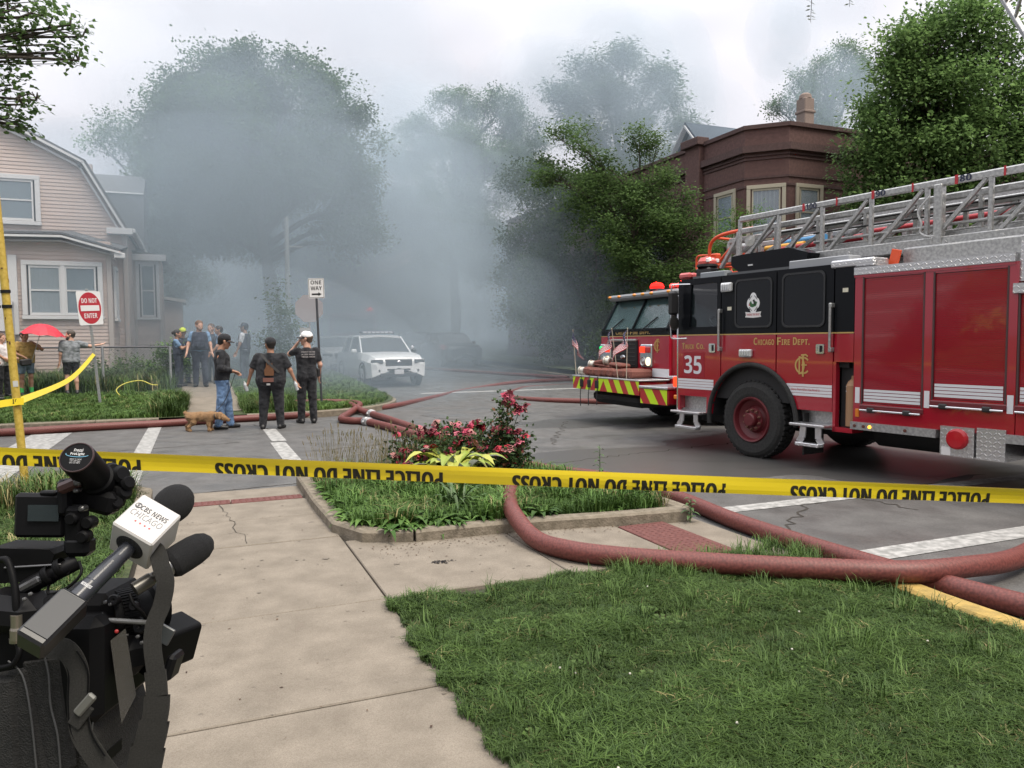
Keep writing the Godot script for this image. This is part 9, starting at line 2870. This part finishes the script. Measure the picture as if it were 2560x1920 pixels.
	# sockets and cables
	for q in [[Vector3(-0.0527, -0.0155, 0.0550), 0.008, 0.03], [Vector3(-0.0572, -0.0291, 0.0500), 0.0075, 0.012]]:
		var g := Geo.new()
		g.lathe(q[0], Vector3(0.03, 1, 0.1), [[0.0, -q[2] / 2], [q[1], -q[2] / 2], [q[1], -q[2] * 0.1], [q[1] * 0.85, 0.0], [q[1] * 0.85, q[2] / 2], [0.0, q[2] / 2]], 16)
		part("plug", g, mat(0.3, 0.27, 0.23, 0.3, 0.8), O)
	var cs := Geo.new()
	cs.tube(smooth_path([Vector3(-0.0527, -0.0083, 0.0550), Vector3(-0.0539, 0.0084, 0.0550), Vector3(-0.0591, 0.0309, 0.0500), Vector3(-0.0665, 0.0489, 0.0450), Vector3(-0.0759, 0.0598, 0.0400), Vector3(-0.0972, 0.0550, 0.0300)], 5), 0.0042, 8)
	cs.tube(smooth_path([Vector3(-0.0567, -0.0351, 0.0500), Vector3(-0.0503, -0.0465, 0.0550), Vector3(-0.0587, -0.0609, 0.0550), Vector3(-0.0860, -0.0675, 0.0500)], 5), 0.0035, 8)
	cs.tube(smooth_path([Vector3(0.0596, 0.0116, 0.0150), Vector3(0.0661, 0.0000, 0.0180), Vector3(0.0731, -0.0117, 0.0120), Vector3(0.0724, -0.0255, 0.0000), Vector3(0.0598, -0.0260, -0.0100)], 5), 0.0022, 7)
	cs.tube(smooth_path([Vector3(0.0001, 0.0527, 0.0200), Vector3(0.0083, 0.0403, 0.0300), Vector3(-0.0060, 0.0245, 0.0350), Vector3(-0.0310, 0.0158, 0.0300), Vector3(-0.0316, 0.0341, 0.0250)], 5), 0.0018, 7)
	part("cable", cs, k, O)
	# soft cover with webbing, pockets and a clear flap
	var cv := Geo.new()
	cv.prism(PackedVector2Array([Vector2(-0.13, 0.065), Vector2(-0.04, 0.075), Vector2(0.0, 0.05), Vector2(0.035, 0.02), Vector2(0.048, -0.03), Vector2(0.045, -0.1), Vector2(0.07, -0.2), Vector2(-0.13, -0.2)]), -0.1, 0.03, Transform3D(Basis(), Vector3(-0.0239, -0.1268, 0.0000)))
	part("soft_cover", cv, bag, O)
	for q in [[Vector3(-0.0261, -0.1264, 0.0360), 0.05, 0.14, 0.12], [Vector3(-0.0601, -0.1368, 0.0400), 0.05, 0.13, 0.2], [Vector3(-0.0822, -0.1442, 0.0450), 0.05, 0.13, 0.05]]:
		part("cover_fold", bx(q[0], Vector3(q[1], q[2], 0.012), 0.005, Basis(Vector3(0, 0, 1), q[3])), bag, O)
	var sp := Geo.new()
	sp.ribbon(smooth_path([Vector3(-0.0340, -0.0258, 0.0600), Vector3(-0.0114, -0.0370, 0.0620), Vector3(0.0087, -0.0424, 0.0600), Vector3(0.0206, -0.0669, 0.0580), Vector3(0.0218, -0.1018, 0.0600), Vector3(0.0265, -0.1365, 0.0620), Vector3(0.0419, -0.1659, 0.0600), Vector3(0.0607, -0.1970, 0.0550)], 6), 0.024, Vector3(0.1, 0.15, 1), 0.0016)
	part("web_strap", sp, web, O)
	var edge := Geo.new()
	for s in [-1.0, 1.0]:
		edge.tube(smooth_path([Vector3(0.0093, -0.0421, 0.0610) + Vector3(0.0115 * s, 0, 0), Vector3(0.0215, -0.0663, 0.0595) + Vector3(0.0115 * s, 0, 0), Vector3(0.0226, -0.1011, 0.0615) + Vector3(0.0115 * s, 0, 0), Vector3(0.0273, -0.1358, 0.0635) + Vector3(0.0115 * s, 0, 0), Vector3(0.0428, -0.1651, 0.0615) + Vector3(0.0115 * s, 0, 0)], 5), 0.0011, 5)
	part("strap_edging", edge, k, O)
	part("strap_buckle", bx(Vector3(0.0334, -0.1028, 0.0660), Vector3(0.03, 0.011, 0.006), 0.002, Basis(Vector3(0, 0, 1), 0.85)), mat(0.11, 0.11, 0.1, 0.4), O)
	part("strap_tab", bx(Vector3(0.0276, -0.1166, 0.0640), Vector3(0.03, 0.016, 0.004), 0.001, Basis(Vector3(0, 0, 1), 0.95)), web, O)
	part("clear_flap", slab3(Vector3(0.0386, -0.0441, 0.0200), Vector3(0.0521, -0.0324, 0.0100), Vector3(0.0701, -0.1110, 0.0200), Vector3(0.0599, -0.1391, 0.0350), 0.0012), glass(Color(0.28, 0.27, 0.25), 0.55, 0.2), O)
	# shoulder strap hanging over the lens
	var ss := Geo.new()
	ss.ribbon(smooth_path([Vector3(0.0739, 0.0636, -0.0100), Vector3(0.0910, 0.0629, 0.0100), Vector3(0.1006, 0.0477, 0.0200), Vector3(0.1081, 0.0289, 0.0240), Vector3(0.1046, 0.0023, 0.0260), Vector3(0.0979, -0.0186, 0.0300), Vector3(0.0966, -0.0418, 0.0340), Vector3(0.1007, -0.0703, 0.0360), Vector3(0.1056, -0.1020, 0.0360), Vector3(0.1010, -0.1346, 0.0340), Vector3(0.0915, -0.1698, 0.0320), Vector3(0.0819, -0.2100, 0.0300)], 5), 0.02, Vector3(0.2, 0.15, 1), 0.0022)
	part("shoulder_strap", ss, web, O)
	var pad := Geo.new()
	pad.ribbon(smooth_path([Vector3(0.1012, -0.0750, 0.0365), Vector3(0.1028, -0.0895, 0.0368), Vector3(0.1038, -0.1041, 0.0370)], 3), 0.024, Vector3(0.15, 0.1, 1), 0.004)
	pad.ribbon(smooth_path([Vector3(0.1038, -0.1041, 0.0370), Vector3(0.1029, -0.1211, 0.0370), Vector3(0.1004, -0.1357, 0.0370)], 3), 0.029, Vector3(0.15, 0.1, 1), 0.005)
	pad.ribbon(smooth_path([Vector3(0.1007, -0.1345, 0.0370), Vector3(0.0968, -0.1530, 0.0365), Vector3(0.0924, -0.1681, 0.0355)], 3), 0.034, Vector3(0.15, 0.1, 1), 0.006)
	pad.ribbon(smooth_path([Vector3(0.0926, -0.1669, 0.0355), Vector3(0.0839, -0.2079, 0.0340)], 3), 0.039, Vector3(0.15, 0.1, 1), 0.006)
	part("shoulder_pad", pad, web, O)
	# small controls, sockets and seams
	var grey_s := mat(0.07, 0.07, 0.072, 0.4)
	for q in [Vector3(0.0297, 0.0016, 0.0150), Vector3(0.0359, -0.0008, 0.0150), Vector3(0.0231, -0.0142, 0.0120), Vector3(0.0662, -0.0431, 0.0080), Vector3(0.0712, -0.0506, 0.0080), Vector3(0.0486, -0.0531, 0.0080), Vector3(-0.0073, -0.0247, 0.0450), Vector3(-0.0001, -0.0223, 0.0450), Vector3(-0.0340, 0.0241, 0.0600), Vector3(-0.0412, 0.0181, 0.0600), Vector3(0.0156, -0.0292, 0.0120), Vector3(0.0106, -0.0355, 0.0120)]:
		part("control_button", bx(q, Vector3(0.005, 0.004, 0.004), 0.0012, Basis(Vector3(0, 0, 1), 0.4)), grey_s, O)
	part("record_button", bx(Vector3(0.0419, -0.0355, 0.0120), Vector3(0.005, 0.005, 0.004), 0.0015), mat(0.3, 0.02, 0.02, 0.4), O)
	for q in [[Vector3(0.0381, 0.0033, 0.0120), 0.007], [Vector3(0.0571, -0.0077, 0.0000), 0.006], [Vector3(-0.0225, 0.0100, 0.0400), 0.008], [Vector3(0.0648, -0.0331, 0.0000), 0.009]]:
		var g := Geo.new()
		g.lathe(q[0], Vector3(0.2, 0.3, 1), [[q[1], -0.008], [q[1], 0.0], [q[1] * 0.8, 0.003], [q[1] * 0.35, 0.003], [0.0, 0.001]], 16)
		part("socket", g, k2, O)
	var lt := Geo.new()
	letters(lt, "AUDIO IN", Vector3(0.0234, -0.0228, 0.0125), Vector3(1, 0.1, 0), UP, 0.016, 0.0022, false)
	letters(lt, "LIGHT", Vector3(0.0451, -0.0429, 0.0085), Vector3(1, 0.1, 0), UP, 0.01, 0.0022, false)
	part("control_lettering", lt, print_m, O)
	var seam := Geo.new()
	seam.tube(smooth_path([Vector3(-0.0279, -0.0501, 0.0450), Vector3(-0.0212, -0.0763, 0.0460), Vector3(-0.0188, -0.1124, 0.0460), Vector3(-0.0104, -0.1486, 0.0460), Vector3(-0.0079, -0.1930, 0.0440)], 4), 0.0012, 5)
	seam.tube(smooth_path([Vector3(-0.0668, -0.0579, 0.0500), Vector3(-0.0500, -0.0747, 0.0500), Vector3(-0.0404, -0.1179, 0.0500), Vector3(-0.0344, -0.1862, 0.0480)], 4), 0.0012, 5)
	seam.tube(smooth_path([Vector3(0.0181, -0.0652, 0.0300), Vector3(0.0255, -0.1069, 0.0300), Vector3(0.0206, -0.1560, 0.0300)], 4), 0.0012, 5)
	part("cover_seam", seam, grey_s, O)
	# tripod under it, below the view
	var tp := Geo.new()
	for a in [0.5, 2.6, 4.7]:
		tp.rod(Vector3(-0.0905, -0.2331, -0.0500), O.transform.affine_inverse() * Vector3(O.position.x + cos(a) * 0.42, 0.02, O.position.z + sin(a) * 0.42), 0.016, 0.013, 10)
	part("tripod", tp, k, O)
	# reporter's microphone lying on the handle
	var M := thing("microphone", "hand microphone with white CBS NEWS CHICAGO cube and black plug-on box lying on the camera", "microphone", Vector3(-0.1346, 1.3308, -1.0663))
	M.rotation_degrees = Vector3(-3.2, -22.5, -0.4)
	var wv := Vector3(0.866, -0.5, 0)
	var nf := (Vector3(-0.5, -0.866, 0) * 0.6 + Vector3(0, 0, 0.8)).normalized()
	var nt := nf.cross(wv).normalized()
	if nt.y < 0: nt = -nt
	var L := 0.056
	var em := Vector3(0.0699, 0.0884, 0.0300)
	var cc := em - nf * L / 2 - nt * L / 2
	var cube := part("mic_flag", bx(cc, Vector3(L, L, L), 0.0022, Basis(wv, nt, nf)), mat(0.47, 0.455, 0.44, 0.4), M)
	var ct := Geo.new()
	var o0 := cc + nt * (L / 2 + 0.0004)
	var yv := -nf
	letters(ct, "CBS NEWS", o0 - wv * 0.0165 + yv * 0.006, wv, yv, 0.037, 0.0075, true)
	part("flag_lettering", ct, mat(0.05, 0.05, 0.055, 0.6), cube)
	var ct2 := Geo.new()
	letters(ct2, "CHICAGO", o0 - wv * 0.0225 - yv * 0.005, wv, yv, 0.043, 0.0085, false)
	part("flag_lettering", ct2, mat(0.16, 0.16, 0.17, 0.6), cube)
	var eye := Geo.new()
	eye.lathe(o0 - wv * 0.0205 + yv * 0.0098, nt, [[0.0042, -0.001], [0.0042, 0.0001], [0.0, 0.0001]], 18)
	part("flag_eye", eye, mat(0.05, 0.05, 0.055, 0.6), cube)
	var eye2 := Geo.new()
	eye2.ball(o0 - wv * 0.0205 + yv * 0.0098 + nt * 0.0001, Vector3(0.0034, 0.0003, 0.0019), 14, Basis(wv, nt, nf))
	part("flag_eye", eye2, mat(0.47, 0.455, 0.44, 0.4), cube)
	var eye3 := Geo.new()
	eye3.ball(o0 - wv * 0.0205 + yv * 0.0098 + nt * 0.0003, Vector3(0.0015, 0.0003, 0.0015), 12, Basis(wv, nt, nf))
	part("flag_eye", eye3, mat(0.05, 0.05, 0.055, 0.6), cube)
	for i in 4:
		var sg := Geo.new()
		var star := PackedVector2Array()
		for j in 12:
			var a := TAU * j / 12 + PI / 2
			star.append(Vector2(cos(a), sin(a)) * (0.0016 if j % 2 == 0 else 0.0008))
		sg.prism(star, 0.0, 0.0002, Transform3D(Basis(wv, yv, nt), o0 + wv * (-0.009 + 0.0065 * i) - yv * 0.0105))
		part("red_star", sg, mat(0.5, 0.05, 0.06, 0.6), cube)
	var hole := Geo.new()
	hole.lathe(cc + nf * (L / 2), nf, [[0.0185, -0.0008], [0.0185, 0.0008], [0.0165, 0.0012], [0.0, 0.0012]], 28)
	part("flag_socket", hole, matte, cube)
	var bg := Geo.new()
	bg.lathe(cc + nf * (L / 2), nf, [[0.0095, 0.0], [0.0095, 0.02], [0.0105, 0.03], [0.0108, 0.062], [0.0112, 0.064], [0.0112, 0.088], [0.0125, 0.092]], 24)
	part("mic_handle", bg, mat(0.022, 0.024, 0.03, 0.25), M)
	var bl := Geo.new()
	letters(bl, "WIRELESS", cc + nf * (L / 2 + 0.074) + nt * 0.0113 - wv * 0.0065, wv, -nf, 0.013, 0.004)
	part("handle_lettering", bl, print_m, M)
	part("plug_on_box", bx(cc + nf * (L / 2 + 0.121), Vector3(0.034, 0.032, 0.066), 0.003, Basis(wv, nt, nf)), mat(0.009, 0.009, 0.01, 0.35), M)
	part("box_panel", bx(cc + nf * (L / 2 + 0.119) + nt * 0.0163, Vector3(0.03, 0.0014, 0.054), 0.0006, Basis(wv, nt, nf)), mat(0.01, 0.0115, 0.014, 0.5), M)
	var hb := Geo.new()
	hb.ball(cc - nf * (L / 2 + 0.026) , Vector3(0.024, 0.024, 0.03), 22, Basis(wv, nt, nf))
	hb.rod(cc - nf * (L / 2 - 0.002), cc - nf * (L / 2 + 0.02), 0.015, -1, 18)
	part("mic_windscreen", hb, foam, M)

# ---------- smoke ----------
func puff(o: Node3D, at: Vector3, radii: Vector3, density: float, turn := 0.0) -> void:
	var f := FogVolume.new()
	f.shape = RenderingServer.FOG_VOLUME_SHAPE_ELLIPSOID
	f.size = radii * 2.0
	f.position = at
	f.rotation = Vector3(turn * 0.6, turn * 2.0, turn)
	var m := FogMaterial.new()
	m.density = density
	m.albedo = Color(0.86, 0.94, 1.0)
	f.material = m
	f.name = "puff"
	o.add_child(f, true)

func build_smoke() -> void:
	var o := Node3D.new()
	o.name = "smoke"
	add_child(o)
	tag(o, "blue grey bank of smoke drifting across the street and rising", "", "", "stuff")
	var r := RandomNumberGenerator.new()
	r.seed = 77
	puff(o, Vector3(6, 1, -84), Vector3(70, 11, 58), 0.022)
	puff(o, Vector3(5, 1, -48), Vector3(26, 12, 28), 0.018)
	puff(o, Vector3(2.4, 7.0, -27.6), Vector3(9.0, 10.5, 3.6), 0.034, 0.15)
	puff(o, Vector3(22, 13, -37), Vector3(9, 9, 4), 0.03, 0.2)
	# banks of overlapping billows: centre, radii, density, how many
	for b in [[Vector3(4, 2, -28), Vector3(8.5, 4, 7.5), 0.024, 9], [Vector3(8.5, 5.5, -37), Vector3(6.5, 8, 8), 0.046, 15], [Vector3(2.4, 6.8, -27.2), Vector3(7.0, 6.8, 3.2), 0.042, 15], [Vector3(-4, 5, -34), Vector3(8, 7, 5), 0.024, 7], [Vector3(9, 14, -46), Vector3(9, 9, 8), 0.016, 8],
			[Vector3(21.5, 14.5, -36.5), Vector3(7.5, 6.5, 4.5), 0.05, 10], [Vector3(12.5, 3, -36), Vector3(4, 4, 6), 0.03, 5], [Vector3(35.5, 17, -36.5), Vector3(6, 6, 4), 0.1, 6], [Vector3(4, 1, -21), Vector3(7, 1.6, 4.5), 0.02, 5], [Vector3(12, 2.5, -29), Vector3(2.6, 2.6, 3.5), 0.03, 4], [Vector3(8, 24, -50), Vector3(9, 7, 8), 0.007, 4]]:
		for i in b[3]:
			var d := Vector3(r.randfn(), r.randfn(), r.randfn()).normalized() * pow(r.randf(), 0.4) * 0.75
			var q: Vector3 = b[1] * r.randf_range(0.36, 0.62) * Vector3(r.randf_range(0.8, 1.2), r.randf_range(0.8, 1.2), 1)
			puff(o, b[0] + d * b[1], q, b[2] * r.randf_range(0.5, 1.3), r.randf_range(-0.5, 0.5))
